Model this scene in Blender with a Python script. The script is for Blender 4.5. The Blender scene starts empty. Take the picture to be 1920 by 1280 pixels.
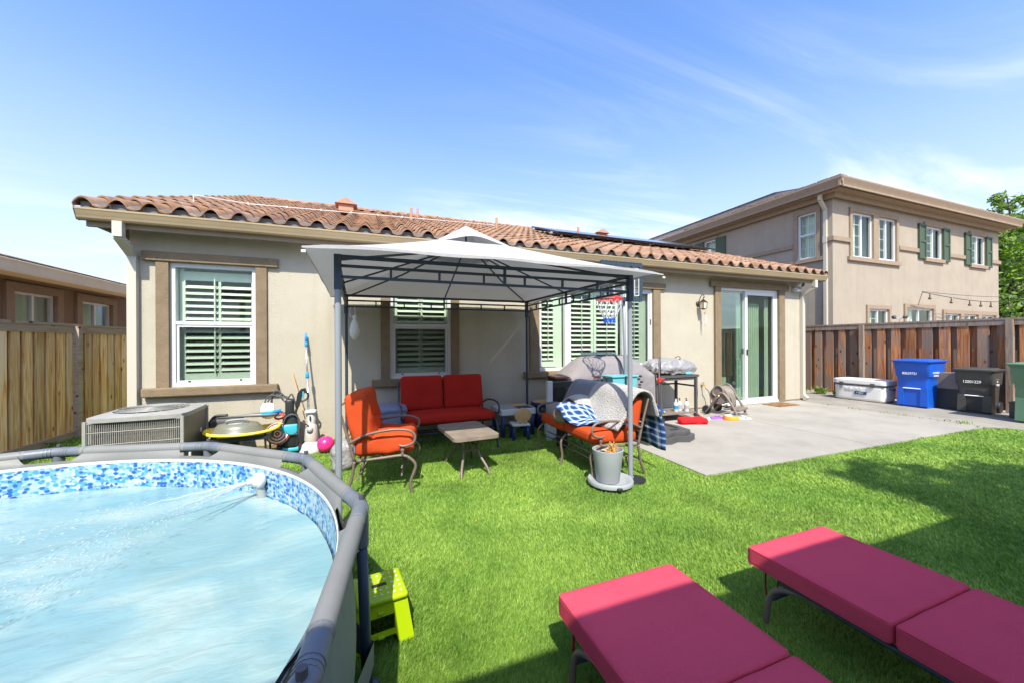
import bpy, bmesh, math, random
import numpy as np
from mathutils import Vector, Matrix, noise as mnoise
R = math.radians
scn = bpy.context.scene
COL = scn.collection
random.seed(7)
rng = np.random.default_rng(11)

# ------------------------------------------------------------------ camera
H = 1.42
F = 700.0 / 1920.0
yaw = R(20.8); rr = R(-0.3)
v = Vector((math.sin(yaw), math.cos(yaw), 0)); r = Vector((math.cos(yaw), -math.sin(yaw), 0)); u = Vector((0, 0, 1))
rx = r * math.cos(rr) + u * math.sin(rr)
ux = -r * math.sin(rr) + u * math.cos(rr)
cam_d = bpy.data.cameras.new('camera'); cam = bpy.data.objects.new('camera', cam_d); COL.objects.link(cam)
M = Matrix((rx, ux, -v)).transposed().to_4x4(); M.translation = Vector((0, 0, H))
cam.matrix_world = M
cam_d.sensor_width = 36; cam_d.lens = 36 * F; cam_d.shift_y = 2 / 1920
cam_d.clip_start = 0.03; cam_d.clip_end = 2000
scn.camera = cam

# ------------------------------------------------------------------ light
SUN = Vector((0.29, 1.0, -1.29)).normalized()
sd = bpy.data.lights.new('sun', 'SUN'); sd.energy = 4.4; sd.angle = R(0.55); sd.color = (1.0, 0.95, 0.80)
so = bpy.data.objects.new('sun', sd); COL.objects.link(so)
so.rotation_euler = SUN.to_track_quat('-Z', 'Y').to_euler(); so.location = (-3, -12, 16)
el = math.asin(-SUN.z); az = math.atan2(-SUN.x, -SUN.y)

w = bpy.data.worlds.new("World"); scn.world = w; w.use_nodes = True
nt = w.node_tree; N = nt.nodes; L = nt.links
bg = N['Background']
sky = N.new('ShaderNodeTexSky'); sky.sky_type = 'NISHITA'; sky.sun_disc = False
sky.sun_elevation = el; sky.sun_rotation = az % (2 * math.pi)
sky.altitude = 0; sky.air_density = 1.0; sky.dust_density = 1.3; sky.ozone_density = 2.2
tc = N.new('ShaderNodeTexCoord')
sep = N.new('ShaderNodeSeparateXYZ'); L.new(tc.outputs['Generated'], sep.inputs[0])
def wm(op, a, b=None, c=None):
    n = N.new('ShaderNodeMath'); n.operation = op
    for i, x in enumerate((a, b, c)):
        if x is None: continue
        if isinstance(x, (int, float)): n.inputs[i].default_value = x
        else: L.new(x, n.inputs[i])
    return n.outputs[0]
zc = wm('ADD', wm('MAXIMUM', sep.outputs[2], 0.0), 0.10)
px = wm('DIVIDE', sep.outputs[0], zc); py = wm('DIVIDE', sep.outputs[1], zc)
cmb = N.new('ShaderNodeCombineXYZ'); L.new(px, cmb.inputs[0]); L.new(py, cmb.inputs[1])
mp = N.new('ShaderNodeMapping'); mp.inputs['Rotation'].default_value = (0, 0, R(-24)); mp.inputs['Scale'].default_value = (0.30, 1.0, 1); L.new(cmb.outputs[0], mp.inputs[0])
n1 = N.new('ShaderNodeTexNoise'); n1.inputs['Scale'].default_value = 1.1; n1.inputs['Detail'].default_value = 9; n1.inputs['Roughness'].default_value = 0.62; n1.inputs['Distortion'].default_value = 0.9
L.new(mp.outputs[0], n1.inputs[0])
n2 = N.new('ShaderNodeTexNoise'); n2.inputs['Scale'].default_value = 0.42; n2.inputs['Detail'].default_value = 2
mp2 = N.new('ShaderNodeMapping'); mp2.inputs['Location'].default_value = (3.1, 1.7, 0); L.new(cmb.outputs[0], mp2.inputs[0]); L.new(mp2.outputs[0], n2.inputs[0])
def ramp(nodes, links, fac, p0, p1):
    m = nodes.new('ShaderNodeMapRange'); m.interpolation_type = 'SMOOTHSTEP'; m.clamp = True
    m.inputs[1].default_value = p0; m.inputs[2].default_value = p1; links.new(fac, m.inputs[0]); return m.outputs[0]
cl = wm('MULTIPLY', ramp(N, L, n1.outputs[0], 0.42, 0.68), ramp(N, L, n2.outputs[0], 0.38, 0.55))
low = ramp(N, L, sep.outputs[2], 0.62, 0.12)
cl = wm('MULTIPLY', cl, wm('ADD', wm('MULTIPLY', low, 0.6), 0.4))
# thin white veil of high haze near the horizon
veil = wm('MULTIPLY', wm('POWER', ramp(N, L, sep.outputs[2], 0.66, 0.0), 1.25), 0.74)
fac = veil
tint = N.new('ShaderNodeMix'); tint.data_type = 'RGBA'; tint.blend_type = 'MULTIPLY'; tint.inputs[0].default_value = 1.0
L.new(sky.outputs[0], tint.inputs[6]); tint.inputs[7].default_value = (1.02, 1.27, 1.66, 1)
mixc = N.new('ShaderNodeMix'); mixc.data_type = 'RGBA'
L.new(fac, mixc.inputs[0]); L.new(tint.outputs[2], mixc.inputs[6]); mixc.inputs[7].default_value = (4.25, 4.35, 4.5, 1)
mixd = N.new('ShaderNodeMix'); mixd.data_type = 'RGBA'; L.new(wm('MULTIPLY', cl, .9), mixd.inputs[0]); L.new(mixc.outputs[2], mixd.inputs[6]); mixd.inputs[7].default_value = (6.3, 6.4, 6.5, 1)
L.new(mixd.outputs[2], bg.inputs[0]); bg.inputs[1].default_value = 0.135
scn.view_settings.view_transform = 'Standard'; scn.view_settings.look = 'None'
scn.view_settings.exposure = 0.78; scn.view_settings.gamma = 1.0
scn.cycles.max_bounces = 8; scn.cycles.transparent_max_bounces = 16
scn.cycles.use_denoising = True

# ------------------------------------------------------------------ materials
def mat(name, col, rough=0.6, metal=0.0, var=0.0, vscale=6.0, bump=0.0, bscale=60.0, col2=None, spec=0.4,
        stretch=None, island=0.0, detail=4, sheen=0.0, trans=0.0, coat=0.0, bdist=0.01, grime=0.0, streak=0.0):
    """principled material: base colour varied by noise (and per loose piece), with a noise bump"""
    m = bpy.data.materials.new(name); m.use_nodes = True
    t = m.node_tree; n = t.nodes; l = t.links; b = n['Principled BSDF']
    b.inputs['Roughness'].default_value = rough; b.inputs['Metallic'].default_value = metal
    b.inputs['Specular IOR Level'].default_value = spec
    if sheen: b.inputs['Sheen Weight'].default_value = sheen
    if coat: b.inputs['Coat Weight'].default_value = coat
    c4 = (*col, 1)
    t1 = n.new('ShaderNodeTexCoord'); mpn = n.new('ShaderNodeMapping'); l.new(t1.outputs['Object'], mpn.inputs[0])
    if stretch: mpn.inputs['Scale'].default_value = stretch
    src = None
    if var or col2:
        nz = n.new('ShaderNodeTexNoise'); nz.inputs['Scale'].default_value = vscale; nz.inputs['Detail'].default_value = detail
        nz.inputs['Roughness'].default_value = 0.6
        l.new(mpn.outputs[0], nz.inputs[0])
        mx = n.new('ShaderNodeMix'); mx.data_type = 'RGBA'
        mr = n.new('ShaderNodeMapRange'); mr.inputs[1].default_value = 0.32; mr.inputs[2].default_value = 0.68; l.new(nz.outputs[0], mr.inputs[0])
        l.new(mr.outputs[0], mx.inputs[0])
        a = col2 if col2 else tuple(x * (1 - var) for x in col)
        bb = col if col2 else tuple(min(1, x * (1 + var)) for x in col)
        mx.inputs[6].default_value = (*a, 1); mx.inputs[7].default_value = (*bb, 1)
        src = mx.outputs[2]
    if island:
        g = n.new('ShaderNodeNewGeometry'); hs = n.new('ShaderNodeHueSaturation')
        if src: l.new(src, hs.inputs['Color'])
        else: hs.inputs['Color'].default_value = c4
        m1 = n.new('ShaderNodeMapRange'); m1.inputs[3].default_value = 1 - island; m1.inputs[4].default_value = 1 + island
        l.new(g.outputs['Random Per Island'], m1.inputs[0]); l.new(m1.outputs[0], hs.inputs['Value'])
        m2 = n.new('ShaderNodeMath'); m2.operation = 'MULTIPLY'; m2.inputs[1].default_value = 7.31; l.new(g.outputs['Random Per Island'], m2.inputs[0])
        m3 = n.new('ShaderNodeMath'); m3.operation = 'FRACT'; l.new(m2.outputs[0], m3.inputs[0])
        m4 = n.new('ShaderNodeMapRange'); m4.inputs[3].default_value = 1 - island * .8; m4.inputs[4].default_value = 1 + island * .5
        l.new(m3.outputs[0], m4.inputs[0]); l.new(m4.outputs[0], hs.inputs['Saturation'])
        src = hs.outputs[0]
    if grime:
        ng = n.new('ShaderNodeTexNoise'); ng.inputs['Scale'].default_value = 1.3; ng.inputs['Detail'].default_value = 7; ng.inputs['Roughness'].default_value = .7
        l.new(t1.outputs['Object'], ng.inputs[0])
        mg = n.new('ShaderNodeMapRange'); mg.inputs[1].default_value = .45; mg.inputs[2].default_value = .75; mg.inputs[3].default_value = 1; mg.inputs[4].default_value = 1 - grime
        l.new(ng.outputs[0], mg.inputs[0])
        mm = n.new('ShaderNodeMix'); mm.data_type = 'RGBA'; mm.blend_type = 'MULTIPLY'; mm.inputs[0].default_value = 1
        if src: l.new(src, mm.inputs[6])
        else: mm.inputs[6].default_value = c4
        l.new(mg.outputs[0], mm.inputs[7]); src = mm.outputs[2]
    if streak:
        ms_ = n.new('ShaderNodeMapping'); ms_.inputs['Scale'].default_value = (5, 5, .35); l.new(t1.outputs['Object'], ms_.inputs[0])
        ns = n.new('ShaderNodeTexNoise'); ns.inputs['Scale'].default_value = 1; ns.inputs['Detail'].default_value = 6; ns.inputs['Roughness'].default_value = .65; l.new(ms_.outputs[0], ns.inputs[0])
        mq = n.new('ShaderNodeMapRange'); mq.inputs[1].default_value = .5; mq.inputs[2].default_value = .72; mq.inputs[3].default_value = 1; mq.inputs[4].default_value = 1 - streak; l.new(ns.outputs[0], mq.inputs[0])
        mw = n.new('ShaderNodeMix'); mw.data_type = 'RGBA'; mw.blend_type = 'MULTIPLY'; mw.inputs[0].default_value = 1; l.new(src, mw.inputs[6]); l.new(mq.outputs[0], mw.inputs[7]); src = mw.outputs[2]
    if src: l.new(src, b.inputs['Base Color'])
    else: b.inputs['Base Color'].default_value = c4
    if bump:
        nb = n.new('ShaderNodeTexNoise'); nb.inputs['Scale'].default_value = bscale; nb.inputs['Detail'].default_value = 3
        l.new(mpn.outputs[0] if stretch else t1.outputs['Object'], nb.inputs[0])
        bp = n.new('ShaderNodeBump'); bp.inputs['Strength'].default_value = bump; bp.inputs['Distance'].default_value = bdist
        l.new(nb.outputs[0], bp.inputs['Height']); l.new(bp.outputs[0], b.inputs['Normal'])
    if trans:
        tr = n.new('ShaderNodeBsdfTranslucent'); 
        if src: l.new(src, tr.inputs[0])
        else: tr.inputs[0].default_value = c4
        ms = n.new('ShaderNodeMixShader'); ms.inputs[0].default_value = trans
        l.new(b.outputs[0], ms.inputs[1]); l.new(tr.outputs[0], ms.inputs[2]); l.new(ms.outputs[0], n['Material Output'].inputs[0])
    return m

def wood(name, ca, cb, cg, grey=0.4, along=2):
    """fence wood: grain along one axis, knots, weathered grey patches, a tone per board"""
    m = bpy.data.materials.new(name); m.use_nodes = True
    t = m.node_tree; n = t.nodes; l = t.links; b = n['Principled BSDF']; b.inputs['Roughness'].default_value = .85; b.inputs['Specular IOR Level'].default_value = .15
    tc_ = n.new('ShaderNodeTexCoord'); g = n.new('ShaderNodeNewGeometry')
    ad = n.new('ShaderNodeVectorMath'); ad.operation = 'MULTIPLY_ADD'
    cv = n.new('ShaderNodeCombineXYZ')
    for i in range(3): l.new(g.outputs['Random Per Island'], cv.inputs[i])
    l.new(cv.outputs[0], ad.inputs[0]); ad.inputs[1].default_value = (37, 41, 53); l.new(tc_.outputs['Object'], ad.inputs[2])
    mpn = n.new('ShaderNodeMapping'); l.new(ad.outputs[0], mpn.inputs[0])
    sc = [17, 17, 17]; sc[along] = 1.1; mpn.inputs['Scale'].default_value = sc
    gr = n.new('ShaderNodeTexNoise'); gr.inputs['Scale'].default_value = 1; gr.inputs['Detail'].default_value = 6; gr.inputs['Distortion'].default_value = 1.8; l.new(mpn.outputs[0], gr.inputs[0])
    mp3 = n.new('ShaderNodeMapping'); s3 = [7, 7, 7]; s3[along] = 1.7; mp3.inputs['Scale'].default_value = s3; l.new(ad.outputs[0], mp3.inputs[0])
    pa = n.new('ShaderNodeTexNoise'); pa.inputs['Scale'].default_value = 1; pa.inputs['Detail'].default_value = 4; l.new(mp3.outputs[0], pa.inputs[0])
    kn = n.new('ShaderNodeTexVoronoi'); mk = n.new('ShaderNodeMapping'); s4 = [6.5, 6.5, 6.5]; s4[along] = 3.2; mk.inputs['Scale'].default_value = s4; l.new(ad.outputs[0], mk.inputs[0]); l.new(mk.outputs[0], kn.inputs[0]); kn.inputs['Scale'].default_value = 1
    mr = n.new('ShaderNodeMapRange'); mr.inputs[1].default_value = .34; mr.inputs[2].default_value = .66; l.new(gr.outputs[0], mr.inputs[0])
    m1 = n.new('ShaderNodeMix'); m1.data_type = 'RGBA'; l.new(mr.outputs[0], m1.inputs[0]); m1.inputs[6].default_value = (*ca, 1); m1.inputs[7].default_value = (*cb, 1)
    m2 = n.new('ShaderNodeMix'); m2.data_type = 'RGBA'; 
    rs = n.new('ShaderNodeMath'); rs.operation = 'ADD'; l.new(pa.outputs[0], rs.inputs[0])
    fr = n.new('ShaderNodeMath'); fr.operation = 'MULTIPLY_ADD'; fr.inputs[1].default_value = .36; fr.inputs[2].default_value = -.18; 
    f0 = n.new('ShaderNodeMath'); f0.operation = 'MULTIPLY'; f0.inputs[1].default_value = 17.3; l.new(g.outputs['Random Per Island'], f0.inputs[0])
    f1 = n.new('ShaderNodeMath'); f1.operation = 'FRACT'; l.new(f0.outputs[0], f1.inputs[0]); l.new(f1.outputs[0], fr.inputs[0]); l.new(fr.outputs[0], rs.inputs[1])
    mg = n.new('ShaderNodeMapRange'); mg.inputs[1].default_value = 0.62 - grey * .3; mg.inputs[2].default_value = 0.80 - grey * .3; mg.inputs[4].default_value = .85; l.new(rs.outputs[0], mg.inputs[0])
    l.new(mg.outputs[0], m2.inputs[0]); l.new(m1.outputs[2], m2.inputs[6]); m2.inputs[7].default_value = (*cg, 1)
    mkn = n.new('ShaderNodeMapRange'); mkn.inputs[1].default_value = .05; mkn.inputs[2].default_value = .17; mkn.inputs[3].default_value = .15; mkn.inputs[4].default_value = 1; l.new(kn.outputs['Distance'], mkn.inputs[0])
    m3 = n.new('ShaderNodeMix'); m3.data_type = 'RGBA'; m3.blend_type = 'MULTIPLY'; m3.inputs[0].default_value = 1; l.new(m2.outputs[2], m3.inputs[6]); l.new(mkn.outputs[0], m3.inputs[7])
    hs = n.new('ShaderNodeHueSaturation'); l.new(m3.outputs[2], hs.inputs['Color'])
    mv = n.new('ShaderNodeMapRange'); mv.inputs[3].default_value = .72; mv.inputs[4].default_value = 1.3; l.new(g.outputs['Random Per Island'], mv.inputs[0]); l.new(mv.outputs[0], hs.inputs['Value'])
    l.new(hs.outputs[0], b.inputs['Base Color'])
    bp = n.new('ShaderNodeBump'); bp.inputs['Strength'].default_value = .5; bp.inputs['Distance'].default_value = .004; l.new(gr.outputs[0], bp.inputs['Height']); l.new(bp.outputs[0], b.inputs['Normal'])
    return m

def glassmat(name, tint, refl=0.16, rough=0.0, edge=.55):
    m = bpy.data.materials.new(name); m.use_nodes = True; t = m.node_tree; n = t.nodes; l = t.links
    n.remove(n['Principled BSDF'])
    tr = n.new('ShaderNodeBsdfTransparent'); tr.inputs[0].default_value = (*tint, 1)
    gl = n.new('ShaderNodeBsdfGlossy'); gl.inputs['Roughness'].default_value = rough; gl.inputs[0].default_value = (.92, 1.0, .98, 1)
    lw = n.new('ShaderNodeLayerWeight'); lw.inputs[0].default_value = .5
    pw_ = n.new('ShaderNodeMath'); pw_.operation = 'POWER'; l.new(lw.outputs['Facing'], pw_.inputs[0]); pw_.inputs[1].default_value = 4.5
    mm = n.new('ShaderNodeMath'); mm.operation = 'MULTIPLY_ADD'; mm.use_clamp = True; l.new(pw_.outputs[0], mm.inputs[0]); mm.inputs[1].default_value = edge; mm.inputs[2].default_value = refl
    ms = n.new('ShaderNodeMixShader'); l.new(mm.outputs[0], ms.inputs[0]); l.new(tr.outputs[0], ms.inputs[1]); l.new(gl.outputs[0], ms.inputs[2])
    l.new(ms.outputs[0], n['Material Output'].inputs[0]); return m

MT = {}
MT['stucco'] = mat('cream stucco', (.495, .445, .352), .95, var=.04, vscale=2.2, bump=.65, bscale=110, spec=.1, grime=.07, bdist=.018, streak=.08)
MT['stucco_grey'] = mat('beige stucco', (.355, .30, .24), .95, streak=.10, var=.06, vscale=1.2, bump=.6, bscale=60, spec=.1, grime=.08)
MT['stucco_brown'] = mat('brown stucco', (.235, .165, .115), .95, var=.06, vscale=1.2, bump=.6, bscale=60, spec=.1)
MT['trim'] = mat('brown stucco trim', (.235, .175, .112), .95, var=.10, vscale=9, bump=.9, bscale=85, spec=.1, grime=.2)
MT['trim_light'] = mat('tan trim', (.30, .225, .165), .95, var=.08, vscale=9, bump=.6, bscale=60, spec=.1)
MT['gutter'] = mat('tan gutter metal', (.36, .275, .165), .75, var=.05, vscale=3, spec=.2, grime=.08)
MT['fascia'] = mat('tan fascia board', (.25, .185, .12), .7, var=.06, vscale=5)
MT['downspout'] = mat('cream downspout', (.50, .46, .385), .5, spec=.4)
MT['vinyl'] = mat('white vinyl', (.60, .60, .62), .35, spec=.5)
MT['shutter'] = mat('white shutter paint', (.56, .59, .53), .4)
MT['gutter_brightened'] = mat('brightened tan gutter', (.78, .60, .38), .7, var=.05, vscale=3, spec=.2)  # tan raised in the colour to stand in for light on this gutter
MT['screen'] = glassmat('grey insect screen', (.88, .885, .885), 0.0, .7, 0.0)
MT['glass'] = glassmat('window glass', (.95, .99, .945), .03)
MT['doorglass'] = glassmat('door glass', (.85, .95, .90), .17)
MT['interior'] = mat('dim interior', (.55, .54, .48), .9)
MT['curtain'] = mat('pale green curtain', (.42, .50, .40), .9, var=.05, bump=.2, bscale=30)
MT['tile'] = mat('terracotta roof tile', (.40, .232, .142), .85, col2=(.255, .145, .09), vscale=5.5, bump=.25, bscale=50, island=.16, spec=.2, grime=.22)
MT['tile_brown'] = mat('brown flat roof tile', (.20, .155, .135), .85, var=.2, vscale=6, island=.15)
MT['mortar'] = mat('grey mortar bird stop', (.16, .155, .15), .9, var=.1)
MT['terra'] = mat('terracotta vent paint', (.48, .23, .15), .8, var=.1)
MT['pvc'] = mat('white conduit', (.85, .84, .82), .5)
MT['solar'] = mat('black solar glass', (.012, .014, .02), .12, spec=.6)
MT['alu'] = mat('aluminium', (.72, .73, .75), .35, metal=.85, var=.06, vscale=20)
MT['fence_l'] = wood('new cedar board', (.66, .29, .09), (1.0, .74, .42), (.85, .64, .44), .25)
MT['fence_r'] = wood('weathered cedar board', (.24, .075, .03), (.50, .23, .10), (.22, .17, .14), .7)
MT['post'] = wood('weathered fence post', (.17, .125, .095), (.28, .21, .16), (.21, .175, .15), .8)
MT['rail_l'] = wood('weathered fence rail', (.30, .22, .17), (.42, .32, .25), (.36, .30, .26), .8, along=1)
MT['concrete'] = mat('broom finished concrete', (.345, .315, .272), .9, var=.08, vscale=1.1, detail=8, bump=.3, bscale=220, grime=.22, spec=.2)
MT['concrete_old'] = mat('older grey concrete', (.29, .262, .225), .92, var=.13, vscale=1.5, detail=8, bump=.5, bscale=120, grime=.25, spec=.2)
MT['dirt'] = mat('dry soil', (.30, .24, .17), .95, var=.25, vscale=4, bump=.6, bscale=30)
MT['turf'] = mat('turf backing', (.17, .27, .04), .95, col2=(.10, .17, .025), vscale=9, bump=.8, bscale=220)
MT['dark_metal'] = mat('dark blue grey powder coat', (.030, .050, .072), .45, spec=.5)
MT['grey_metal'] = mat('grey painted steel', (.25, .27, .295), .42, spec=.5)
MT['brown_metal'] = mat('bronze brown powder coat', (.165, .12, .095), .45, var=.08, vscale=12, spec=.5)
MT['black'] = mat('black plastic', (.022, .023, .026), .45, spec=.5)
MT['black_soft'] = mat('dark grey plastic', (.075, .073, .072), .5, spec=.5)
MT['orange_fabric'] = mat('orange red cushion fabric', (.52, .068, .018), .85, var=.05, vscale=5, bump=.35, bscale=260, sheen=.0, spec=.1)
MT['red_fabric'] = mat('dark red cushion fabric', (.40, .022, .014), .85, var=.07, vscale=4, bump=.35, bscale=260, sheen=.0, spec=.1)
MT['pink_fabric'] = mat('crimson lounger fabric', (.60, .072, .108), .9, var=.05, vscale=2.5, bump=.35, bscale=320, sheen=.0, spec=.0)
MT['piping'] = mat('dark red piping', (.36, .02, .03), .8)
MT['canopy'] = mat('pale grey canopy fabric', (.46, .445, .44), .9, var=.03, vscale=3, bump=.25, bscale=14, trans=.18, bdist=.02)
MT['mesh_white'] = mat('white net bag', (.85, .84, .80), .8, trans=.3)
MT['poolgrey'] = mat('grey pool sleeve vinyl', (.195, .192, .18), .55, var=.05, vscale=6, bump=.15, bscale=40, spec=.4)
MT['pooljoint'] = mat('slate pool fitting', (.14, .155, .175), .45, var=.05, spec=.5, bump=.15, bscale=30)
MT['poolwall'] = mat('grey pool wall vinyl', (.20, .22, .19), .6, var=.06, vscale=3, bump=.3, bscale=3, bdist=.05, spec=.35)
MT['white'] = mat('white plastic', (.58, .58, .58), .4, spec=.5)
MT['lime'] = mat('lime green plastic', (.36, .50, .003), .4, spec=.5)
MT['acgrey'] = mat('grey condenser paint', (.32, .31, .285), .5, var=.08, vscale=20, spec=.4)
MT['acdark'] = mat('condenser coil', (.10, .088, .07), .8, var=.5, vscale=40)
MT['acside'] = mat('brown grey steel', (.175, .15, .125), .5, var=.08)
MT['bag_grey'] = mat('grey cover cloth', (.24, .215, .22), .85, var=.05, vscale=8, bump=.5, bscale=8, bdist=.03, spec=.15)
MT['tarp'] = mat('silver grey cover', (.27, .26, .265), .38, var=.08, vscale=10, bump=.9, bscale=9, bdist=.06, spec=.5)
MT['sherpa'] = mat('grey sherpa fleece', (.44, .415, .40), .98, var=.22, vscale=55, bump=1.0, bscale=70, bdist=.03, sheen=.4, spec=.05)
MT['blue_cloth'] = mat('slate blue fabric', (.19, .21, .36), .9, var=.08, vscale=6, bump=.3, bscale=20)
MT['fleece_blue'] = mat('blue grey fleece', (.19, .205, .265), .95, var=.08, vscale=20, bump=.5, bscale=60, sheen=.3)
MT['teal'] = mat('teal plastic tub', (.12, .42, .47), .4, spec=.5)
MT['brownboard'] = mat('reddish brown panel', (.33, .10, .07), .5, var=.08, spec=.4)
MT['navy'] = mat('navy plastic', (.015, .045, .16), .45, spec=.5)
MT['beechwood'] = mat('light wood', (.60, .36, .16), .6, var=.12, vscale=12, stretch=(1, 6, 1))
MT['tabletop'] = mat('taupe slate table top', (.27, .215, .17), .7, col2=(.185, .145, .115), vscale=7, detail=8, bump=.35, bscale=40)
MT['binblue'] = mat('blue bin plastic', (.008, .10, .56), .42, spec=.5, var=.06, vscale=5)
MT['bingrey'] = mat('charcoal bin plastic', (.06, .057, .053), .48, spec=.5, var=.06, vscale=5)
MT['bingreen'] = mat('green bin plastic', (.105, .215, .13), .48, spec=.5, var=.05, vscale=5)
MT['cooler'] = mat('white cooler plastic', (.80, .78, .75), .4, spec=.5, var=.02, vscale=3)
MT['labelblue'] = mat('dark blue label', (.01, .07, .16), .4)
MT['ink'] = mat('white print', (.9, .9, .9), .5)
MT['redcloth'] = mat('bright red towel', (.80, .01, .015), .95, var=.08, vscale=9, bump=.6, bscale=30)
MT['purple'] = mat('purple plastic', (.33, .13, .62), .4)
MT['orangep'] = mat('orange plastic', (.90, .33, .04), .4)
MT['yellow'] = mat('yellow plastic', (.86, .62, .05), .4, var=.05)
MT['olive'] = mat('olive grey plastic', (.17, .17, .125), .3, spec=.6)
MT['aqua'] = mat('aqua blue plastic', (.05, .42, .55), .35, spec=.5)
MT['bluep'] = mat('sky blue plastic', (.01, .28, .66), .4)
MT['magenta'] = mat('pink ball vinyl', (.90, .03, .22), .25, spec=.6)
MT['taupe'] = mat('taupe resin', (.20, .16, .135), .5, spec=.45, var=.06, vscale=8)
MT['hose'] = mat('tan garden hose', (.25, .215, .175), .55)
MT['brass'] = mat('brass', (.75, .48, .15), .35, metal=.8)
MT['clearp'] = mat('milky clear plastic', (.50, .47, .42), .3, spec=.6)
MT['potgrey'] = mat('pale grey glazed pot', (.33, .35, .36), .5, var=.03, vscale=8, spec=.4)
MT['soil'] = mat('potting soil', (.05, .035, .025), .95, var=.3)
MT['straw'] = mat('dead stalks', (.62, .33, .10), .9, var=.3, vscale=30, island=.3)
MT['redp'] = mat('red plastic', (.75, .03, .02), .4)
MT['greenshut'] = mat('dark green painted shutter', (.055, .085, .05), .6)
MT['bark'] = mat('brown bark', (.14, .10, .07), .95, var=.3, vscale=10, bump=.8, bscale=25)
MT['leaf'] = mat('green leaves', (.22, .36, .04), .6, col2=(.10, .20, .025), vscale=.7, island=.4, trans=.25, spec=.35)
MT['weed'] = mat('weed leaves', (.20, .30, .05), .7, island=.3, trans=.2)
MT['doormat'] = mat('brown patterned coir', (.30, .16, .05), .95, col2=(.11, .05, .02), vscale=11, detail=2)
MT['cord'] = mat('black cord', (.02, .02, .02), .6)
MT['bulb'] = mat('amber glass bulb', (.10, .07, .04), .1, spec=.8)
MT['lampglass'] = mat('frosted lantern glass', (.62, .52, .40), .25, spec=.5)
MT['bronze'] = mat('bronze lamp metal', (.07, .045, .03), .45, metal=.4)

def turf_blade_mat():
    m = bpy.data.materials.new('artificial grass blades'); m.use_nodes = True; t = m.node_tree; n = t.nodes; l = t.links; b = n['Principled BSDF']
    b.inputs['Roughness'].default_value = .55; b.inputs['Specular IOR Level'].default_value = .3
    g = n.new('ShaderNodeNewGeometry'); tcn = n.new('ShaderNodeTexCoord')
    nz = n.new('ShaderNodeTexNoise'); nz.inputs['Scale'].default_value = 1.1; nz.inputs['Detail'].default_value = 7; nz.inputs['Roughness'].default_value = .68; l.new(tcn.outputs['Object'], nz.inputs[0])
    mr = n.new('ShaderNodeMapRange'); mr.inputs[1].default_value = .38; mr.inputs[2].default_value = .62; l.new(nz.outputs[0], mr.inputs[0])
    m1 = n.new('ShaderNodeMix'); m1.data_type = 'RGBA'; l.new(mr.outputs[0], m1.inputs[0])
    m1.inputs[6].default_value = (.17, .31, .045, 1); m1.inputs[7].default_value = (.33, .47, .09, 1)
    cr = n.new('ShaderNodeValToRGB'); l.new(g.outputs['Random Per Island'], cr.inputs[0])
    e = cr.color_ramp.elements; e[0].position = 0; e[0].color = (.55, .62, .4, 1); e[1].position = 1; e[1].color = (1.45, 1.3, 1.5, 1)
    x = cr.color_ramp.elements.new(.5); x.color = (.95, 1.0, .9, 1); x = cr.color_ramp.elements.new(.86); x.color = (1.1, 1.12, 1.1, 1)
    m2 = n.new('ShaderNodeMix'); m2.data_type = 'RGBA'; m2.blend_type = 'MULTIPLY'; m2.inputs[0].default_value = 1; l.new(m1.outputs[2], m2.inputs[6]); l.new(cr.outputs[0], m2.inputs[7])
    n9 = n.new('ShaderNodeTexNoise'); n9.inputs['Scale'].default_value = .75; n9.inputs['Detail'].default_value = 9; n9.inputs['Roughness'].default_value = .72; n9.inputs['Distortion'].default_value = .6; l.new(tcn.outputs['Object'], n9.inputs[0])
    r9 = n.new('ShaderNodeMapRange'); r9.inputs[1].default_value = .50; r9.inputs[2].default_value = .66; r9.inputs[3].default_value = 1.06; r9.inputs[4].default_value = .62; l.new(n9.outputs[0], r9.inputs[0])
    m5 = n.new('ShaderNodeMix'); m5.data_type = 'RGBA'; m5.blend_type = 'MULTIPLY'; m5.inputs[0].default_value = 1; l.new(m2.outputs[2], m5.inputs[6]); l.new(r9.outputs[0], m5.inputs[7]); m2 = m5
    l.new(m2.outputs[2], b.inputs['Base Color'])
    tr = n.new('ShaderNodeBsdfTranslucent'); l.new(m2.outputs[2], tr.inputs[0]); ms = n.new('ShaderNodeMixShader'); ms.inputs[0].default_value = .38
    l.new(b.outputs[0], ms.inputs[1]); l.new(tr.outputs[0], ms.inputs[2]); l.new(ms.outputs[0], n['Material Output'].inputs[0]); return m
MT['blade'] = turf_blade_mat()

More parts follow.
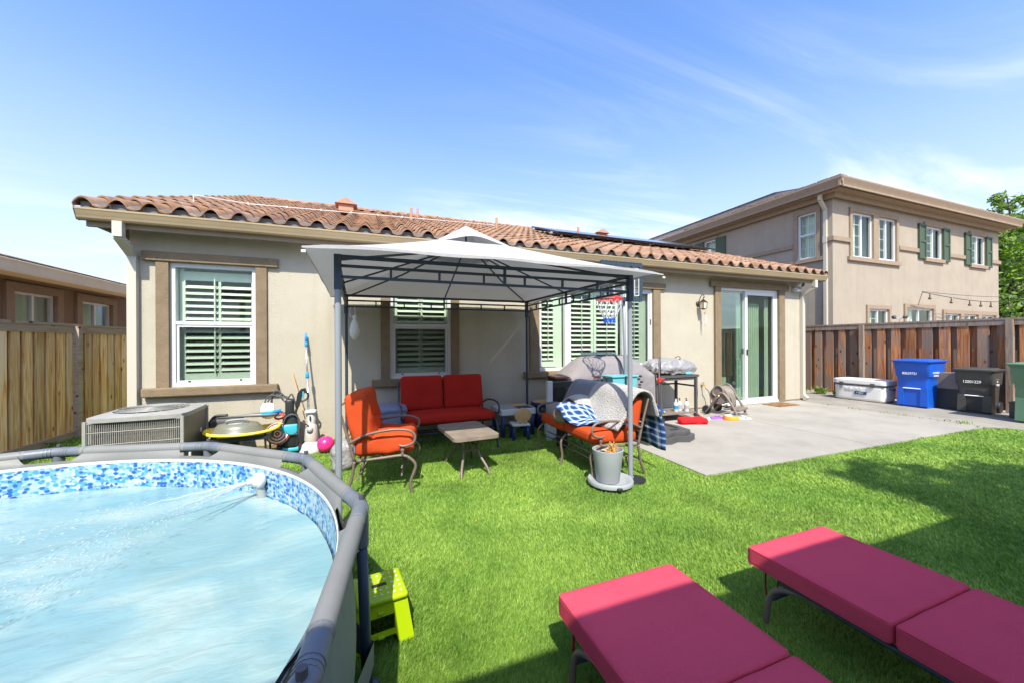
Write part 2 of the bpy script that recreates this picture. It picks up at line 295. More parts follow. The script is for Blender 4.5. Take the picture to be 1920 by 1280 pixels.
def mosaic_mat():
    """printed pebble mosaic of the pool liner, mapped by uv in metres"""
    m = bpy.data.materials.new('blue pebble mosaic liner'); m.use_nodes = True; t = m.node_tree; n = t.nodes; l = t.links; b = n['Principled BSDF']; b.inputs['Roughness'].default_value = .25
    uv = n.new('ShaderNodeUVMap'); mpn = n.new('ShaderNodeMapping'); mpn.inputs['Scale'].default_value = (46, 60, 1); l.new(uv.outputs[0], mpn.inputs[0])
    vo = n.new('ShaderNodeTexVoronoi'); vo.inputs['Scale'].default_value = 1; vo.inputs['Randomness'].default_value = .85; l.new(mpn.outputs[0], vo.inputs[0])
    sx = n.new('ShaderNodeSeparateXYZ'); l.new(vo.outputs['Color'], sx.inputs[0])
    cr = n.new('ShaderNodeValToRGB'); cr.color_ramp.interpolation = 'CONSTANT'; l.new(sx.outputs[0], cr.inputs[0])
    cols = [(0, (.42, .49, .52)), (.22, (.11, .31, .48)), (.42, (.02, .11, .38)), (.60, (.36, .46, .51)), (.72, (.07, .28, .52)), (.86, (.15, .37, .42)), (.94, (.03, .10, .30))]
    el_ = cr.color_ramp.elements; el_[0].position = 0; el_[0].color = (*cols[0][1], 1); el_[1].position = cols[1][0]; el_[1].color = (*cols[1][1], 1)
    for p_, c_ in cols[2:]: e = el_.new(p_); e.color = (*c_, 1)
    ed = n.new('ShaderNodeMapRange'); ed.inputs[1].default_value = .55; ed.inputs[2].default_value = .8; l.new(vo.outputs['Distance'], ed.inputs[0])
    mx = n.new('ShaderNodeMix'); mx.data_type = 'RGBA'; l.new(ed.outputs[0], mx.inputs[0]); l.new(cr.outputs[0], mx.inputs[6]); mx.inputs[7].default_value = (.30, .44, .51, 1)
    l.new(mx.outputs[2], b.inputs['Base Color']); return m
MT['mosaic'] = mosaic_mat()

def water_mat():
    m = bpy.data.materials.new('churned pool water'); m.use_nodes = True; t = m.node_tree; n = t.nodes; l = t.links; b = n['Principled BSDF']
    b.inputs['Roughness'].default_value = .04; b.inputs['IOR'].default_value = 1.333; b.inputs['Specular IOR Level'].default_value = .5
    tcn = n.new('ShaderNodeTexCoord'); mpn = n.new('ShaderNodeMapping'); mpn.inputs['Rotation'].default_value = (0, 0, R(-42)); mpn.inputs['Scale'].default_value = (.8, 1.25, 1); l.new(tcn.outputs['Object'], mpn.inputs[0])
    nz = n.new('ShaderNodeTexNoise'); nz.inputs['Scale'].default_value = 2.1; nz.inputs['Detail'].default_value = 9; nz.inputs['Distortion'].default_value = 1.1; nz.inputs['Roughness'].default_value = .5; l.new(mpn.outputs[0], nz.inputs[0])
    cr = n.new('ShaderNodeValToRGB'); l.new(nz.outputs[0], cr.inputs[0]); e = cr.color_ramp.elements
    e[0].position = .30; e[0].color = (.155, .29, .315, 1); e[1].position = .78; e[1].color = (.37, .42, .385, 1)
    x = e.new(.47); x.color = (.20, .325, .335, 1); x = e.new(.57); x.color = (.255, .365, .355, 1)
    l.new(cr.outputs[0], b.inputs['Base Color'])
    b.inputs['Subsurface Weight'].default_value = 0
    mp2 = n.new('ShaderNodeMapping'); mp2.inputs['Rotation'].default_value = (0, 0, R(-42)); mp2.inputs['Scale'].default_value = (1.2, 3.0, 1); l.new(tcn.outputs['Object'], mp2.inputs[0])
    nb = n.new('ShaderNodeTexNoise'); nb.inputs['Scale'].default_value = 7; nb.inputs['Detail'].default_value = 5; nb.inputs['Distortion'].default_value = .8; l.new(mp2.outputs[0], nb.inputs[0])
    bp = n.new('ShaderNodeBump'); bp.inputs['Strength'].default_value = .22; bp.inputs['Distance'].default_value = .03; l.new(nb.outputs[0], bp.inputs['Height']); l.new(bp.outputs[0], b.inputs['Normal'])
    return m
MT['water'] = water_mat()
MT['drop'] = mat('water droplets', (.62, .68, .70), .1, spec=.8)

MT['drop'].node_tree.nodes['Principled BSDF'].inputs['Alpha'].default_value = .45

def plaid_mat():
    m = bpy.data.materials.new('blue and white plaid flannel'); m.use_nodes = True; t = m.node_tree; n = t.nodes; l = t.links; b = n['Principled BSDF']; b.inputs['Roughness'].default_value = .95
    uv = n.new('ShaderNodeUVMap'); sp = n.new('ShaderNodeSeparateXYZ'); l.new(uv.outputs[0], sp.inputs[0])
    outs = []
    for i in (0, 1):
        a = n.new('ShaderNodeMath'); a.operation = 'MULTIPLY'; a.inputs[1].default_value = 1 / .095; l.new(sp.outputs[i], a.inputs[0])
        f = n.new('ShaderNodeMath'); f.operation = 'FRACT'; l.new(a.outputs[0], f.inputs[0])
        cr = n.new('ShaderNodeValToRGB'); cr.color_ramp.interpolation = 'CONSTANT'; l.new(f.outputs[0], cr.inputs[0]); e = cr.color_ramp.elements
        e[0].position = 0; e[0].color = (.05, .05, .05, 1); e[1].position = .42; e[1].color = (.75, .75, .75, 1)
        for p_, c_ in ((.47, .3), (.53, 1.0), (.72, .3), (.78, .75), (.83, .05)): x = e.new(p_); x.color = (c_, c_, c_, 1)
        outs.append(cr.outputs[0])
    mx = n.new('ShaderNodeMix'); mx.data_type = 'RGBA'; mx.inputs[0].default_value = .5; l.new(outs[0], mx.inputs[6]); l.new(outs[1], mx.inputs[7])
    c2 = n.new('ShaderNodeValToRGB'); l.new(mx.outputs[2], c2.inputs[0]); e = c2.color_ramp.elements
    e[0].position = 0.03; e[0].color = (.008, .03, .13, 1); e[1].position = .85; e[1].color = (.80, .82, .82, 1); x = e.new(.4); x.color = (.09, .22, .46, 1)
    l.new(c2.outputs[0], b.inputs['Base Color']); return m
MT['plaid'] = plaid_mat()

def swirl_mat():
    m = bpy.data.materials.new('red and white swirl'); m.use_nodes = True; t = m.node_tree; n = t.nodes; l = t.links; b = n['Principled BSDF']; b.inputs['Roughness'].default_value = .4
    tcn = n.new('ShaderNodeTexCoord'); wv = n.new('ShaderNodeTexWave'); wv.wave_type = 'RINGS'; wv.rings_direction = 'Y'; wv.inputs['Scale'].default_value = 9; wv.inputs['Distortion'].default_value = 1.2; l.new(tcn.outputs['Object'], wv.inputs[0])
    cr = n.new('ShaderNodeValToRGB'); cr.color_ramp.interpolation = 'CONSTANT'; l.new(wv.outputs[0], cr.inputs[0]); e = cr.color_ramp.elements; e[0].color = (.8, .8, .78, 1); e[1].position = .5; e[1].color = (.55, .02, .02, 1)
    l.new(cr.outputs[0], b.inputs['Base Color']); return m
MT['swirl'] = swirl_mat()

# ------------------------------------------------------------------ mesh helpers
class MB:
    """collects shapes, then links them as ONE mesh object"""
    def __init__(s): s.bm = bmesh.new(); s.uv = s.bm.loops.layers.uv.new('UVMap')
    def box(s, x0, x1, y0, y1, z0, z1, M=None):
        c = [Vector((x, y, z)) for x in (x0, x1) for y in (y0, y1) for z in (z0, z1)]
        if M is not None: c = [M @ p for p in c]
        w_ = [s.bm.verts.new(p) for p in c]
        for f in ((0, 1, 3, 2), (4, 6, 7, 5), (0, 4, 5, 1), (2, 3, 7, 6), (0, 2, 6, 4), (1, 5, 7, 3)): s.bm.faces.new([w_[i] for i in f])
        return s
    def bar(s, p, q, w_=.04, h=.04, up=(0, 0, 1)):
        p = Vector(p); q = Vector(q); d = (q - p); L_ = d.length; d.normalize(); upv = Vector(up)
        if abs(d.dot(upv)) > .98: upv = Vector((0, 1, 0))
        sx = d.cross(upv).normalized(); sz = sx.cross(d).normalized()
        Mx = Matrix((sx, d, sz)).transposed().to_4x4(); Mx.translation = p
        return s.box(-w_ / 2, w_ / 2, 0, L_, -h / 2, h / 2, Mx)
    def rbox(s, size, rad, M=None, seg=3):
        t = bmesh.new(); bmesh.ops.create_cube(t, size=1); bmesh.ops.scale(t, vec=size, verts=t.verts)
        bmesh.ops.bevel(t, geom=t.edges[:], offset=min(rad, min(size) * .49), segments=seg, affect='EDGES', profile=.5)
        s.merge(t, M); return s
    def merge(s, t, M=None):
        mp_ = {}
        for p in t.verts: mp_[p] = s.bm.verts.new(M @ p.co if M is not None else p.co)
        for f in t.faces: 
            try: s.bm.faces.new([mp_[q] for q in f.verts])
            except ValueError: pass
        t.free()
    def tube(s, pts, rad, seg=8, closed=False, cap=True):
        P = [Vector(p) for p in pts]; n_ = len(P)
        rs = rad if isinstance(rad, (list, tuple)) else [rad] * n_
        rings = []; prev = None
        for i in range(n_):
            if closed: d = P[(i + 1) % n_] - P[i - 1]
            else: d = P[min(i + 1, n_ - 1)] - P[max(i - 1, 0)]
            if d.length < 1e-9: d = Vector((0, 0, 1))
            d.normalize()
            if prev is None:
                a = Vector((0, 0, 1)) if abs(d.z) < .9 else Vector((1, 0, 0)); x_ = d.cross(a).normalized()
            else:
                x_ = prev - d * prev.dot(d)
                if x_.length < 1e-6: x_ = d.cross(Vector((0, 0, 1)))
                x_.normalize()
            prev = x_; y_ = d.cross(x_)
            rings.append([s.bm.verts.new(P[i] + (x_ * math.cos(k * 2 * math.pi / seg) + y_ * math.sin(k * 2 * math.pi / seg)) * rs[i]) for k in range(seg)])
        m_ = n_ if closed else n_ - 1
        for i in range(m_):
            a = rings[i]; b = rings[(i + 1) % n_]
            for k in range(seg): s.bm.faces.new([a[k], a[(k + 1) % seg], b[(k + 1) % seg], b[k]])
        if cap and not closed:
            s.bm.faces.new(rings[0][::-1]); s.bm.faces.new(rings[-1])
        return s
    def lathe(s, prof, c=(0, 0, 0), seg=24, M=None, cap=True):
        rings = []
        for (ra, z) in prof:
            ring = []
            for k in range(seg):
                p = Vector((ra * math.cos(k * 2 * math.pi / seg), ra * math.sin(k * 2 * math.pi / seg), z))
                if M is not None: p = M @ p
                ring.append(s.bm.verts.new(p + Vector(c)))
            rings.append(ring)
        for a, b in zip(rings, rings[1:]):
            for k in range(seg): s.bm.faces.new([a[k], a[(k + 1) % seg], b[(k + 1) % seg], b[k]])
        if cap:
            if prof[0][0] > 1e-4: s.bm.faces.new(rings[0][::-1])
            if prof[-1][0] > 1e-4: s.bm.faces.new(rings[-1])
        return s
    def prism(s, poly, d0, d1, plane='XZ', M=None):
        """extrude a polygon; plane XZ extrudes along y, YZ along x, XY along z"""
        def P(a, b, c):
            q = {'XZ': (a, c, b), 'YZ': (c, a, b), 'XY': (a, b, c)}[plane]; q = Vector(q)
            return M @ q if M is not None else q
        A = [s.bm.verts.new(P(a, b, d0)) for a, b in poly]; B = [s.bm.verts.new(P(a, b, d1)) for a, b in poly]
        n_ = len(poly)
        for i in range(n_): s.bm.faces.new([A[i], A[(i + 1) % n_], B[(i + 1) % n_], B[i]])
        s.bm.faces.new(A[::-1]); s.bm.faces.new(B); return s
    def grid(s, fn, nu, nv, uvs=None, wrap=False):
        """fn(i/nu, j/nv) -> point"""
        V_ = [[s.bm.verts.new(fn(i / nu, j / nv)) for j in range(nv + 1)] for i in range(nu if wrap else nu + 1)]
        for i in range(nu):
            for j in range(nv):
                a = V_[i]; b = V_[(i + 1) % len(V_)]
                f = s.bm.faces.new([a[j], b[j], b[j + 1], a[j + 1]])
                if uvs:
                    for lp, (p_, q_) in zip(f.loops, ((i, j), (i + 1, j), (i + 1, j + 1), (i, j + 1))): lp[s.uv].uv = (p_ / nu * uvs[0], q_ / nv * uvs[1])
        return s
    def quad(s, *ps): s.bm.faces.new([s.bm.verts.new(p) for p in ps]); return s
    def sphere(s, c, rad, seg=16, sc=(1, 1, 1), M=None):
        t = bmesh.new(); bmesh.ops.create_uvsphere(t, u_segments=seg, v_segments=max(6, seg // 2), radius=rad)
        Mx = Matrix.Translation(Vector(c)) @ (M.to_4x4() if M is not None else Matrix()) @ Matrix.Diagonal((*sc, 1)); s.merge(t, Mx); return s
    def cushion(s, size, rad, puff=.02, c=(0, 0, 0), M=None, cuts=9, tuft=(), wr=.0, seed=0, pucker=0.0):
        t = bmesh.new(); bmesh.ops.create_cube(t, size=1); bmesh.ops.subdivide_edges(t, edges=t.edges[:], cuts=cuts, use_grid_fill=True)
        hx, hy, hz = (q / 2 for q in size)
        for p in t.verts:
            q = Vector((p.co.x * size[0], p.co.y * size[1], p.co.z * size[2]))
            k = Vector((max(-hx + rad, min(hx - rad, q.x)), max(-hy + rad, min(hy - rad, q.y)), max(-hz + rad, min(hz - rad, q.z))))
            d = q - k
            if d.length > 1e-7: q = k + d.normalized() * rad
            fx = 1 - (q.x / hx) ** 2; fy = 1 - (q.y / hy) ** 2; sg = q.z / hz
            q.z += puff * max(0, fx) ** .5 * max(0, fy) ** .5 * sg
            for (tx, ty, dep) in tuft:
                dd = ((q.x - tx) ** 2 + (q.y - ty) ** 2) / .004
                q.z -= dep * math.exp(-dd) * sg
            if pucker:
                ex = hx - abs(q.x); q.z += pucker * math.exp(-ex / .05) * (mnoise.noise(Vector((q.x * 2 + seed, q.y * 16, 3))) ) * (1 if q.z > 0 else 0)
            if wr: q.z += wr * mnoise.noise(Vector((q.x * 7 + seed, q.y * 7, q.z * 3))); q.x += wr * .6 * mnoise.noise(Vector((q.x * 5, q.y * 5 + seed, q.z * 9)))
            p.co = q
        Mx = (M if M is not None else Matrix.Identity(4)).copy(); Mx = Matrix.Translation(Vector(c)) @ Mx
        s.merge(t, Mx); return s
    def build(s, name, m, parent=None, smooth=False, loc=None, rot=None, angle=None):
        bmesh.ops.recalc_face_normals(s.bm, faces=s.bm.faces)
        me = bpy.data.meshes.new(name); s.bm.to_mesh(me); s.bm.free()
        o = bpy.data.objects.new(name, me); COL.objects.link(o)
        for mm in (m if isinstance(m, (list, tuple)) else [m]): me.materials.append(MT[mm] if isinstance(mm, str) else mm)
        if smooth:
            me.polygons.foreach_set('use_smooth', [True] * len(me.polygons))
            if angle is not None: me.set_sharp_from_angle(angle=R(angle))
        if parent: o.parent = parent
        if loc: o.location = loc
        if rot: o.rotation_euler = rot
        return o

def tag(o, label=None, cat=None, group=None, kind=None):
    if label: o['label'] = label
    if cat: o['category'] = cat
    if group: o['group'] = group
    if kind: o['kind'] = kind
    return o
def thing(name, label, cat, loc=(0, 0, 0), rz=0, group=None):
    o = bpy.data.objects.new(name, None); COL.objects.link(o); o.location = loc; o.rotation_euler = (0, 0, rz); o.empty_display_size = .1
    return tag(o, label, cat, group)
def kids(o): return [c for c in bpy.data.objects if c.parent == o]
def copy_tree(o, parent=None):
    ks = kids(o); c = o.copy(); COL.objects.link(c); c.parent = parent
    for k in ks: copy_tree(k, c)
    return c
def rz(a): return Matrix.Rotation(R(a), 4, 'Z')
def T(x, y, z): return Matrix.Translation((x, y, z))
def smooth_path(pts, n_=6):
    """catmull-rom through points"""
    P = [Vector(p) for p in pts]; out = []
    for i in range(len(P) - 1):
        p0 = P[max(i - 1, 0)]; p1 = P[i]; p2 = P[i + 1]; p3 = P[min(i + 2, len(P) - 1)]
        for k in range(n_):
            t = k / n_; out.append(.5 * ((2 * p1) + (p2 - p0) * t + (2 * p0 - 5 * p1 + 4 * p2 - p3) * t * t + (3 * p1 - p0 - 3 * p2 + p3) * t ** 3))
    out.append(P[-1]); return out
def text_mesh(name, txt, size, m, parent, loc, rot, depth=.001, xs=1.0):
    cu = bpy.data.curves.new(name, 'FONT'); cu.body = txt; cu.size = size; cu.extrude = depth; cu.align_x = 'CENTER'; cu.align_y = 'CENTER'
    to = bpy.data.objects.new(name + '_tmp', cu); COL.objects.link(to)
    dg = bpy.context.evaluated_depsgraph_get(); me = bpy.data.meshes.new_from_object(to.evaluated_get(dg)); 
    bpy.data.objects.remove(to); me.name = name; me.materials.clear(); me.materials.append(MT[m])
    o = bpy.data.objects.new(name, me); COL.objects.link(o); o.parent = parent; o.location = loc; o.rotation_euler = rot; o.scale = (xs, 1, 1); return o
# ------------------------------------------------------------------ the ground
def sheet(name, poly, z, m, kind='structure', thick=None):
    b = MB()
    if thick: b.prism(poly, z - thick, z, 'XY')
    else: b.bm.faces.new([b.bm.verts.new((x, y, z)) for x, y in poly])
    return tag(b.build(name, m), kind=kind)
sheet('ground', [(-400, -400), (400, -400), (400, 400), (-400, 400)], -.09, 'dirt')
LAWN = [(-4.3, -4.5), (9.68, -4.5), (9.68, 2.45), (9.64, 2.62), (9.55, 2.78), (9.38, 2.9), (9.15, 2.95), (3.3, 2.95), (3.42, 5.93), (-2.75, 5.93), (-2.75, 14), (-4.3, 14)]
sheet('lawn', LAWN, .0, 'turf', thick=.08)
sheet('patio', [(3.3, 2.95), (6.345, 2.95), (6.355, 5.93), (3.42, 5.93)], .018, 'concrete', thick=.1)
sheet('patio', [(6.355, 2.95), (9.32, 2.95), (9.42, 5.93), (6.365, 5.93)], .018, 'concrete', thick=.1)
b = MB(); b.prism([(9.333, 2.95), (9.38, 2.9), (9.55, 2.78), (9.64, 2.62), (9.68, 2.45), (9.68, -4.5), (11.6, -4.5), (11.6, 16), (9.72, 16), (9.72, 5.93), (9.433, 5.93)], -.08, .012, 'XY')
tag(b.build('walkway', 'concrete_old'), kind='structure')

def in_poly(X, Y, P):
    ins = np.zeros(len(X), bool); n_ = len(P)
    for i in range(n_):
        x0, y0 = P[i]; x1, y1 = P[(i + 1) % n_]
        c = ((y0 > Y) != (y1 > Y)) & (X < (x1 - x0) * (Y - y0) / (y1 - y0 + 1e-12) + x0)
        ins ^= c
    return ins
def turf_blades():
    n_ = 1500000
    # sample in polar around the camera so that near ground is dense
    d = np.exp(rng.uniform(math.log(1.05), math.log(11.5), n_)); a = rng.uniform(-1.35, 1.5, n_) + R(20.8)
    X = d * np.sin(a); Y = d * np.cos(a)
    keep = in_poly(X, Y, [(x * 1.0, y) for x, y in LAWN]) & (Y > -.6) & ((X + 1.774) ** 2 + (Y - 1.399) ** 2 > 1.45 ** 2)
    keep &= ~((X > -2.7) & (Y > 5.9))
    X = X[keep]; Y = Y[keep]; d = d[keep]; n_ = min(len(X), 640000); X = X[:n_] + rng.normal(0, .008, n_); Y = Y[:n_] + rng.normal(0, .008, n_); d = d[:n_]
    Hh = rng.uniform(.013, .029, n_); wd = .0014 * np.maximum(1, d * .95) * rng.uniform(.8, 1.4, n_)
    th = rng.uniform(0, 2 * np.pi, n_)
    # combed pile: leans mostly one way with swirls
    sw = np.sin(X * 2.1 + np.cos(Y * 1.7) * 2) * .9
    la = R(60) + sw + rng.normal(0, .9, n_); lean = rng.uniform(.25, 1.1, n_) * Hh
    z0 = np.zeros(n_) - .002
    V_ = np.empty((n_, 3, 3))
    V_[:, 0] = np.c_[X - wd * np.cos(th), Y - wd * np.sin(th), z0]
    V_[:, 1] = np.c_[X + wd * np.cos(th), Y + wd * np.sin(th), z0]
    V_[:, 2] = np.c_[X + lean * np.cos(la), Y + lean * np.sin(la), Hh * .85]
    me = bpy.data.meshes.new('grass'); me.vertices.add(n_ * 3); me.vertices.foreach_set('co', V_.reshape(-1))
    me.loops.add(n_ * 3); me.loops.foreach_set('vertex_index', np.arange(n_ * 3)); me.polygons.add(n_); me.polygons.foreach_set('loop_start', np.arange(0, n_ * 3, 3)); me.update(); me.validate()
    me.materials.append(MT['blade']); o = bpy.data.objects.new('grass', me); COL.objects.link(o); tag(o, kind='stuff')
turf_blades()

def weeds(spots):
    b = MB()
    for (x, y, n_, hh) in spots:
        for k in range(n_):
            a = random.uniform(0, 6.28); q = Vector((x + random.gauss(0, .05), y + random.gauss(0, .05), .012)); ln = random.uniform(.5, 1) * hh
            t_ = q + Vector((math.cos(a) * ln * .7, math.sin(a) * ln * .7, ln)); s_ = Vector((-math.sin(a), math.cos(a), 0)) * hh * .12; mid = q.lerp(t_, .5) + Vector((0, 0, ln * .15))
            b.quad(q, mid + s_, t_, mid - s_)
    tag(b.build('weeds', 'weed'), kind='stuff')
weeds([(9.42, 5.2, 14, .05), (9.38, 4.75, 16, .05), (9.37, 4.6, 9, .04), (9.36, 4.2, 12, .05), (9.35, 3.95, 14, .05), (9.34, 3.7, 7, .04), (9.34, 3.4, 10, .06), (9.33, 3.18, 22, .07), (9.2, 2.97, 8, .05), (7.3, 2.96, 8, .05),
       (11.25, 6.4, 60, .22), (11.3, 6.0, 50, .16), (11.35, 6.9, 50, .2), (11.2, 5.7, 30, .12), (11.4, 7.5, 40, .2), (-.55, 5.75, 40, .1), (-.75, 5.8, 30, .1), (-.3, 5.7, 30, .08), (-4.2, 7.2, 20, .08)])

# ------------------------------------------------------------------ wall / window builders (local: facade at y=0, outside is -y)
def wall_mb(b, x0, x1, z0, z1, holes, y=0.0, depth=.16):
    xs = sorted({x0, x1, *[h[0] for h in holes], *[h[1] for h in holes]}); zs = sorted({z0, z1, *[h[2] for h in holes], *[h[3] for h in holes]})
    for i in range(len(xs) - 1):
        for j in range(len(zs) - 1):
            cx = (xs[i] + xs[i + 1]) / 2; cz = (zs[j] + zs[j + 1]) / 2
            if any(h[0] < cx < h[1] and h[2] < cz < h[3] for h in holes): continue
            b.quad((xs[i], y, zs[j]), (xs[i + 1], y, zs[j]), (xs[i + 1], y, zs[j + 1]), (xs[i], y, zs[j + 1]))
    for (a, c, d, e) in holes:
        b.quad((a, y, d), (a, y + depth, d), (a, y + depth, e), (a, y, e)); b.quad((c, y, d), (c, y, e), (c, y + depth, e), (c, y + depth, d))
        b.quad((a, y, e), (a, y + depth, e), (c, y + depth, e), (c, y, e)); b.quad((a, y, d), (c, y, d), (c, y + depth, d), (a, y + depth, d))
    bmesh.ops.remove_doubles(b.bm, verts=b.bm.verts, dist=1e-5)
def frame_mb(b, x0, x1, z0, z1, w_, y0, y1):
    b.box(x0, x0 + w_, y0, y1, z0, z1); b.box(x1 - w_, x1, y0, y1, z0, z1)
    b.box(x0 + w_, x1 - w_, y0, y1, z1 - w_, z1); b.box(x0 + w_, x1 - w_, y0, y1, z0, z0 + w_)
def louvers(b, x0, x1, z0, z1, y, pitch=.083, tilt=34, rail=.055, bot=.1, stile=.03, rod=True, sr=None):
    """one plantation shutter panel"""
    b.box(x0, x0 + stile, y, y + .028, z0, z1); b.box(x1 - stile, x1, y, y + .028, z0, z1)
    b.box(x0 + stile, x1 - stile, y, y + .028, z1 - rail, z1); b.box(x0 + stile, x1 - stile, y, y + .028, z0, z0 + bot)
    z = z0 + bot + pitch * .55
    while z < z1 - rail - pitch * .3:
        Mx = T((x0 + x1) / 2, y + .014, z) @ Matrix.Rotation(R(tilt), 4, 'X')
        hw = (x1 - x0) / 2 - stile - .003
        b.prism([(-.042, 0), (-.02, .005), (.02, .005), (.042, 0), (.02, -.005), (-.02, -.005)], -hw, hw, 'YZ', Mx); z += pitch
    if rod: xm = (x0 + x1) / 2; b.box(xm - .006, xm + .006, y - .034, y - .022, z0 + bot + .04, z1 - rail - .04)

YF = 5.93
house = thing('stucco_house', 'single storey cream stucco house with a terracotta tile roof behind the gazebo', 'house', (0, YF, 0))
XL, XR = -2.747, 9.724
W1 = (-2.355, -1.435, .885, 2.445); W2 = (.28, 1.205, .885, 2.445); W3 = (2.753, 5.229, .925, 2.445); DR = (7.036, 8.86, .03, 2.575)
b = MB(); wall_mb(b, XL, XR, .0, 2.98, [W1, W2, W3, DR])
b.quad((XL, 0, 0), (XL, 0, 2.98), (XL, 11.5, 2.98), (XL, 11.5, 0)); b.quad((XR, 0, 0), (XR, 11.5, 0), (XR, 11.5, 2.98), (XR, 0, 2.98)); b.quad((XL, 11.5, 0), (XL, 11.5, 2.98), (XR, 11.5, 2.98), (XR, 11.5, 0))
# gable ends
for X in (XL, XR): b.quad((X, 0, 2.98), (X, 6.0, 5.1), (X, 11.5, 2.98), (X, 11.0, 2.98))
bmesh.ops.remove_doubles(b.bm, verts=b.bm.verts, dist=1e-5)
b.build('wall', 'stucco', house)
b = MB(); b.box(XL + .2, XR - .2, .9, 6, -.02, 2.9)
b2 = MB(); 
for (x0, x1) in ((XL + .1, 2.0), (2.1, 6.2), (6.3, XR - .1)):
    b2.quad((x0, 1.5, 0), (x1, 1.5, 0), (x1, 1.5, 2.8), (x0, 1.5, 2.8)); b2.quad((x0, .17, 2.8), (x1, .17, 2.8), (x1, 3.5, 2.8), (x0, 3.5, 2.8)); b2.quad((x0, .17, 0.01), (x1, .17, 0.01), (x1, 3.5, 0.01), (x0, 3.5, 0.01))
    b2.quad((x0, .17, 0), (x0, 3.5, 0), (x0, 3.5, 2.8), (x0, .17, 2.8)); b2.quad((x1, .17, 0), (x1, 3.5, 0), (x1, 3.5, 2.8), (x1, .17, 2.8))
b.bm.free(); b2.build('interior', 'interior', house)
b = MB(); b.box(XL - .004, DR[0] - .19, -.012, .0, -.05, .05); b.box(DR[1] + .21, XR + .004, -.012, .0, -.05, .05); b.build('weep_screed', 'trim', house)

def house_window(x0, x1, z0, z1, kind):
    fr = MB(); frame_mb(fr, x0, x1, z0, z1, .048, .012, .10)
    gl = MB(); sh = MB(); sc = MB(); ls = MB()
    if kind == 'hung':
        zm = 1.69; fr.box(x0 + .048, x1 - .048, .02, .07, zm - .022, zm + .022)
        gl.box(x0 + .05, x1 - .05, .055, .059, zm + .02, z1 - .05); gl.box(x0 + .06, x1 - .06, .062, .066, z0 + .05, zm - .02)
        frame_mb(fr, x0 + .052, x1 - .052, z0 + .05, zm - .026, .026, .03, .052)
        sc.box(x0 + .08, x1 - .08, .036, .038, z0 + .078, zm - .05)
        ls.box(x0 + .17, x0 + .195, .018, .03, z0 + .055, z0 + .07); ls.box(x1 - .195, x1 - .17, .018, .03, z0 + .055, z0 + .07)
        xm = (x0 + x1) / 2
        louvers(sh, x0 + .10, xm + .02, z0 + .06, z1 - .14, .112, stile=.012, rod=False); louvers(sh, xm + .022, x1 - .07, z0 + .06, z1 - .14, .112, stile=.012, rod=False); sh.box(xm - .03, xm - .016, .072, .086, z0 + .16, z1 - .17)
        sh.box(x0 + .05, x0 + .10, .12, .155, z0 + .03, z1 - .05); sh.box(x1 - .07, x1 - .05, .12, .155, z0 + .03, z1 - .05); sh.box(x0 + .1, x1 - .07, .12, .155, z1 - .14, z1 - .08)
    else:
        for m0, m1 in ((3.278, 3.398), (4.526, 4.649)): fr.box(m0, m1, .012, .09, z0 + .048, z1 - .048)
        for a, c in ((x0 + .05, 3.278), (3.398, 4.526), (4.649, x1 - .05)):
            gl.box(a, c, .055, .059, z0 + .05, z1 - .05)
        frame_mb(fr, 4.66, x1 - .052, z0 + .052, z1 - .052, .03, .022, .052)
        sc.box(4.69, x1 - .085, .034, .036, z0 + .08, z1 - .08)
        ls.box(x1 - .045, x1 - .03, .0, .012, 1.75, 1.86)
        for a, c in ((x0 + .06, 3.15), (3.41, 3.945), (3.955, 4.50), (4.67, 5.06)): louvers(sh, a, c, z0 + .06, z1 - .09, .125, stile=.055)
        sh.box(3.15, 3.27, .125, .15, z0 + .05, z1 - .05); sh.box(5.06, 5.19, .125, .15, z0 + .05, z1 - .05)
    f = fr.build('window', 'vinyl', house)
    gl.build('pane', 'glass', f); sh.build('shutter', 'shutter', f); sc.build('screen', 'screen', f); ls.build('latch', 'black', f)
    return f
def trims(f, xl, xr, zt, zb, tw, hd=True, outer=.045, lintel=.132, yp=-.038):
    [(lambda q: (q.box(a_, c_, yp, -.001, zb + .002, zt), q.build('side_trim', 'trim', f)))(MB()) for a_, c_ in ((xl - tw, xl - .002), (xr + .002, xr + tw))]
    b = MB(); b.rbox((xr - xl + 2 * tw + 2 * lintel, .054, .115), .006, T((xl + xr) / 2, -.028, zt + .06), 2); b.build('header', 'trim', f)
    if hd: b = MB(); b.rbox((xr - xl + 2 * tw + 2 * lintel, .085, .11), .015, T((xl + xr) / 2, -.0435, zb - .053), 2); b.build('sill', 'trim', f)
w1 = house_window(*W1, 'hung'); trims(w1, W1[0], W1[1], 2.452, .88, .13)
w2 = house_window(*W2, 'hung'); trims(w2, W2[0], W2[1], 2.452, .88, .13)
w3 = house_window(*W3, 'wide'); trims(w3, W3[0], W3[1], 2.452, .92, .18, lintel=.12)
# sliding door
x0, x1, z0, z1 = DR
b = MB(); frame_mb(b, x0, x1, z0, z1, .05, .005, .11); b.box(x0 - .0, x1, -.03, .004, z0, z0 + .045); door = b.build('sliding_door', 'vinyl', house)
b = MB(); frame_mb(b, x0 + .052, 7.86, z0 + .05, z1 - .052, .035, .055, .09); b.build('fixed_frame', 'greenshut', door) if False else b.build('fixed_frame', 'shutter', door)
b = MB(); frame_mb(b, 7.83, x1 - .052, z0 + .05, z1 - .052, .075, .012, .05); sf = b.build('screen_frame', 'vinyl', door)
b = MB(); b.box(x0 + .09, 7.82, .07, .076, z0 + .09, z1 - .09); b.build('pane', 'doorglass', door)
b = MB(); b.box(7.90, x1 - .12, .062, .068, z0 + .12, z1 - .12); b.build('door_pane', 'glass', door)
b = MB(); b.box(7.90, x1 - .12, .028, .029, z0 + .12, z1 - .12); b.build('screen', 'screen', door)
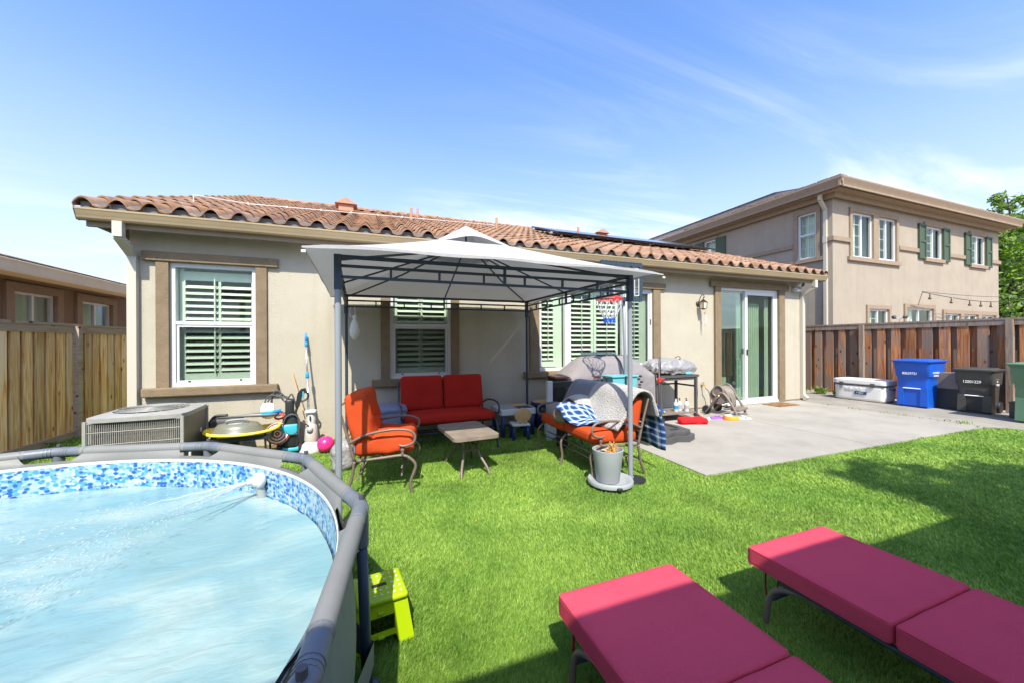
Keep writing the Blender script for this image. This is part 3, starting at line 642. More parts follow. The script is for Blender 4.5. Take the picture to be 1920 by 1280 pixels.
b = MB(); b.rbox((.022, .03, .13), .006, T(7.868, -.002, 1.18)); b.rbox((.02, .02, .12), .005, T(7.80, .048, 1.2)); b.build('handle', 'black', door)
b = MB()
def curtain(x0_, x1_, n_, z0_, z1_, y_, amp):
    b.grid(lambda s_, t_: Vector((x0_ + (x1_ - x0_) * s_, y_ + amp * math.sin(s_ * n_ * 6.283) + .01 * math.sin(s_ * 31), z0_ + (z1_ - z0_) * t_)), n_ * 10, 2)
curtain(8.10, 8.46, 5, .1, 2.28, .19, .03); curtain(8.66, 8.76, 2, .1, 2.4, .17, .02); curtain(7.72, 7.84, 3, .1, 2.5, .15, .02); b.build('curtain', 'curtain', door, smooth=True)
for a_, c_ in ((x0 - .17, x0 - .002), (x1 + .002, x1 + .195)): b = MB(); b.box(a_, c_, -.05, -.001, .02, 2.58); b.build('side_trim', 'trim', door)
b = MB(); b.rbox((9.19 - 6.735, .06, .125), .01, T((9.19 + 6.735) / 2, -.031, 2.645), 2); b.build('header', 'trim', door)
b = MB(); b.box(x0 - .02, x1 + .02, -.06, .0, -.01, .028); b.build('threshold', 'trim_light', door)

# eave: soffit, fascia, gutter, downspouts
EY = -.37                       # gutter lip
GX0, GX1 = -3.05, 10.05
b = MB(); b.box(GX0 + .05, GX1 - .05, -.27, -.235, 2.76, 2.98); b.box(GX0 + .04, GX0 + .075, -.235, 6, 2.80, 3.0); b.build('fascia', 'fascia', house)
b = MB(); b.quad((GX0 + .08, -.235, 2.86), (GX1 - .06, -.235, 2.86), (GX1 - .06, .02, 2.95), (GX0 + .08, .02, 2.95)); b.build('soffit', 'stucco', house)
gp = [(-.27, 2.82), (-.325, 2.822), (-.338, 2.84), (-.345, 2.862), (-.352, 2.878), (-.366, 2.915), (-.372, 2.925), (-.372, 2.945), (-.36, 2.948), (-.358, 2.93), (-.27, 2.93)]
b = MB(); b.prism(gp, GX0, GX1, 'YZ'); g_ = b.build('gutter', 'gutter', house)
b = MB()
for X in (GX0 - .004, GX1 + .001): b.prism([(-.268, 2.815), (-.33, 2.815), (-.378, 2.92), (-.378, 2.955), (-.268, 2.955)], X, X + .003, 'YZ')
b.build('end_cap', 'gutter', g_)
def downspout(xw, xg, zb=.06):
    b = MB(); b.box(xw - .045, xw + .045, -.072, -.004, zb, 2.50)
    b.bar((xg, -.31, 2.66), (xw, -.04, 2.50), .088, .062); b.box(xg - .044, xg + .044, -.345, -.27, 2.655, 2.83)
    b.bar((xw, -.04, zb + .09), (xw, -.14, zb), .088, .062)
    b.build('downspout', 'downspout', house)
downspout(-2.70, -2.70); downspout(9.69, 9.69)
# s-tile roof
RZ0 = 2.962; RS = .37; RY0 = -.36; PER = .292; ROW = .36; NROW = 19
def tile_profile(uu):
    uu = uu % 1.0
    if uu < .58: return .084 * math.sin(math.pi * uu / .58) ** .75
    return -.018 * math.sin(math.pi * (uu - .58) / .42)
b = MB(); ncol = int((GX1 - GX0 + .1) / PER)
us = [0, .05, .12, .2, .29, .38, .46, .53, .58, .68, .79, .9]
cth = math.cos(math.atan(RS)); 
for rw in range(NROW):
    ya = RY0 + rw * ROW * cth - .0; yb = ya + ROW * cth + .03
    for cI in range(ncol):
        x0_ = GX0 - .02 + cI * PER; jx = random.uniform(-.004, .004); jz = random.uniform(-.003, .006)
        uu_ = us + [1.0]
        top = []; bot = []; low = []
        for q in uu_:
            zp = tile_profile(q) if q < 1 else tile_profile(0)
            x_ = x0_ + q * PER + jx
            za = RZ0 + RS * (ya - RY0) + zp + .030 + jz; zb_ = RZ0 + RS * (yb - RY0) + zp - .004
            top.append(b.bm.verts.new((x_, yb, zb_))); bot.append(b.bm.verts.new((x_, ya, za))); low.append(b.bm.verts.new((x_, ya + .004, za - .018)))
        for i in range(len(uu_) - 1):
            b.bm.faces.new([bot[i], bot[i + 1], top[i + 1], top[i]]); b.bm.faces.new([low[i], low[i + 1], bot[i + 1], bot[i]])
roof = b.build('roof', 'tile', house, smooth=True, angle=40)
b = MB(); b.box(GX0 + .02, GX1 - .03, -.30, -.28, 2.92, 3.03); 
b.build('bird_stop', 'mortar', roof)
b = MB()   # rake tiles at both gable ends, ridge tiles
ridY = RY0 + (NROW) * ROW * cth; ridZ = RZ0 + RS * (ridY - RY0)
for X in (GX0 + .055, GX1 - .03):
    for k in range(NROW):
        ya = RY0 + .0 + k * ROW * cth; za = RZ0 + RS * (ya - RY0) + .025
        Lk = ROW * 1.08; p0 = Vector((X, ya, za)); p1 = Vector((X, ya + ROW * cth * 1.05, za + ROW * cth * 1.05 * RS - .025))
        seg = 8; ra = .075
        A = []; B = []
        for s_ in range(seg + 1):
            an = R(-25) + (math.pi + R(50)) * s_ / seg
            A.append(b.bm.verts.new(p0 + Vector((math.cos(an) * ra, 0, math.sin(an) * ra * .9)))); B.append(b.bm.verts.new(p1 + Vector((math.cos(an) * ra * .85, 0, math.sin(an) * ra * .77))))
        for s_ in range(seg): b.bm.faces.new([A[s_], A[s_ + 1], B[s_ + 1], B[s_]])
    b.build('rake_tile', 'tile', roof, smooth=True); b = MB()
b.bm.free()
b = MB(); x_ = GX0
while x_ < GX1:
    A = []; B = []
    for s_ in range(9):
        an = math.pi * s_ / 8; A.append(b.bm.verts.new((x_, ridY + math.cos(an) * .13, ridZ + math.sin(an) * .11 + .01))); B.append(b.bm.verts.new((x_ + .43, ridY + math.cos(an) * .11, ridZ + math.sin(an) * .09 + .01)))
    for s_ in range(8): b.bm.faces.new([A[s_], A[s_ + 1], B[s_ + 1], B[s_]])
    b.bm.faces.new(A); x_ += .39
b.build('ridge_tile', 'tile', roof, smooth=True, angle=50)
b = MB(); b.quad((GX0, ridY, ridZ), (GX1, ridY, ridZ), (GX1, 12, 2.98), (GX0, 12, 2.98)); b.quad((GX0 + .06, -.24, 2.93), (GX0 + .06, ridY, ridZ - .09), (GX1 - .05, ridY, ridZ - .09), (GX1 - .05, -.24, 2.93)); b.build('roof_deck', 'tile_brown', roof)
# roof furniture
def rz_at(y): return RZ0 + RS * (y - RY0)
for (x_, yw, hh, ra) in ((.97, 9.6, .28, .035), (1.22, 10.4, .26, .03), (3.05, 9.1, .3, .03), (5.7, 9.5, .3, .035)):
    y_ = yw - YF; b = MB(); z_ = rz_at(y_); b.tube([(x_, y_, z_ - .05), (x_, y_, z_ + hh + .05)], ra, 10); b.build('vent_pipe', 'terra', house)
for (x_, yw) in ((-.47, 8.9), (6.5, 9.6)):
    y_ = yw - YF; z_ = rz_at(y_); b = MB(); b.rbox((.3, .3, .16), .02, T(x_, y_, z_ + .13)); b.prism([(-.22, 0), (.22, 0), (0, .13)], y_ - .2, y_ + .2, 'XZ', T(x_, 0, z_ + .21)) ; b.build('roof_vent', 'terra', house)
b = MB(); pts = [(-2.45, .95, rz_at(.95) + .19), (-1.9, 1.5, rz_at(1.5) + .115), (1.2, 3.1, rz_at(3.1) + .115), (3.4, 4.2, rz_at(4.2) + .115)]
b.tube(pts, .0065, 8); b.tube([(-2.45, .95, rz_at(.95) + .02), (-2.45, .95, rz_at(.95) + .2)], .006, 8)
for k in range(7): t_ = k / 6; p = Vector(pts[1]).lerp(Vector(pts[2]), t_); b.rbox((.03, .03, .03), .006, T(*p))
b.build('conduit', 'pvc', house)
# solar array: black modules on rails, lying parallel to the slope
sol = []
ang = math.atan(RS)
def slope_pt(x, y, up): return Vector((x, y - up * math.sin(ang), rz_at(y) + up * math.cos(ang)))
ncol_s = 5; wS = 1.0; lS = 1.66
for k in range(ncol_s):
    for j in range(1):
        xa = 4.15 + k * (wS + .02); ya = 1.95 + j * (lS + .02) * math.cos(ang)
        Mx = Matrix.Translation(slope_pt(xa + wS / 2, ya + lS * math.cos(ang) / 2, .2)) @ Matrix.Rotation(ang, 4, 'X')
        b = MB(); b.box(-wS / 2, wS / 2, -lS / 2, lS / 2, -.018, .018, Mx); pnl = b.build('solar_panel', 'solar', house)
b = MB()
for yy in (2.25, 3.3): b.bar(slope_pt(4.1, yy, .155), slope_pt(9.3, yy, .155), .04, .05)
for k in range(6):
    for yy in (2.25, 3.3): b.bar(slope_pt(4.4 + k * .9, yy, .0), slope_pt(4.4 + k * .9, yy, .15), .04, .04, up=(1, 0, 0))
b.build('panel_rail', 'alu', house)

# wall fittings, each its own thing
lamp = thing('wall_lantern', 'bronze carriage lantern with a scroll hook on the wall left of the sliding door', 'wall lamp', (6.42, YF, 2.2))
b = MB(); b.lathe([(.0, 0), (.055, .0), (.05, .02), (.02, .03)], seg=16, M=Matrix.Rotation(R(90), 4, 'X')); b.tube(smooth_path([(0, -.02, -.02), (0, -.05, .09), (0, -.10, .17), (0, -.15, .165), (0, -.165, .13), (0, -.15, .115), (0, -.14, .13)]), .008, 6)
b.tube([(0, -.14, .13), (0, -.14, .08)], .006, 6); b.build('bracket', 'bronze', lamp, smooth=True)
b = MB(); b.lathe([(.012, .09), (.02, .075), (.075, .03), (.078, .02)], (0, -.14, 0), 4, rz(45)); b.lathe([(.058, -.115), (.062, -.105), (.02, -.13)], (0, -.14, 0), 4, rz(45))
for sx in (-1, 1):
    for sy in (-1, 1): b.bar((sx * .044, -.14 + sy * .044, -.11), (sx * .052, -.14 + sy * .052, .022), .008, .008)
b.build('lantern_frame', 'bronze', lamp)
b = MB(); b.lathe([(.056, -.105), (.068, .02)], (0, -.14, 0), 4, rz(45)); b.build('lantern_glass', 'lampglass', lamp)
ch = thing('wind_chime', 'pale wind chime hanging under the wall lantern', 'wind chime', (6.47, YF - .14, 2.08))
b = MB(); b.tube([(0, 0, 0), (0, 0, -.32)], .0025, 5); b.lathe([(.0, -.06), (.022, -.07), (.018, -.1), (.0, -.1)], seg=10); b.sphere((0, 0, -.34), .012); b.build('striker', 'brass', ch)
b = MB()
for k in range(5): a = k * 1.257; b.tube([(.02 * math.cos(a), .02 * math.sin(a), -.09), (.02 * math.cos(a), .02 * math.sin(a), -.25 - .015 * k)], .0035, 6)
b.build('tube', 'mesh_white', ch)
sc_ = thing('security_camera', 'white security camera with a black lens under the right end of the gutter', 'security camera', (9.42, YF, 2.70))
b = MB(); b.rbox((.16, .1, .05), .012, T(0, -.09, -.10)); b.rbox((.11, .08, .05), .012, T(0, -.04, -.06)); b.bar((0, -.02, -.06), (0, -.12, .04), .03, .03); b.build('mount', 'white', sc_)
b = MB(); b.sphere((0, -.16, .045), .07, 16); b.build('housing', 'white', sc_, smooth=True)
b = MB(); b.sphere((.01, -.19, .03), .055, 16); b.build('lens', 'black', sc_, smooth=True)
eb = thing('meter_box', 'small grey utility box on the left corner of the house', 'utility box', (-2.79, YF + .3, 1.3)); b = MB(); b.rbox((.07, .18, .26), .012); b.build('cover', 'white', eb); b = MB(); b.tube([(-.0, 0, -.13), (0, 0, -.9)], .014); b.build('pipe', 'alu', eb)
bib = thing('hose_bib', 'brass garden tap on the wall beside the griddle cart', 'tap', (6.5, YF, .52)); b = MB(); b.tube([(0, 0, 0), (0, -.1, 0), (0, -.12, -.06)], .013); b.tube([(-.0, -.06, 0), (0, -.06, .045)], .006); b.build('spout', 'brass', bib); b = MB(); b.lathe([(0, .045), (.03, .045), (.03, .055), (0, .055)], (0, -.06, 0), 10); b.build('handle', 'brass', bib)
b = MB(); b.tube(smooth_path([(0, -.12, -.06), (.07, -.14, -.15), (.1, -.15, -.35), (.06, -.18, -.5), (-.12, -.22, -.5), (-.3, -.3, -.5)]), .011); o = b.build('garden_hose', 'hose'); o.location = (6.5, YF, .52)
tag(o, 'short tan hose drooping from the wall tap to the patio', 'hose')
pb = thing('outlet_box', 'small brown outlet box on the wall above the cart shelf', 'outlet', (5.05, YF, .55)); b = MB(); b.rbox((.08, .05, .12), .008, T(0, -.026, 0)); b.build('cover', 'taupe', pb)

# ------------------------------------------------------------------ neighbour on the right: two storeys
nh = thing('two_storey_house', 'two storey beige stucco house with dark green shutters behind the right fence', 'house', (14.0, 7.6, 0))
NX = 11.36
up = [(.98, 2.16, 4.2, 5.7), (2.46, 3.56, 4.22, 5.7), (5.5, 6.69, 4.5, 5.71), (8.91, 10.12, 4.5, 5.71)]
dn = [(1.9, 3.08, 1.2, 2.5), (4.19, 6.0, .2, 2.6), (6.85, 8.03, 1.2, 2.45), (8.29, 9.46, 1.2, 2.45), (9.73, 10.99, 1.2, 2.45)]
b = MB(); wall_mb(b, 0, NX, -.05, 6.15, up + dn, depth=.1)
# left face (x=0 plane): make it with the same builder, turned
bl = MB(); lw = [(.46, 1.04, 4.21, 5.76), (4.35, 4.95, 4.5, 5.83)]; wall_mb(bl, -.0, 14, -.05, 6.15, lw, depth=.1)
Mx = Matrix(((0, 1, 0, 0), (1, 0, 0, 0), (0, 0, 1, 0), (0, 0, 0, 1)))
bl.bm.transform(Mx); b.merge(bl.bm); b.quad((NX, 0, -.05), (NX, 14, -.05), (NX, 14, 6.15), (NX, 0, 6.15)); b.build('wall', 'stucco_grey', nh)
b = MB(); b.quad((.12, .9, 0), (NX, .9, 0), (NX, .9, 6), (.12, .9, 6)); b.quad((.9, .12, 0), (.9, 14, 0), (.9, 14, 6), (.9, .12, 6)); b.quad((.12, .1, 2.9), (NX, .1, 2.9), (NX, .9, 2.9), (.12, .9, 2.9)); b.build('interior', 'interior', nh)
def nh_window(rect, M=None, split='v', curtainx=None):
    x0, x1, z0, z1 = rect; b = MB()
    frame_mb(b, x0, x1, z0, z1, .06, .02, .08)
    if split == 'v': xm = (x0 + x1) / 2; b.box(xm - .03, xm + .03, .018, .078, z0 + .06, z1 - .06)
    else: zm = (z0 + z1) / 2 + .05; b.box(x0 + .06, x1 - .06, .018, .078, zm - .03, zm + .03)
    g = MB(); g.box(x0 + .06, x1 - .06, .05, .056, z0 + .06, z1 - .06)
    c_ = MB(); 
    x2 = x1 if split == 'h' else (x0 + x1) / 2
    c_.grid(lambda s_, t_: Vector((x0 + .03 + (x2 - x0 - .03) * s_, .2 + .025 * math.sin(s_ * 22), z0 + (z1 - z0) * t_)), 24, 1)
    m_ = MB()
    for k in (1, 2, 3): zz = z0 + (z1 - z0) * k / 4; m_.box(x0 + .06, x2, .06, .066, zz - .008, zz + .008)
    m_.box((x0 + x2) / 2 - .008, (x0 + x2) / 2 + .008, .0605, .0665, z0 + .06, z1 - .06)
    out = []
    for q in (b, g, c_, m_):
        if M is not None: q.bm.transform(M)
    f = b.build('window', 'vinyl', nh); g.build('pane', 'glass', f); c_.build('curtain', 'shutter', f); m_.build('muntin', 'vinyl', f); return f
def surround(f, x0, x1, z0, z1, tw, M=None, sill=True, m='trim_light', yp=-.05):
    b = MB(); b.box(x0 - tw, x0 - .002, yp, -.001, z0 + .002, z1); b.box(x1 + .002, x1 + tw, yp, -.001, z0 + .002, z1); b.box(x0 - tw, x1 + tw, yp, -.001, z1 + .001, z1 + tw)
    if sill: b.box(x0 - tw - .1, x1 + tw + .1, yp - .03, -.001, z0 - .13, z0)
    if M is not None: b.bm.transform(M)
    b.build('surround', m, f)
f1 = nh_window(up[0]); f2 = nh_window(up[1]); surround(f1, .98, 3.56, 4.2, 5.7, .13); b = MB(); b.box(2.162, 2.458, -.05, -.001, 4.202, 5.7); b.build('mullion_trim', 'trim_light', f2)
for q in (2, 3):
    f = nh_window(up[q]); x0, x1, z0, z1 = up[q]; b = MB(); b.box(x0 - .1, x1 + .1, -.05, -.001, z1 + .002, z1 + .13); b.build('header', 'trim_light', f); b = MB(); b.box(x0 - .1, x1 + .1, -.08, -.001, z0 - .13, z0); b.build('sill', 'trim_light', f)
    for xa in (x0 - .5, x1 + .03):
        b = MB(); b.box(xa, xa + .47, -.045, -.002, z0 - .05, z1 + .03); 
        frame_mb(b, xa, xa + .47, z0 - .05, z1 + .03, .07, -.07, -.046); b.box(xa + .07, xa + .4, -.07, -.046, (z0 + z1) / 2 - .04, (z0 + z1) / 2 + .04); b.build('exterior_shutter', 'greenshut', f)
f = nh_window(dn[0]); surround(f, 1.9, 3.08, 1.2, 2.5, .13)
f = nh_window(dn[1]); surround(f, 4.19, 6.0, .2, 2.6, .14)
for q in (2, 3, 4): f = nh_window(dn[q])
surround(f, 6.85, 10.99, 1.2, 2.45, .15); b = MB(); b.box(8.032, 8.288, -.05, -.001, 1.2, 2.45); b.build('mullion_trim', 'trim_light', f); b = MB(); b.box(9.462, 9.728, -.05, -.001, 1.2, 2.45); b.build('mullion_trim', 'trim_light', f)
f = nh_window(lw[0], Mx, 'h'); surround(f, .46, 1.04, 4.21, 5.76, .13, Mx)
f = nh_window(lw[1], Mx, 'h'); b = MB(); b.box(3.87, 4.34, -.05, -.002, 4.45, 5.85); b.box(4.96, 5.43, -.05, -.002, 4.45, 5.85); b.bm.transform(Mx); b.build('exterior_shutter', 'greenshut', f)
b = MB(); b.box(4.25, 5.05, -.05, -.001, 5.84, 5.97); b.bm.transform(Mx); b.build('surround', 'trim_light', f)
b = MB()
b.bm.free()
for a, c in ((.0, .84), (3.72, 4.99), (7.2, 8.40), (10.63, NX + .06)): b = MB(); b.box(a, c, -.06, -.001, 4.66, 4.8); b.build('belt_course', 'trim_light', nh)
for a, c in ((-.06, .2), (1.18, 3.87), (5.43, 14)): b = MB(); b.box(a, c, -.06, -.001, 4.661, 4.801); b.bm.transform(Mx); b.build('belt_course', 'trim_light', nh)
# roof: low hip with deep eaves
E0 = .5; zt = 6.42
b = MB(); b.box(-E0 + .1, NX + E0 - .1, -E0 + .1, 14, 6.15, 6.2); b.build('soffit', 'trim_light', nh)
b = MB()
pr = [(-E0, 6.24), (-E0 - .02, 6.3), (-E0 - .07, 6.42), (-E0 - .07, 6.46), (-E0 + .05, 6.46), (-E0 + .05, 6.18), (-E0 + .0, 6.18)]
b.prism(pr, -E0 - .05, NX + E0, 'YZ'); b2 = MB(); b2.prism(pr, -E0 - .05, 14.4, 'YZ'); b2.bm.transform(Mx); b.merge(b2.bm); b.build('gutter', 'trim_light', nh)
b = MB(); b.box(-.16, NX + .16, -.16, -.1, 6.0, 6.15); b.box(-.16, -.1, -.1, 14, 6.0, 6.15); b.build('frieze', 'trim_light', nh)
b = MB(); e = E0 + .02; z_ = 6.47; 
b.quad((-e, -e, z_), (NX + e, -e, z_), (NX - 4.5, 5.2, 7.9), (5.2, 5.2, 7.9)); b.quad((-e, -e, z_), (5.2, 5.2, 7.9), (5.2, 9, 7.9), (-e, 14.4, z_)); b.quad((NX + e, -e, z_), (NX + e, 14.4, z_), (NX - 4.5, 9, 7.9), (NX - 4.5, 5.2, 7.9)); b.quad((5.2, 5.2, 7.9), (NX - 4.5, 5.2, 7.9), (NX - 4.5, 9, 7.9), (5.2, 9, 7.9))
for k in range(18):    # flat tiles on the hip nearest the yard
    y_ = -e + k * .34; b.box(-e - .03 , -e + .3, y_, y_ + .31, z_ - .01, z_ + .045 + .01 * (k % 2))
roofn = b.build('roof', 'tile_brown', nh)
for k in range(6):
    b = MB(); ya = 1.7 + k * 1.7; Mq = T(.75, ya + .8, 7.02) @ Matrix.Rotation(-math.atan(.25), 4, 'Y'); b.box(-1.0, 1.0, -.82, .82, 0, .04, Mq); b.build('solar_panel', 'solar', nh)
b = MB(); b.bar((-.31, .18, 6.2), (-.31, .18, 5.98), .1, .08, up=(1, 0, 0)); b.bar((-.31, .18, 5.98), (-.06, .18, 5.72), .08, .1); b.box(-.085, -.004, .135, .225, 0, 5.75); b.box(-.095, -.002, .125, .235, 4.62, 4.84); b.build('downspout', 'downspout', nh)
# string of bulbs and a flood light over there
sl = thing('string_lights', 'string of bare bulbs sagging across the beige two storey house', 'string lights', (18.3, 7.3, 3.0))
b = MB(); cp = []
for k in range(41): t_ = k / 40; cp.append((t_ * 8.5, -.1 - t_ * .5, .12 + .10 * t_ - .28 * math.sin(math.pi * t_)))
b.tube(cp, .012, 5); b.tube([(t_ * 8.5, -.1 - t_ * .5, .14 + .13 * t_ - .12 * math.sin(math.pi * t_)) for t_ in [k / 12 for k in range(13)]], .008, 5); b.tube([(0, -.1, .12), (-.15, -.05, -.35)], .008, 5); b.build('cord', 'cord', sl)
for t_ in (.05, .2, .335, .42, .5, .655, .78, .9):
    b = MB(); z_ = .12 + .10 * t_ - .28 * math.sin(math.pi * t_); b.tube([(t_ * 8.5, -.1 - t_ * .5, z_), (t_ * 8.5, -.1 - t_ * .5, z_ - .12)], .018, 6); b.sphere((t_ * 8.5, -.1 - t_ * .5, z_ - .17), .05, 8); b.build('bulb', 'bulb', sl, smooth=True)
fl = thing('flood_light', 'twin grey flood light clamped on top of the right fence', 'flood light', (11.6, 4.95, 1.87))
b = MB(); b.tube([(0, 0, 0), (0, .02, .05), (0, .06, .08)], .01, 6); b.tube([(0, 0, .04), (0, -.07, .08)], .01, 6); b.build('bracket', 'alu', fl)
for sy in (-1, 1): b = MB(); b.lathe([(.0, -.05), (.035, -.05), (.05, .0), (.045, .012), (0, .012)], (0, sy * .085, .1), 12, Matrix.Rotation(R(70 * sy), 4, 'X')); b.build('lamp_head', 'black_soft', fl, smooth=True)

# ------------------------------------------------------------------ neighbour on the left: one storey
lh = thing('brown_house', 'low brown stucco house with a tan gutter behind the left fence', 'house', (-5.9, 4.5, 0))
Mz = Matrix(((0, -1, 0, 0), (1, 0, 0, 0), (0, 0, 1, 0), (0, 0, 0, 1)))     # local x -> world y, facade faces +x
wl = [(4.76, 5.73, 1.2, 2.38), (6.43, 7.45, 1.2, 2.37), (1.4, 2.4, 1.2, 2.38)]
b = MB(); wall_mb(b, -4, 12, 0, 2.8, wl, depth=.1); b.quad((12, 0, 0), (12, 6, 0), (12, 6, 2.8), (12, 0, 2.8)); b.bm.transform(Mz); b.build('wall', 'stucco_brown', lh)
b = MB(); b.quad((-4, .8, 0), (12, .8, 0), (12, .8, 2.8), (-4, .8, 2.8)); b.bm.transform(Mz); b.build('interior', 'interior', lh)
for q in wl:
    x0, x1, z0, z1 = q; b = MB(); frame_mb(b, x0, x1, z0, z1, .045, .02, .08); xm = (x0 + x1) / 2; b.box(xm - .025, xm + .025, .018, .078, z0 + .045, z1 - .045); b.bm.transform(Mz); f = b.build('window', 'vinyl', lh)
    g = MB(); g.box(x0 + .045, x1 - .045, .05, .056, z0 + .045, z1 - .045); g.bm.transform(Mz); g.build('pane', 'glass', f)
    c_ = MB(); c_.grid(lambda s_, t_: Vector((xm + (x1 - xm) * s_, .25 + .02 * math.sin(s_ * 18), z0 + (z1 - z0) * t_)), 20, 1); c_.bm.transform(Mz); c_.build('curtain', 'curtain', f)
    s_ = MB(); s_.box(x0 - .16, x0 - .002, -.05, -.001, z0 - .14, z1 + .15); s_.box(x1 + .002, x1 + .16, -.05, -.001, z0 - .14, z1 + .15); s_.box(x0 - .001, x1 + .001, -.05, -.001, z1 + .002, z1 + .15); s_.bm.transform(Mz); s_.build('surround', 'trim_light', f)
b = MB(); b.prism([(-.42, 2.56), (-.50, 2.60), (-.50, 2.64), (-.485, 2.76), (-.49, 2.81), (-.47, 2.82), (-.32, 2.82), (-.32, 2.56)], -4.3, 7.9, 'YZ'); b.bm.transform(Mz); b.build('gutter', 'gutter_brightened', lh)
b = MB(); b.box(-4.2, 7.8, -.32, 0.0, 2.56, 2.6); b.bm.transform(Mz); b.build('soffit', 'fascia', lh)
b = MB()
for k in range(12):
    y0_ = -.46 + k * .34; 
    for j in range(38):
        xj = -4.3 + j * .33 + (.16 if k % 2 else 0)
        za = 2.83 + .27 * (y0_ + .44) ; Mq = T(xj, y0_, za) @ Matrix.Rotation(math.atan(.27), 4, 'X'); b.box(0, .32, 0, .38, 0, .026, Mq)
b.bm.transform(Mz); rl = b.build('roof', 'tile_brown', lh)
b = MB(); b.quad((-4.3, -.4, 2.835), (8.3, -.4, 2.835), (8.3, 3.6, 3.9), (-4.3, 3.6, 3.9)); b.bm.transform(Mz); b.build('roof_deck', 'tile_brown', rl)

# ------------------------------------------------------------------ fences
def fence(name, label, x, ya, yb, ht, side, posts, mats, pitch=.19, bw=.135, capw=.14, kick=True):
    """board-on-board fence running along y; side = direction of the yard (+1: yard lies at larger x)"""
    t = thing(name, label, 'fence', (x, ya, 0))
    b = MB(); y = 0; k = 0
    while y < yb - ya:
        off = side * (.03 if k % 2 == 0 else -.06); ww = bw * random.uniform(.93, 1.07)
        b.box(min(off, off + side * .018), max(off, off + side * .018), y, y + ww, .05, ht - .03 + random.uniform(-.004, .004)) if k % 2 == 0 else b.box(min(off, off + side * .016), max(off, off + side * .016), y - .03, y + ww + .02, .05, ht - .03)
        y += pitch / 2 if True else 0
        k += 1
    b.build('board_panel', mats[0], t)
    b = MB(); b.box(-capw / 2, capw / 2, -.1, yb - ya + .1, ht, ht + .038); b.build('top_cap', mats[2], t)
    ys = [-.1] + [p - ya for p in posts] + [yb - ya + .1]
    for i in range(len(ys) - 1):
        b = MB(); b.box(*sorted((side * .04, side * .062)), ys[i] + .05, ys[i + 1] - .05, ht - .105, ht - .002); b.build('top_rail', mats[2], t)
        if kick: b = MB(); b.box(*sorted((side * .04, side * .075)), ys[i] + .05, ys[i + 1] - .05, .0, .10); b.build('kickboard', mats[2], t)
    for p in posts:
        b = MB(); b.box(*sorted((side * .03, side * .12)), p - ya - .045, p - ya + .045, -.05, ht - .002); b.build('post', mats[1], t)
    return t
fence('wood_fence', 'sunny golden cedar board fence on the left beside the brown house', -4.32, -3.0, 15.0, 1.70, 1, [-2.0, .45, 2.9, 5.35, 7.8, 10.25, 12.7], ('fence_l', 'rail_l', 'rail_l'), bw=.148)
fence('wood_fence', 'weathered red brown board fence behind the bins on the right', 11.65, -4.5, 15.0, 1.81, -1, [-3.9, -1.5, .95, 3.33, 5.66, 8.1, 10.5, 13.0], ('fence_r', 'post', 'post'), pitch=.27, bw=.16, kick=False)
# behind the camera: the back fence, the low house, and the unseen cover and tree inferred from the shade across the yard
t = thing('board_fence', 'board fence along the back of the yard', 'fence', (-4.3, -2.75, 0)); b = MB(); k = 0; x_ = 0
while x_ < 15.9: b.box(x_, x_ + .135, (0 if k % 2 else .02), (.016 if k % 2 else .038), .03, 1.75); x_ += .095; k += 1
b.build('board_panel', 'fence_r', t); b = MB(); b.box(0, 15.9, -.05, .09, 1.76, 1.8); b.build('top_cap', 'post', t)
pcv = thing('patio_cover', 'flat roofed timber patio cover along the back of the yard behind the loungers', 'patio cover', (-4.0, -.72, 0))
b = MB(); b.prism([(0, 2.80), (0, 2.93), (-1.95, 3.05), (-1.95, 2.92)], .0, 12.6, 'YZ'); b.build('roof', 'tile_brown', pcv)
b = MB(); b.box(.02, 12.58, -.05, .0, 2.62, 2.795); b.build('beam', 'post', pcv)
for x_ in (.1, 4.1, 8.4, 12.4):
    for y_ in ((-1.85,) if x_ < 9 else (-.1, -1.85)): b = MB(); b.box(x_ - .06, x_ + .06, y_ - .06, y_ + .06, 0, 2.9 if y_ < -1 else 2.62); b.build('post', 'post', pcv)
bh = thing('low_house', 'low pale house with a tan roof beyond the back fence', 'house', (-4.2, -5.6, 0))
b = MB(); b.box(.4, 17.0, -8, -.45, 0, 2.6); b.build('wall', 'stucco', bh)
b = MB(); b.prism([(0, 2.62), (-8.5, 2.62), (-4.2, 4.3)], 0.0, 17.4, 'YZ'); b.build('roof', 'dirt', bh)
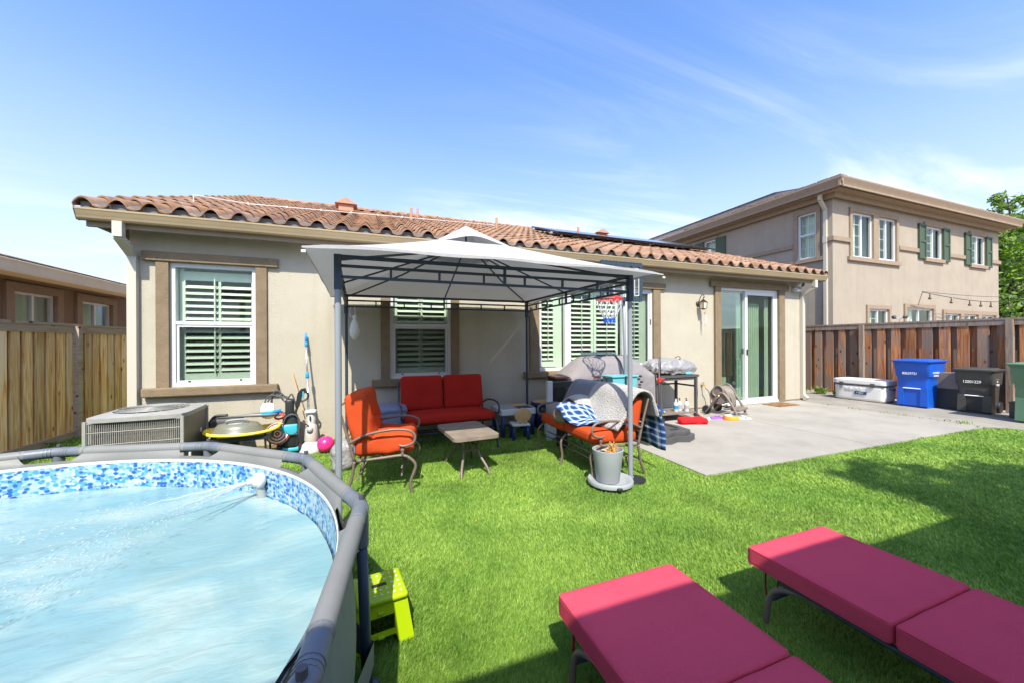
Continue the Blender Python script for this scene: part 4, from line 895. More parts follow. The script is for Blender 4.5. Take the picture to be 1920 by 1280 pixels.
# ------------------------------------------------------------------ trees
def tree(name, label, loc, ht, blobs, nleaf, lsize, trunk_r=.25, seed=1, group=None):
    rg = np.random.default_rng(seed); t = thing(name, label, 'tree', loc, 0, group)
    b = MB(); c0 = blobs[0]
    b.tube(smooth_path([(0, 0, -.1), (.1, .05, ht * .2), (-.1, .1, ht * .45), (0, 0, ht * .8)], 5), [trunk_r * (1 - .75 * i / 15) for i in range(16)], 8)
    for (x, y, z, r_, sz) in blobs:
        b.tube(smooth_path([(0, 0, max(.3, z * .45)), (x * .5, y * .5, z * .8), (x, y, z + .2 * r_)], 5), [trunk_r * .4 * (1 - .8 * i / 10) for i in range(11)], 6)
    b.build('trunk', 'bark', t, smooth=True)
    vols = np.array([r_ ** 3 * sz for (_, _, _, r_, sz) in blobs]); pr = vols / vols.sum()
    idx = rg.choice(len(blobs), nleaf, p=pr); B = np.array(blobs)
    d = rg.normal(size=(nleaf, 3)); d /= np.linalg.norm(d, axis=1)[:, None]
    rad = rg.uniform(.35, 1.0, nleaf) ** .45
    # clumps: jitter leaves around random twig ends
    ncl = max(30, nleaf // 45); ci = rg.choice(len(blobs), ncl, p=pr); cd = rg.normal(size=(ncl, 3)); cd /= np.linalg.norm(cd, axis=1)[:, None]; cr = rg.uniform(.3, 1.05, ncl) ** .5
    cc = B[ci, :3] + cd * (B[ci, 3] * cr)[:, None] * np.c_[np.ones(ncl), np.ones(ncl), B[ci, 4]]
    k = rg.integers(0, ncl, nleaf); P = cc[k] + rg.normal(size=(nleaf, 3)) * (B[ci[k], 3] * .13)[:, None]
    n = rg.normal(size=(nleaf, 3)) + np.array([0, 0, .9]); n /= np.linalg.norm(n, axis=1)[:, None]
    a = np.cross(n, rg.normal(size=(nleaf, 3))); a /= np.linalg.norm(a, axis=1)[:, None]; c = np.cross(n, a)
    s = (lsize * rg.uniform(.6, 1.3, nleaf))[:, None]
    V_ = np.stack([P - a * s, P + c * s * .5, P + a * s, P - c * s * .5], 1).reshape(-1, 3)
    me = bpy.data.meshes.new('crown'); me.vertices.add(nleaf * 4); me.vertices.foreach_set('co', V_.reshape(-1)); me.loops.add(nleaf * 4); me.loops.foreach_set('vertex_index', np.arange(nleaf * 4)); me.polygons.add(nleaf); me.polygons.foreach_set('loop_start', np.arange(0, nleaf * 4, 4)); me.update(); me.validate()
    me.materials.append(MT['leaf']); o = bpy.data.objects.new('crown', me); COL.objects.link(o); o.parent = t
    return t
tree('broadleaf_tree', 'tall bright green leafy tree beyond the far corner of the two storey house', (39.5, 11, 0), 10,
     [(0, 0, 5.5, 3.2, 1.3), (-2.6, 0, 4.0, 2.2, 1.2), (.5, .5, 8.4, 2.3, .8), (-3.4, .3, 6.9, 1.3, .9), (-1.7, 0, 9.2, 1.1, 1.3), (2.8, 0, 6.5, 2.4, 1.2), (-1.7, 0, 10.6, .42, 2.0), (-3.2, 0, 8.4, .5, 1.3), (1.4, 0, 10.3, .6, 1.8), (-2.5, 0, 2.2, 1.9, .9), (4.5, 1, 8.5, 1.5, 1.2), (-.2, .2, 2.6, 2.6, .8)], 30000, .15, .3, 3)
tree('yard_tree', 'leafy tree at the back of the yard behind the loungers', (4.6, -2.3, 0), 6.3,
     [(-.9, -1.0, 6.5, .7, .8), (-.2, -.8, 6.0, .6, .8), (-1.3, -1.0, 7.0, .42, .8), (.6, -.7, 5.6, .6, .8), (1.5, -.7, 5.4, .6, .7), (2.4, -.8, 5.6, .6, .7)], 11000, .065, .09, 5)

# ------------------------------------------------------------------ gazebo
gz = thing('gazebo', 'metal framed gazebo with a pale grey cloth canopy over the garden seats', 'gazebo', (1.1, 4.42, 0))
GP = {'fl': (-.23, 3.15), 'fr': (2.49, 3.15), 'rr': (2.42, 5.68), 'rl': (-.31, 5.68)}
gl_ = lambda x, y, z=0: (x - 1.1, y - 4.42, z)
for k, (x, y) in GP.items():
    fr_ = k in ('fl', 'fr')
    b = MB(); b.tube([gl_(x, y, 0), gl_(x, y, 1.84)], .0245 if fr_ else .02, 12); b.lathe([(.0, .0), (.09, .0), (.09, .008), (.03, .016), (.03, .05)], gl_(x, y), 16); p_ = b.build('post', 'grey_metal' if fr_ else 'dark_metal', gz, smooth=True, angle=40)
    b = MB(); b.rbox((.052, .052, .27), .004, T(*gl_(x, y, 1.965))); b.build('post_sleeve', 'dark_metal', p_)
    if fr_: b = MB(); b.lathe([(0, .012), (.115, .012), (.112, .03), (.04, .034)], gl_(x + .03, y - .02), 20); b.build('foot_plate', 'black', p_, smooth=True, angle=40)
order = ['fl', 'fr', 'rr', 'rl']
for i in range(4):
    a = GP[order[i]]; c = GP[order[(i + 1) % 4]]; A = Vector(gl_(*a)); C_ = Vector(gl_(*c)); D = (C_ - A).normalized()
    b = MB(); q0 = A + D * .02; q1 = C_ - D * .02
    for z in (2.085, 2.015, 1.93): b.bar(q0 + Vector((0, 0, z)), q1 + Vector((0, 0, z)), .018, .022 if z < 2.08 else .03)
    n_ = 7
    for k in range(1, n_):
        m_ = A.lerp(C_, k / n_); b.bar(m_ + Vector((0, 0, 1.94)), m_ + Vector((0, 0, 2.005)), .018, .018, up=D)
    mid = A.lerp(C_, .5)
    b.bar(mid + Vector((0, 0, 1.92)), mid + Vector((0, 0, 2.09)), .026, .022, up=D); b.build('beam', 'dark_metal', gz)
ctr = Vector(gl_(1.09, 4.42, 0))
b = MB()
for k in order:
    A = Vector(gl_(*GP[k])); m_ = (A + Vector((0, 0, 2.08))).lerp(ctr + Vector((0, 0, 2.58)), .5) + Vector((0, 0, -.03)); b.tube([A + Vector((0, 0, 2.06)), m_, ctr + (A - ctr).normalized() * .3 + Vector((0, 0, 2.52))], .011, 8)
for i in range(4):
    A = Vector(gl_(*GP[order[i]])); C_ = Vector(gl_(*GP[order[(i + 1) % 4]])); m0 = A.lerp(C_, .5); b.tube([m0 + Vector((0, 0, 2.07)), ctr + (m0 - ctr).normalized() * .22 + Vector((0, 0, 2.5))], .010, 8)
sq = .24; b.tube([ctr + Vector((sx * sq, sy * sq, 2.52)) for sx, sy in ((-1, -1), (1, -1), (1, 1), (-1, 1))], .011, 8, closed=True); b.build('rafter', 'dark_metal', gz)
CN = [(-.43, 2.86), (2.68, 2.88), (2.60, 5.84), (-.52, 5.84)]
AP = (1.09, 4.42)
def canopy_pt(side, s_, t_):
    """side face: s along the edge, t from edge (0) to apex (1)"""
    a = CN[side]; c = CN[(side + 1) % 4]
    ex = a[0] + (c[0] - a[0]) * s_; ey = a[1] + (c[1] - a[1]) * s_
    zed = 2.108 - .030 * (abs(2 * s_ - 1) ** 10)            # corners droop past the posts
    tx = ex + (AP[0] - ex) * t_; ty = ey + (AP[1] - ey) * t_
    z = zed + (2.70 - zed) * (t_ ** 1.12) - .02 * math.sin(math.pi * t_) * math.sin(math.pi * s_) ** 2
    z += .003 * math.sin(s_ * 17 + side) * (1 - t_)
    return Vector(gl_(tx, ty, z))
b = MB()
for sd_ in range(4):
    b.grid(lambda s_, t_, q=sd_: canopy_pt(q, s_, t_ * .765), 24, 14)
    def val(s_, t_, q=sd_):
        p = canopy_pt(q, s_, 0); n_ = Vector(((AP[0] - CN[q][0]), 0, 0))
        return p + Vector((0, 0, -.0 - t_ * (.022 + .004 * math.sin(s_ * 23 + q)) * (1 if .03 < s_ < .97 else .5)))
    b.grid(val, 24, 1)
cv = b.build('canopy', 'canopy', gz, smooth=True, angle=35)
b = MB()
def vent_pt(side, s_, t_):
    h_ = .41; cs = [(-h_, -h_), (h_, -h_), (h_, h_), (-h_, h_)]; a = cs[side]; c = cs[(side + 1) % 4]; ex = a[0] + (c[0] - a[0]) * s_; ey = a[1] + (c[1] - a[1]) * s_
    z = 2.522 + .075 * math.sin(math.pi * s_) ** 2 * (1 - t_) ** 2 + (2.83 - 2.522) * (t_ ** 1.0); return Vector(gl_(AP[0] + ex * (1 - t_), AP[1] + ey * (1 - t_), z))
for sd_ in range(4): b.grid(lambda s_, t_, q=sd_: vent_pt(q, s_, t_ * .98), 12, 8)
b.build('vent_canopy', 'canopy', gz, smooth=True, angle=40)
b = MB(); b.tube([gl_(AP[0], AP[1], 2.5), gl_(AP[0], AP[1], 2.81)], .012, 8); b.build('centre_pole', 'dark_metal', gz)
for sx, sy in ((-.43, 2.86), (2.68, 2.88)): b = MB(); b.rbox((.03, .02, .02), .004, T(*gl_(sx + .01, sy + .01, 2.045))); b.build('corner_clip', 'white', gz)
bag = thing('net_bag', 'white net bag hanging from the rear left gazebo beam', 'net bag', (-.2, 5.6, 1.92))
b = MB(); b.tube([(0, 0, 0), (0.01, 0, -.12)], .006, 6); b.tube(smooth_path([(-.05, .02, .0), (-.06, 0, -.08), (-.05, 0, -.14)]), .005, 5); b.build('string', 'mesh_white', bag)
b = MB(); b.lathe([(.005, -.11), (.035, -.13), (.02, -.17), (.045, -.22), (.068, -.33), (.055, -.40), (.02, -.45), (0, -.455)], seg=12); b.build('pouch', 'mesh_white', bag, smooth=True)

# ------------------------------------------------------------------ above-ground pool
PC = (-1.774, 1.399); PR = 1.754; NS = 13; A0 = 90.9
pool = thing('frame_pool', 'round grey above ground pool with a blue mosaic liner and churning water', 'pool', (PC[0], PC[1], 0))
def jpos(k, z=.76, rr_=PR): a = R(A0 - k * 360 / NS); return Vector((rr_ * math.cos(a), rr_ * math.sin(a), z))
RL = 1.665; ZB = .70; TR = .0275
NT = NS * 40
def ang_frac(i): q = i / 40; k = int(q); return k % NS, q - k
def hshape(f):       # 1 over the sleeve, 0 at the cut-outs round the joints
    d = min(f, 1 - f); t_ = max(0, min(1, (d - .135) / .035)); return t_ * t_ * (3 - 2 * t_)
def tube_pt(k, f): return jpos(k).lerp(jpos(k + 1), f)
b = MB(); RNG = 9
rows = []
for i in range(NT):
    k, f = ang_frac(i); hh = hshape(f); tp = tube_pt(k, f); rad = Vector((tp.x, tp.y, 0)).normalized(); rt = Vector((tp.x, tp.y, 0)).length
    band = rad * RL + Vector((0, 0, ZB + .022)); low = rad * RL + Vector((0, 0, ZB))
    col = [low, band]
    if hh > .01:
        inner = rad * (rt - TR) + Vector((0, 0, .76 - .006)); col.append(band.lerp(inner, hh * .55)); col.append(band.lerp(inner, hh))
    else: col += [band, band]
    rows.append(col)
for i in range(NT):
    A = rows[i]; B = rows[(i + 1) % NT]
    for j in range(3):
        q = [A[j], B[j], B[j + 1], A[j + 1]]
        if (q[0] - q[3]).length < 1e-4 and (q[1] - q[2]).length < 1e-4: continue
        b.quad(*q)
bmesh.ops.remove_doubles(b.bm, verts=b.bm.verts, dist=1e-5)
sleeve = b.build('inner_sleeve', 'poolgrey', pool, smooth=True, angle=50)
for k in range(NS):
    a, c = jpos(k), jpos(k + 1); d = (c - a).normalized()
    b = MB(); b.tube([a + d * .10, c - d * .10], .0225, 14); tb = b.build('rim_tube', 'pooljoint', pool, smooth=True)
    b = MB(); p0 = a.lerp(c, .155); p1 = a.lerp(c, .845); b.tube([p0, p0.lerp(p1, .5), p1], TR + .003, 16, cap=False); b.build('tube_sleeve', 'poolgrey', tb, smooth=True)
    # elbow joint with ribs, and leg
    pv = jpos(k - 1); d2 = (pv - a).normalized(); b = MB(); b.tube(smooth_path([a + d2 * .155, a + d2 * .05, a + d2 * .018 + (a * 1).normalized() * .0, a + d * .05, a + d * .155], 4), .030, 14)
    for s_ in (-1, 1):
        dd = d if s_ > 0 else d2
        for q in (.03, .045, .06, .15): b.tube([a + dd * (q - .003), a + dd * (q + .003)], .0318, 14)
    b.tube([a + Vector((0, 0, -.16)), a], .027, 12); j_ = b.build('elbow_joint', 'pooljoint', pool, smooth=True, angle=40)
    b = MB(); b.tube([a + Vector((0, 0, .03)), a + Vector((0, 0, .048))], .011, 8); b.build('pin', 'black_soft', j_)
    b = MB(); rad = a.copy(); rad.z = 0; rad.normalize(); b.tube([a + Vector((0, 0, -.14)), Vector((a.x, a.y, 0)) + rad * .02], .021, 12); b.lathe([(0, 0), (.05, 0), (.05, .015), (.025, .03)], Vector((a.x, a.y, 0)) + rad * .02, 12); b.build('leg', 'dark_metal', pool, smooth=True)
b = MB()
for i in range(96):
    a0 = i / 96 * 6.2832; a1 = (i + 1) / 96 * 6.2832
    for r0, z0_, r1, z1_ in ((RL + .004, ZB - .012, RL + .004, ZB + .004), (RL - .004, ZB - .012, RL - .004, ZB + .004), (RL - .004, ZB + .004, RL + .004, ZB + .004)):
        b.quad((r0 * math.cos(a0), r0 * math.sin(a0), z0_), (r0 * math.cos(a1), r0 * math.sin(a1), z0_), (r1 * math.cos(a1), r1 * math.sin(a1), z1_), (r1 * math.cos(a0), r1 * math.sin(a0), z1_))
b.build('liner_bead', 'white', pool)
b = MB(); b.grid(lambda s_, t_: Vector(((RL - .006) * math.cos(s_ * 6.28318), (RL - .006) * math.sin(s_ * 6.28318), .35 + (ZB - .012 - .35) * t_)), 160, 1, uvs=(RL * 6.28318, .34), wrap=True); b.build('liner', 'mosaic', pool, smooth=True)
b = MB(); b.grid(lambda s_, t_: Vector(((RL + .012 + .045 * math.sin(math.pi * t_) + .006 * math.sin(s_ * 6.28318 * NS) * (1 - t_)) * math.cos(s_ * 6.28318), (RL + .012 + .045 * math.sin(math.pi * t_) + .006 * math.sin(s_ * 6.28318 * NS) * (1 - t_)) * math.sin(s_ * 6.28318), (ZB + .02) * (1 - t_))), 160, 10, wrap=True); b.build('outer_wall', 'poolwall', pool, smooth=True)
# straps low on the legs
for k in range(NS):
    b = MB(); a = jpos(k); rad = Vector((a.x, a.y, 0)).normalized(); tn = Vector((-rad.y, rad.x, 0))
    for s_ in (-1, 1): b.quad(Vector((a.x, a.y, .10)) + rad * .045, Vector((a.x, a.y, .19)) + rad * .045, rad * (RL + .05) + tn * s_ * .2 + Vector((0, 0, .22)), rad * (RL + .05) + tn * s_ * .2 + Vector((0, 0, .06)))
    b.build('leg_strap', 'poolgrey', pool)
# water: displaced by the jet's churn
WZ = .535
b = MB(); NRw, NAw = 90, 220
Vw = []
for i in range(NRw + 1):
    ring = []
    for j in range(NAw):
        ra = (RL - .012) * (i / NRw); a = j / NAw * 6.28318; x = ra * math.cos(a); y = ra * math.sin(a)
        q = Vector((x * 1.0 + .62 * y, y * 2.4 - x * 1.2, 0)); z = .010 * mnoise.fractal(q * 1.7, 1.0, 2.0, 4) + .004 * mnoise.noise(q * 7)
        ring.append(b.bm.verts.new((x, y, WZ + z)))
    Vw.append(ring)
for i in range(NRw):
    for j in range(NAw): b.bm.faces.new([Vw[i][j], Vw[i + 1][j], Vw[i + 1][(j + 1) % NAw], Vw[i][(j + 1) % NAw]])
bmesh.ops.remove_doubles(b.bm, verts=b.bm.verts, dist=1e-6)
wt = b.build('pool_water', 'water', None, smooth=True, loc=(PC[0], PC[1], 0)); tag(wt, kind='structure')
jn = Vector((-.605, 2.53, .635)) - Vector((PC[0], PC[1], 0))
b = MB(); inw = -Vector((jn.x, jn.y, 0)).normalized(); wallp = Vector((jn.x, jn.y, 0)).normalized() * (RL - .01) + Vector((0, 0, .52))
b.sphere(jn, .040, 18); b.lathe([(.026, -.03), (.043, -.02), (.047, .0), (.043, .012), (.03, .02)], jn, 20, Vector((-.85, -.5, .05)).to_track_quat('Z', 'Y').to_matrix().to_4x4(), cap=False); b.tube([jn, jn + Vector((-.05, -.028, .004))], .019, 14); jo = b.build('jet_nozzle', 'white', pool, smooth=True, angle=50)
b = MB(); b.tube(smooth_path([jn + Vector((0, 0, -.02)), jn + Vector((.012, .006, -.07)), jn + Vector((.02, .012, -.14))]), [.024] * 13, 12); b.build('nozzle_pipe', 'potgrey', jo, smooth=True)
# the spray: separate flying drops
b = MB(); src = Vector((PC[0], PC[1], 0)) + jn + Vector((-.05, -.02, .0)); rs = random.Random(4)
for arc in range(3):
    tx, ty = ((-2.05, 1.75), (-1.55, 1.35), (-1.25, 1.35))[arc]
    for k in range(300):
        t_ = rs.uniform(.06, 1.0) ** .8; base = Vector((src.x + (tx - src.x) * t_, src.y + (ty - src.y) * t_, src.z + .07 * t_ - .17 * t_ * t_ + (0.01 - .012 * arc) * t_ * 2))
        sp_ = .012 + .05 * t_; p = base + Vector((rs.gauss(0, sp_), rs.gauss(0, sp_), rs.gauss(0, sp_ * .5)))
        if p.z < WZ + .008: p.z = WZ + .008
        ln = rs.uniform(.004, .016); wd = rs.uniform(.0010, .0020) * (1 + .5 * t_); d = Vector((tx - src.x, ty - src.y, -.25 * t_ + .05)).normalized()
        a_ = d.orthogonal().normalized(); c_ = d.cross(a_); q = [b.bm.verts.new(p + a_ * wd * math.cos(m) + c_ * wd * math.sin(m)) for m in (0, 2.09, 4.19)]; e0 = b.bm.verts.new(p - d * ln); e1 = b.bm.verts.new(p + d * ln)
        for m in range(3): b.bm.faces.new([q[m], q[(m + 1) % 3], e1]); b.bm.faces.new([q[(m + 1) % 3], q[m], e0])
for arc in range(3):
    tx, ty = ((-2.05, 1.75), (-1.55, 1.35), (-1.25, 1.35))[arc]; P = []; RR_ = []
    for k in range(15):
        t_ = k / 14 * .26; P.append((src.x + (tx - src.x) * t_ + .004 * math.sin(k * 2.1), src.y + (ty - src.y) * t_, src.z + .07 * t_ - .17 * t_ * t_ + (0.01 - .012 * arc) * t_ * 2 + .003 * math.sin(k * 1.7 + arc))); RR_.append(.009 * (1 - k / 16) + .001 * math.sin(k * 3))
    b.tube(P, RR_, 7)
js = b.build('water_spray', 'drop', None, smooth=True); tag(js, kind='stuff')

# ------------------------------------------------------------------ step stool
st = thing('step_stool', 'lime green folding step stool on the grass beside the pool', 'step stool', (.035, 1.96, 0), R(7))
b = MB(); b.rbox((.235, .235, .028), .012, T(0, 0, .213)); 
n_base = len(b.bm.faces)
for i in range(7):
    for j in range(5):
        if 2 <= i <= 4 and j == 2: continue
        b.lathe([(.0065, 0), (.0065, .0022), (0, .0022)], (-.09 + i * .03, -.08 + j * .04, .2265), 8)
b.bm.faces.ensure_lookup_table()
for f_ in b.bm.faces[n_base:]: f_.material_index = 1
tp_ = b.build('step', ['lime', 'white'], st, smooth=True, angle=35)
b = MB(); b.rbox((.07, .026, .004), .0015, T(0, 0, .2262)); b.build('grip_slot', 'black', tp_)
def panel(sy):
    b = MB(); L0, L1 = .115, .145; zt_ = .20; z0_ = 0
    def X(z): return L1 + (L0 - L1) * z / zt_
    def Y(z): return sy * (.125 + (.10 - .125) * z / zt_)
    # frame pieces around the hand hole and the arch
    def slab(x0a, x1a, z0a, x0b, x1b, z1b, th=.012):
        ys = (Y(z0a), Y(z1b)); v_ = [(x0a, ys[0], z0a), (x1a, ys[0], z0a), (x1b, ys[1], z1b), (x0b, ys[1], z1b)]; o_ = [(p[0], p[1] - sy * th, p[2]) for p in v_]
        A = [b.bm.verts.new(p) for p in v_]; B = [b.bm.verts.new(p) for p in o_]
        for i in range(4): b.bm.faces.new([A[i], A[(i + 1) % 4], B[(i + 1) % 4], B[i]])
        b.bm.faces.new(A); b.bm.faces.new(B[::-1])
    slab(-X(.14), X(.14), .14, -X(.2), X(.2), .2); slab(-X(.07), -.055, .07, -X(.14), -.055, .14); slab(.055, X(.07), .07, .055, X(.14), .14)
    slab(-X(.05), X(.05), .05, -X(.07), X(.07), .07); slab(-X(0), -.075, 0, -X(.05), -.06, .05); slab(.075, X(0), 0, .06, X(.05), .05)
    for z_ in (.16, .055): b.tube([(-.02, Y(z_) + sy * .004, z_), (.005, Y(z_) + sy * .004, z_)], .008, 8)
    b.build('leg_panel', 'lime', st)
panel(-1); panel(1)
for sx in (-1, 1):
    b = MB(); Z = [0, .05, .15, .2]
    for (ya, yb, za, zb) in ((-.12, -.03, 0, .2), (.03, .12, 0, .2), (-.03, .03, .12, .2)):
        xa = sx * (.143 - .028 * za / .2); xb = sx * (.143 - .028 * zb / .2); v_ = [(xa, ya, za), (xa, yb, za), (xb, yb * .85, zb), (xb, ya * .85, zb)]
        A = [b.bm.verts.new(p) for p in v_]; B = [b.bm.verts.new((p[0] - sx * .01, p[1], p[2])) for p in v_]
        for i in range(4): b.bm.faces.new([A[i], A[(i + 1) % 4], B[(i + 1) % 4], B[i]])
        b.bm.faces.new(A); b.bm.faces.new(B[::-1])
    b.build('side_panel', 'lime', st)

# ------------------------------------------------------------------ loungers
def lounger(label, x0, x1, y_end, y_seam, zt=.352):
    xc = (x0 + x1) / 2; w_ = x1 - x0
    t = thing('sun_lounger', label, 'sun lounger', (xc, y_end - .9, 0), 0, 'sun loungers with crimson cushions')
    segs = [(y_end, y_seam), (y_seam - .005, y_seam - .60), (y_seam - .605, y_seam - 1.28)]; oy = y_end - .9
    b = MB()
    for k, (ya, yb) in enumerate(segs):
        b.cushion((w_, ya - yb, .09), .016, puff=.008, c=(0, (ya + yb) / 2 - oy, zt - .049), cuts=34, wr=.0045, pucker=.005, seed=k * 3 + xc)
    cu = b.build('cushion', 'pink_fabric', t, smooth=True)
    b = MB()
    for k, (ya, yb) in enumerate(segs):
        yy0, yy1 = yb - oy + .006, ya - oy - .006; hx = w_ / 2 - .003
        for z_ in (zt - .010, zt - .088):
            P = []; rc = .016
            for (cx_, cy_, a0) in ((hx - rc, yy1 - rc, 0), (-hx + rc, yy1 - rc, 90), (-hx + rc, yy0 + rc, 180), (hx - rc, yy0 + rc, 270)):
                for q in range(5): P.append((cx_ + rc * math.cos(R(a0 + q * 22.5)), cy_ + rc * math.sin(R(a0 + q * 22.5)), z_))
            b.tube(P, .0026, 6, closed=True)
    b.build('piping', 'pink_fabric', cu, smooth=True)
    b = MB(); fz = zt - .115; fx = w_ / 2 - .035; yE = y_end - oy - .10; yN = segs[-1][1] - oy
    for s_ in (-1, 1): b.tube([(s_ * fx, yN, fz), (s_ * fx, yE - .05, fz)], .014, 8)
    for y_ in (yE - .05, yE - .6, yE - 1.2): b.tube([(-fx, y_, fz), (fx, y_, fz)], .011, 8)
    b.build('frame', 'dark_metal', t, smooth=True)
    for yy, s2 in ((yE - .02, 1), (yN + .15, -1)):
        for s_ in (-1, 1):
            b = MB(); b.tube(smooth_path([(s_ * fx, yy - s2 * .22, fz - .005), (s_ * fx, yy - s2 * .10, fz - .012), (s_ * (fx + .015), yy - s2 * .0, fz - .07), (s_ * (fx + .02), yy + s2 * .03, .0)]), .014, 8); b.build('leg', 'brown_metal', t, smooth=True)
        b = MB(); b.tube([(-fx - .012, yy + s2 * .012, .13), (fx + .012, yy + s2 * .012, .13)], .011, 8); b.build('stretcher', 'dark_metal', t, smooth=True)
    b = MB()
    for s_ in (-1, 1):
        xx = s_ * (fx - .0); 
        b.grid(lambda u_, v_, q=xx: Vector((q + .004 * math.sin(v_ * 5) + u_ * .014 - .007, yE + .02 + .006 * math.sin(v_ * 4), zt - .09 - v_ * .13)), 1, 6)
        b.grid(lambda u_, v_, q=xx: Vector((q - s_ * .03 + u_ * .014, yE - .02 + .01 * v_, zt - .09 - v_ * .10)), 1, 6)
    b.build('tie', 'piping', t)
    return t
lounger('crimson cushioned lounger in the foreground, the one nearer the pool and step stool', .745, 1.36, 1.43, .865)
lounger('crimson cushioned lounger nearer the right edge, its curved bronze leg showing', 1.845, 2.46, 1.40, .815)
# ------------------------------------------------------------------ metal garden seats; local: seat faces -y
def garden_seat(name, label, loc, rot, w_, d, nseat, fabric, cat, group=None, metal='brown_metal', backs=True, midleg=False, backh=.86, wr=.004, sth=.12, oneseat=False, foot=.10, bch=.50, bct=.12):
    t = thing(name, label, cat, (*loc, 0), rot, group); hw = w_ / 2; hd = d / 2
    b = MB()
    for s_ in (-1, 1):
        b.tube(smooth_path([(s_ * hw, hd - .02, .33), (s_ * hw, 0, .345), (s_ * hw, -hd + .05, .36), (s_ * hw, -hd - .02, .345)]), .014, 8)
        b.tube(smooth_path([(s_ * hw, hd + .14, backh), (s_ * hw, hd + .07, .60), (s_ * hw, hd, .33)]), .013, 8)
    for y_, z_ in ((hd - .03, .33), (0, .34), (-hd + .05, .355)): b.tube([(-hw, y_, z_), (hw, y_, z_)], .010, 8)
    for z_, y_ in ((backh, hd + .14), (.56, hd + .06)): b.tube([(-hw, y_, z_), (hw, y_, z_)], .010, 8)
    b.tube([(-hw, hd - .02, .16), (hw, hd - .02, .16)], .008, 6); b.tube([(-hw, -hd + .04, .17), (hw, -hd + .04, .17)], .008, 6)
    b.tube([(-hw, -hd + .04, .24), (hw, -hd + .04, .24)], .008, 6)
    b.build('frame', metal, t, smooth=True)
    for s_ in (-1, 1):
        b = MB(); b.tube(smooth_path([(s_ * hw, -hd - .02, .345), (s_ * hw, -hd - .09, .26), (s_ * hw, -hd - foot * .7, .10), (s_ * hw, -hd - foot, .0)]), [.014] * 13 + [.015] * 6, 8); b.build('leg', metal, t, smooth=True)
        b = MB(); b.tube(smooth_path([(s_ * hw, hd, .33), (s_ * hw, hd + .03, .15), (s_ * hw, hd + .09, .0)]), .014, 8); b.build('leg', metal, t, smooth=True)
        b = MB(); b.tube(smooth_path([(s_ * hw, hd + .045, .50), (s_ * (hw + .015), hd * .5, .575), (s_ * (hw + .02), -hd * .4, .61), (s_ * (hw + .02), -hd - .02, .60), (s_ * (hw + .02), -hd - .085, .55), (s_ * (hw + .02), -hd - .07, .48), (s_ * (hw + .015), -hd + .01, .452), (s_ * (hw + .01), -hd + .06, .46)]), .013, 8)
        b.lathe([(.016, .35), (.016, .38), (.011, .39), (.019, .405), (.019, .42), (.011, .43), (.016, .44), (.016, .46)], (s_ * hw, -hd + .03, 0), 10); b.build('armrest', metal, t, smooth=True)
    if midleg: b = MB(); b.tube(smooth_path([(0, -hd - .02, .345), (0, -hd - .09, .26), (0, -hd - .075, .10), (0, -hd - .10, .0)]), .014, 8); b.build('leg', metal, t, smooth=True)
    sw = (w_ - .04) / nseat
    if nseat == 1: segs = [(0, sw)]
    else: segs = [(-sw / 2 - .003, sw - .006), (sw / 2 + .003, sw - .006)]
    b = MB()
    for k, (cx_, sz) in enumerate([(0, w_ - .04)] if oneseat else segs): b.cushion((sz, d + .08, sth), .045, puff=.022, c=(cx_, -.03, .365 + sth / 2), M=Matrix.Rotation(R(-3), 4, 'X'), cuts=12, wr=wr, seed=k * 5 + loc[0])
    sc1 = b.build('seat_cushion', fabric, t, smooth=True)
    if backs:
        b = MB()
        for k, (cx_, sz) in enumerate(segs):
            Mx = T(cx_, hd - .0 - (bct - .12) * .4, .45 + bch / 2) @ Matrix.Rotation(R(72 + 6), 4, 'X')
            b.cushion((sz, bch, bct), .045, puff=.03, M=Mx, cuts=12, tuft=((0, -.02, .03),), wr=wr, seed=k * 9 + 2)
        bk = b.build('back_cushion', fabric, t, smooth=True)
        b = MB()
        for k, (cx_, sz) in enumerate(segs):
            Mx = T(cx_, hd - .0 - (bct - .12) * .4, .45 + bch / 2) @ Matrix.Rotation(R(78), 4, 'X')
            b.tube([Mx @ Vector((q, -.02, (bct - .12) / 2 + .0815 - .02 * (abs(q) / (sz / 2)) ** 4)) for q in np.linspace(-sz / 2 + .03, sz / 2 - .03, 9)], .003, 5)
        b.build('seam', 'piping', bk)
    return t
garden_seat('loveseat', 'dark red two seat cushioned bench against the shaded wall under the gazebo', (1.0, 5.22), 0, 1.24, .62, 2, 'red_fabric', 'loveseat', midleg=False, metal='dark_metal', wr=.004, oneseat=True, sth=.11)
aa = R(-10)
garden_seat('armchair', 'orange cushioned armchair seen from its side beside the front left gazebo post', (.14, 4.03), aa + math.pi / 2, .64, .46, 1, 'orange_fabric', 'armchair', wr=.026, sth=.17, foot=.06, backh=.84, bch=.50, bct=.19)
rs_ = garden_seat('garden_bench', 'orange cushioned metal garden bench heaped with blankets behind the grey planter', (2.42, 3.88), R(-90), 1.26, .50, 2, 'orange_fabric', 'bench', midleg=True, backs=True, bch=.38, backh=.82)

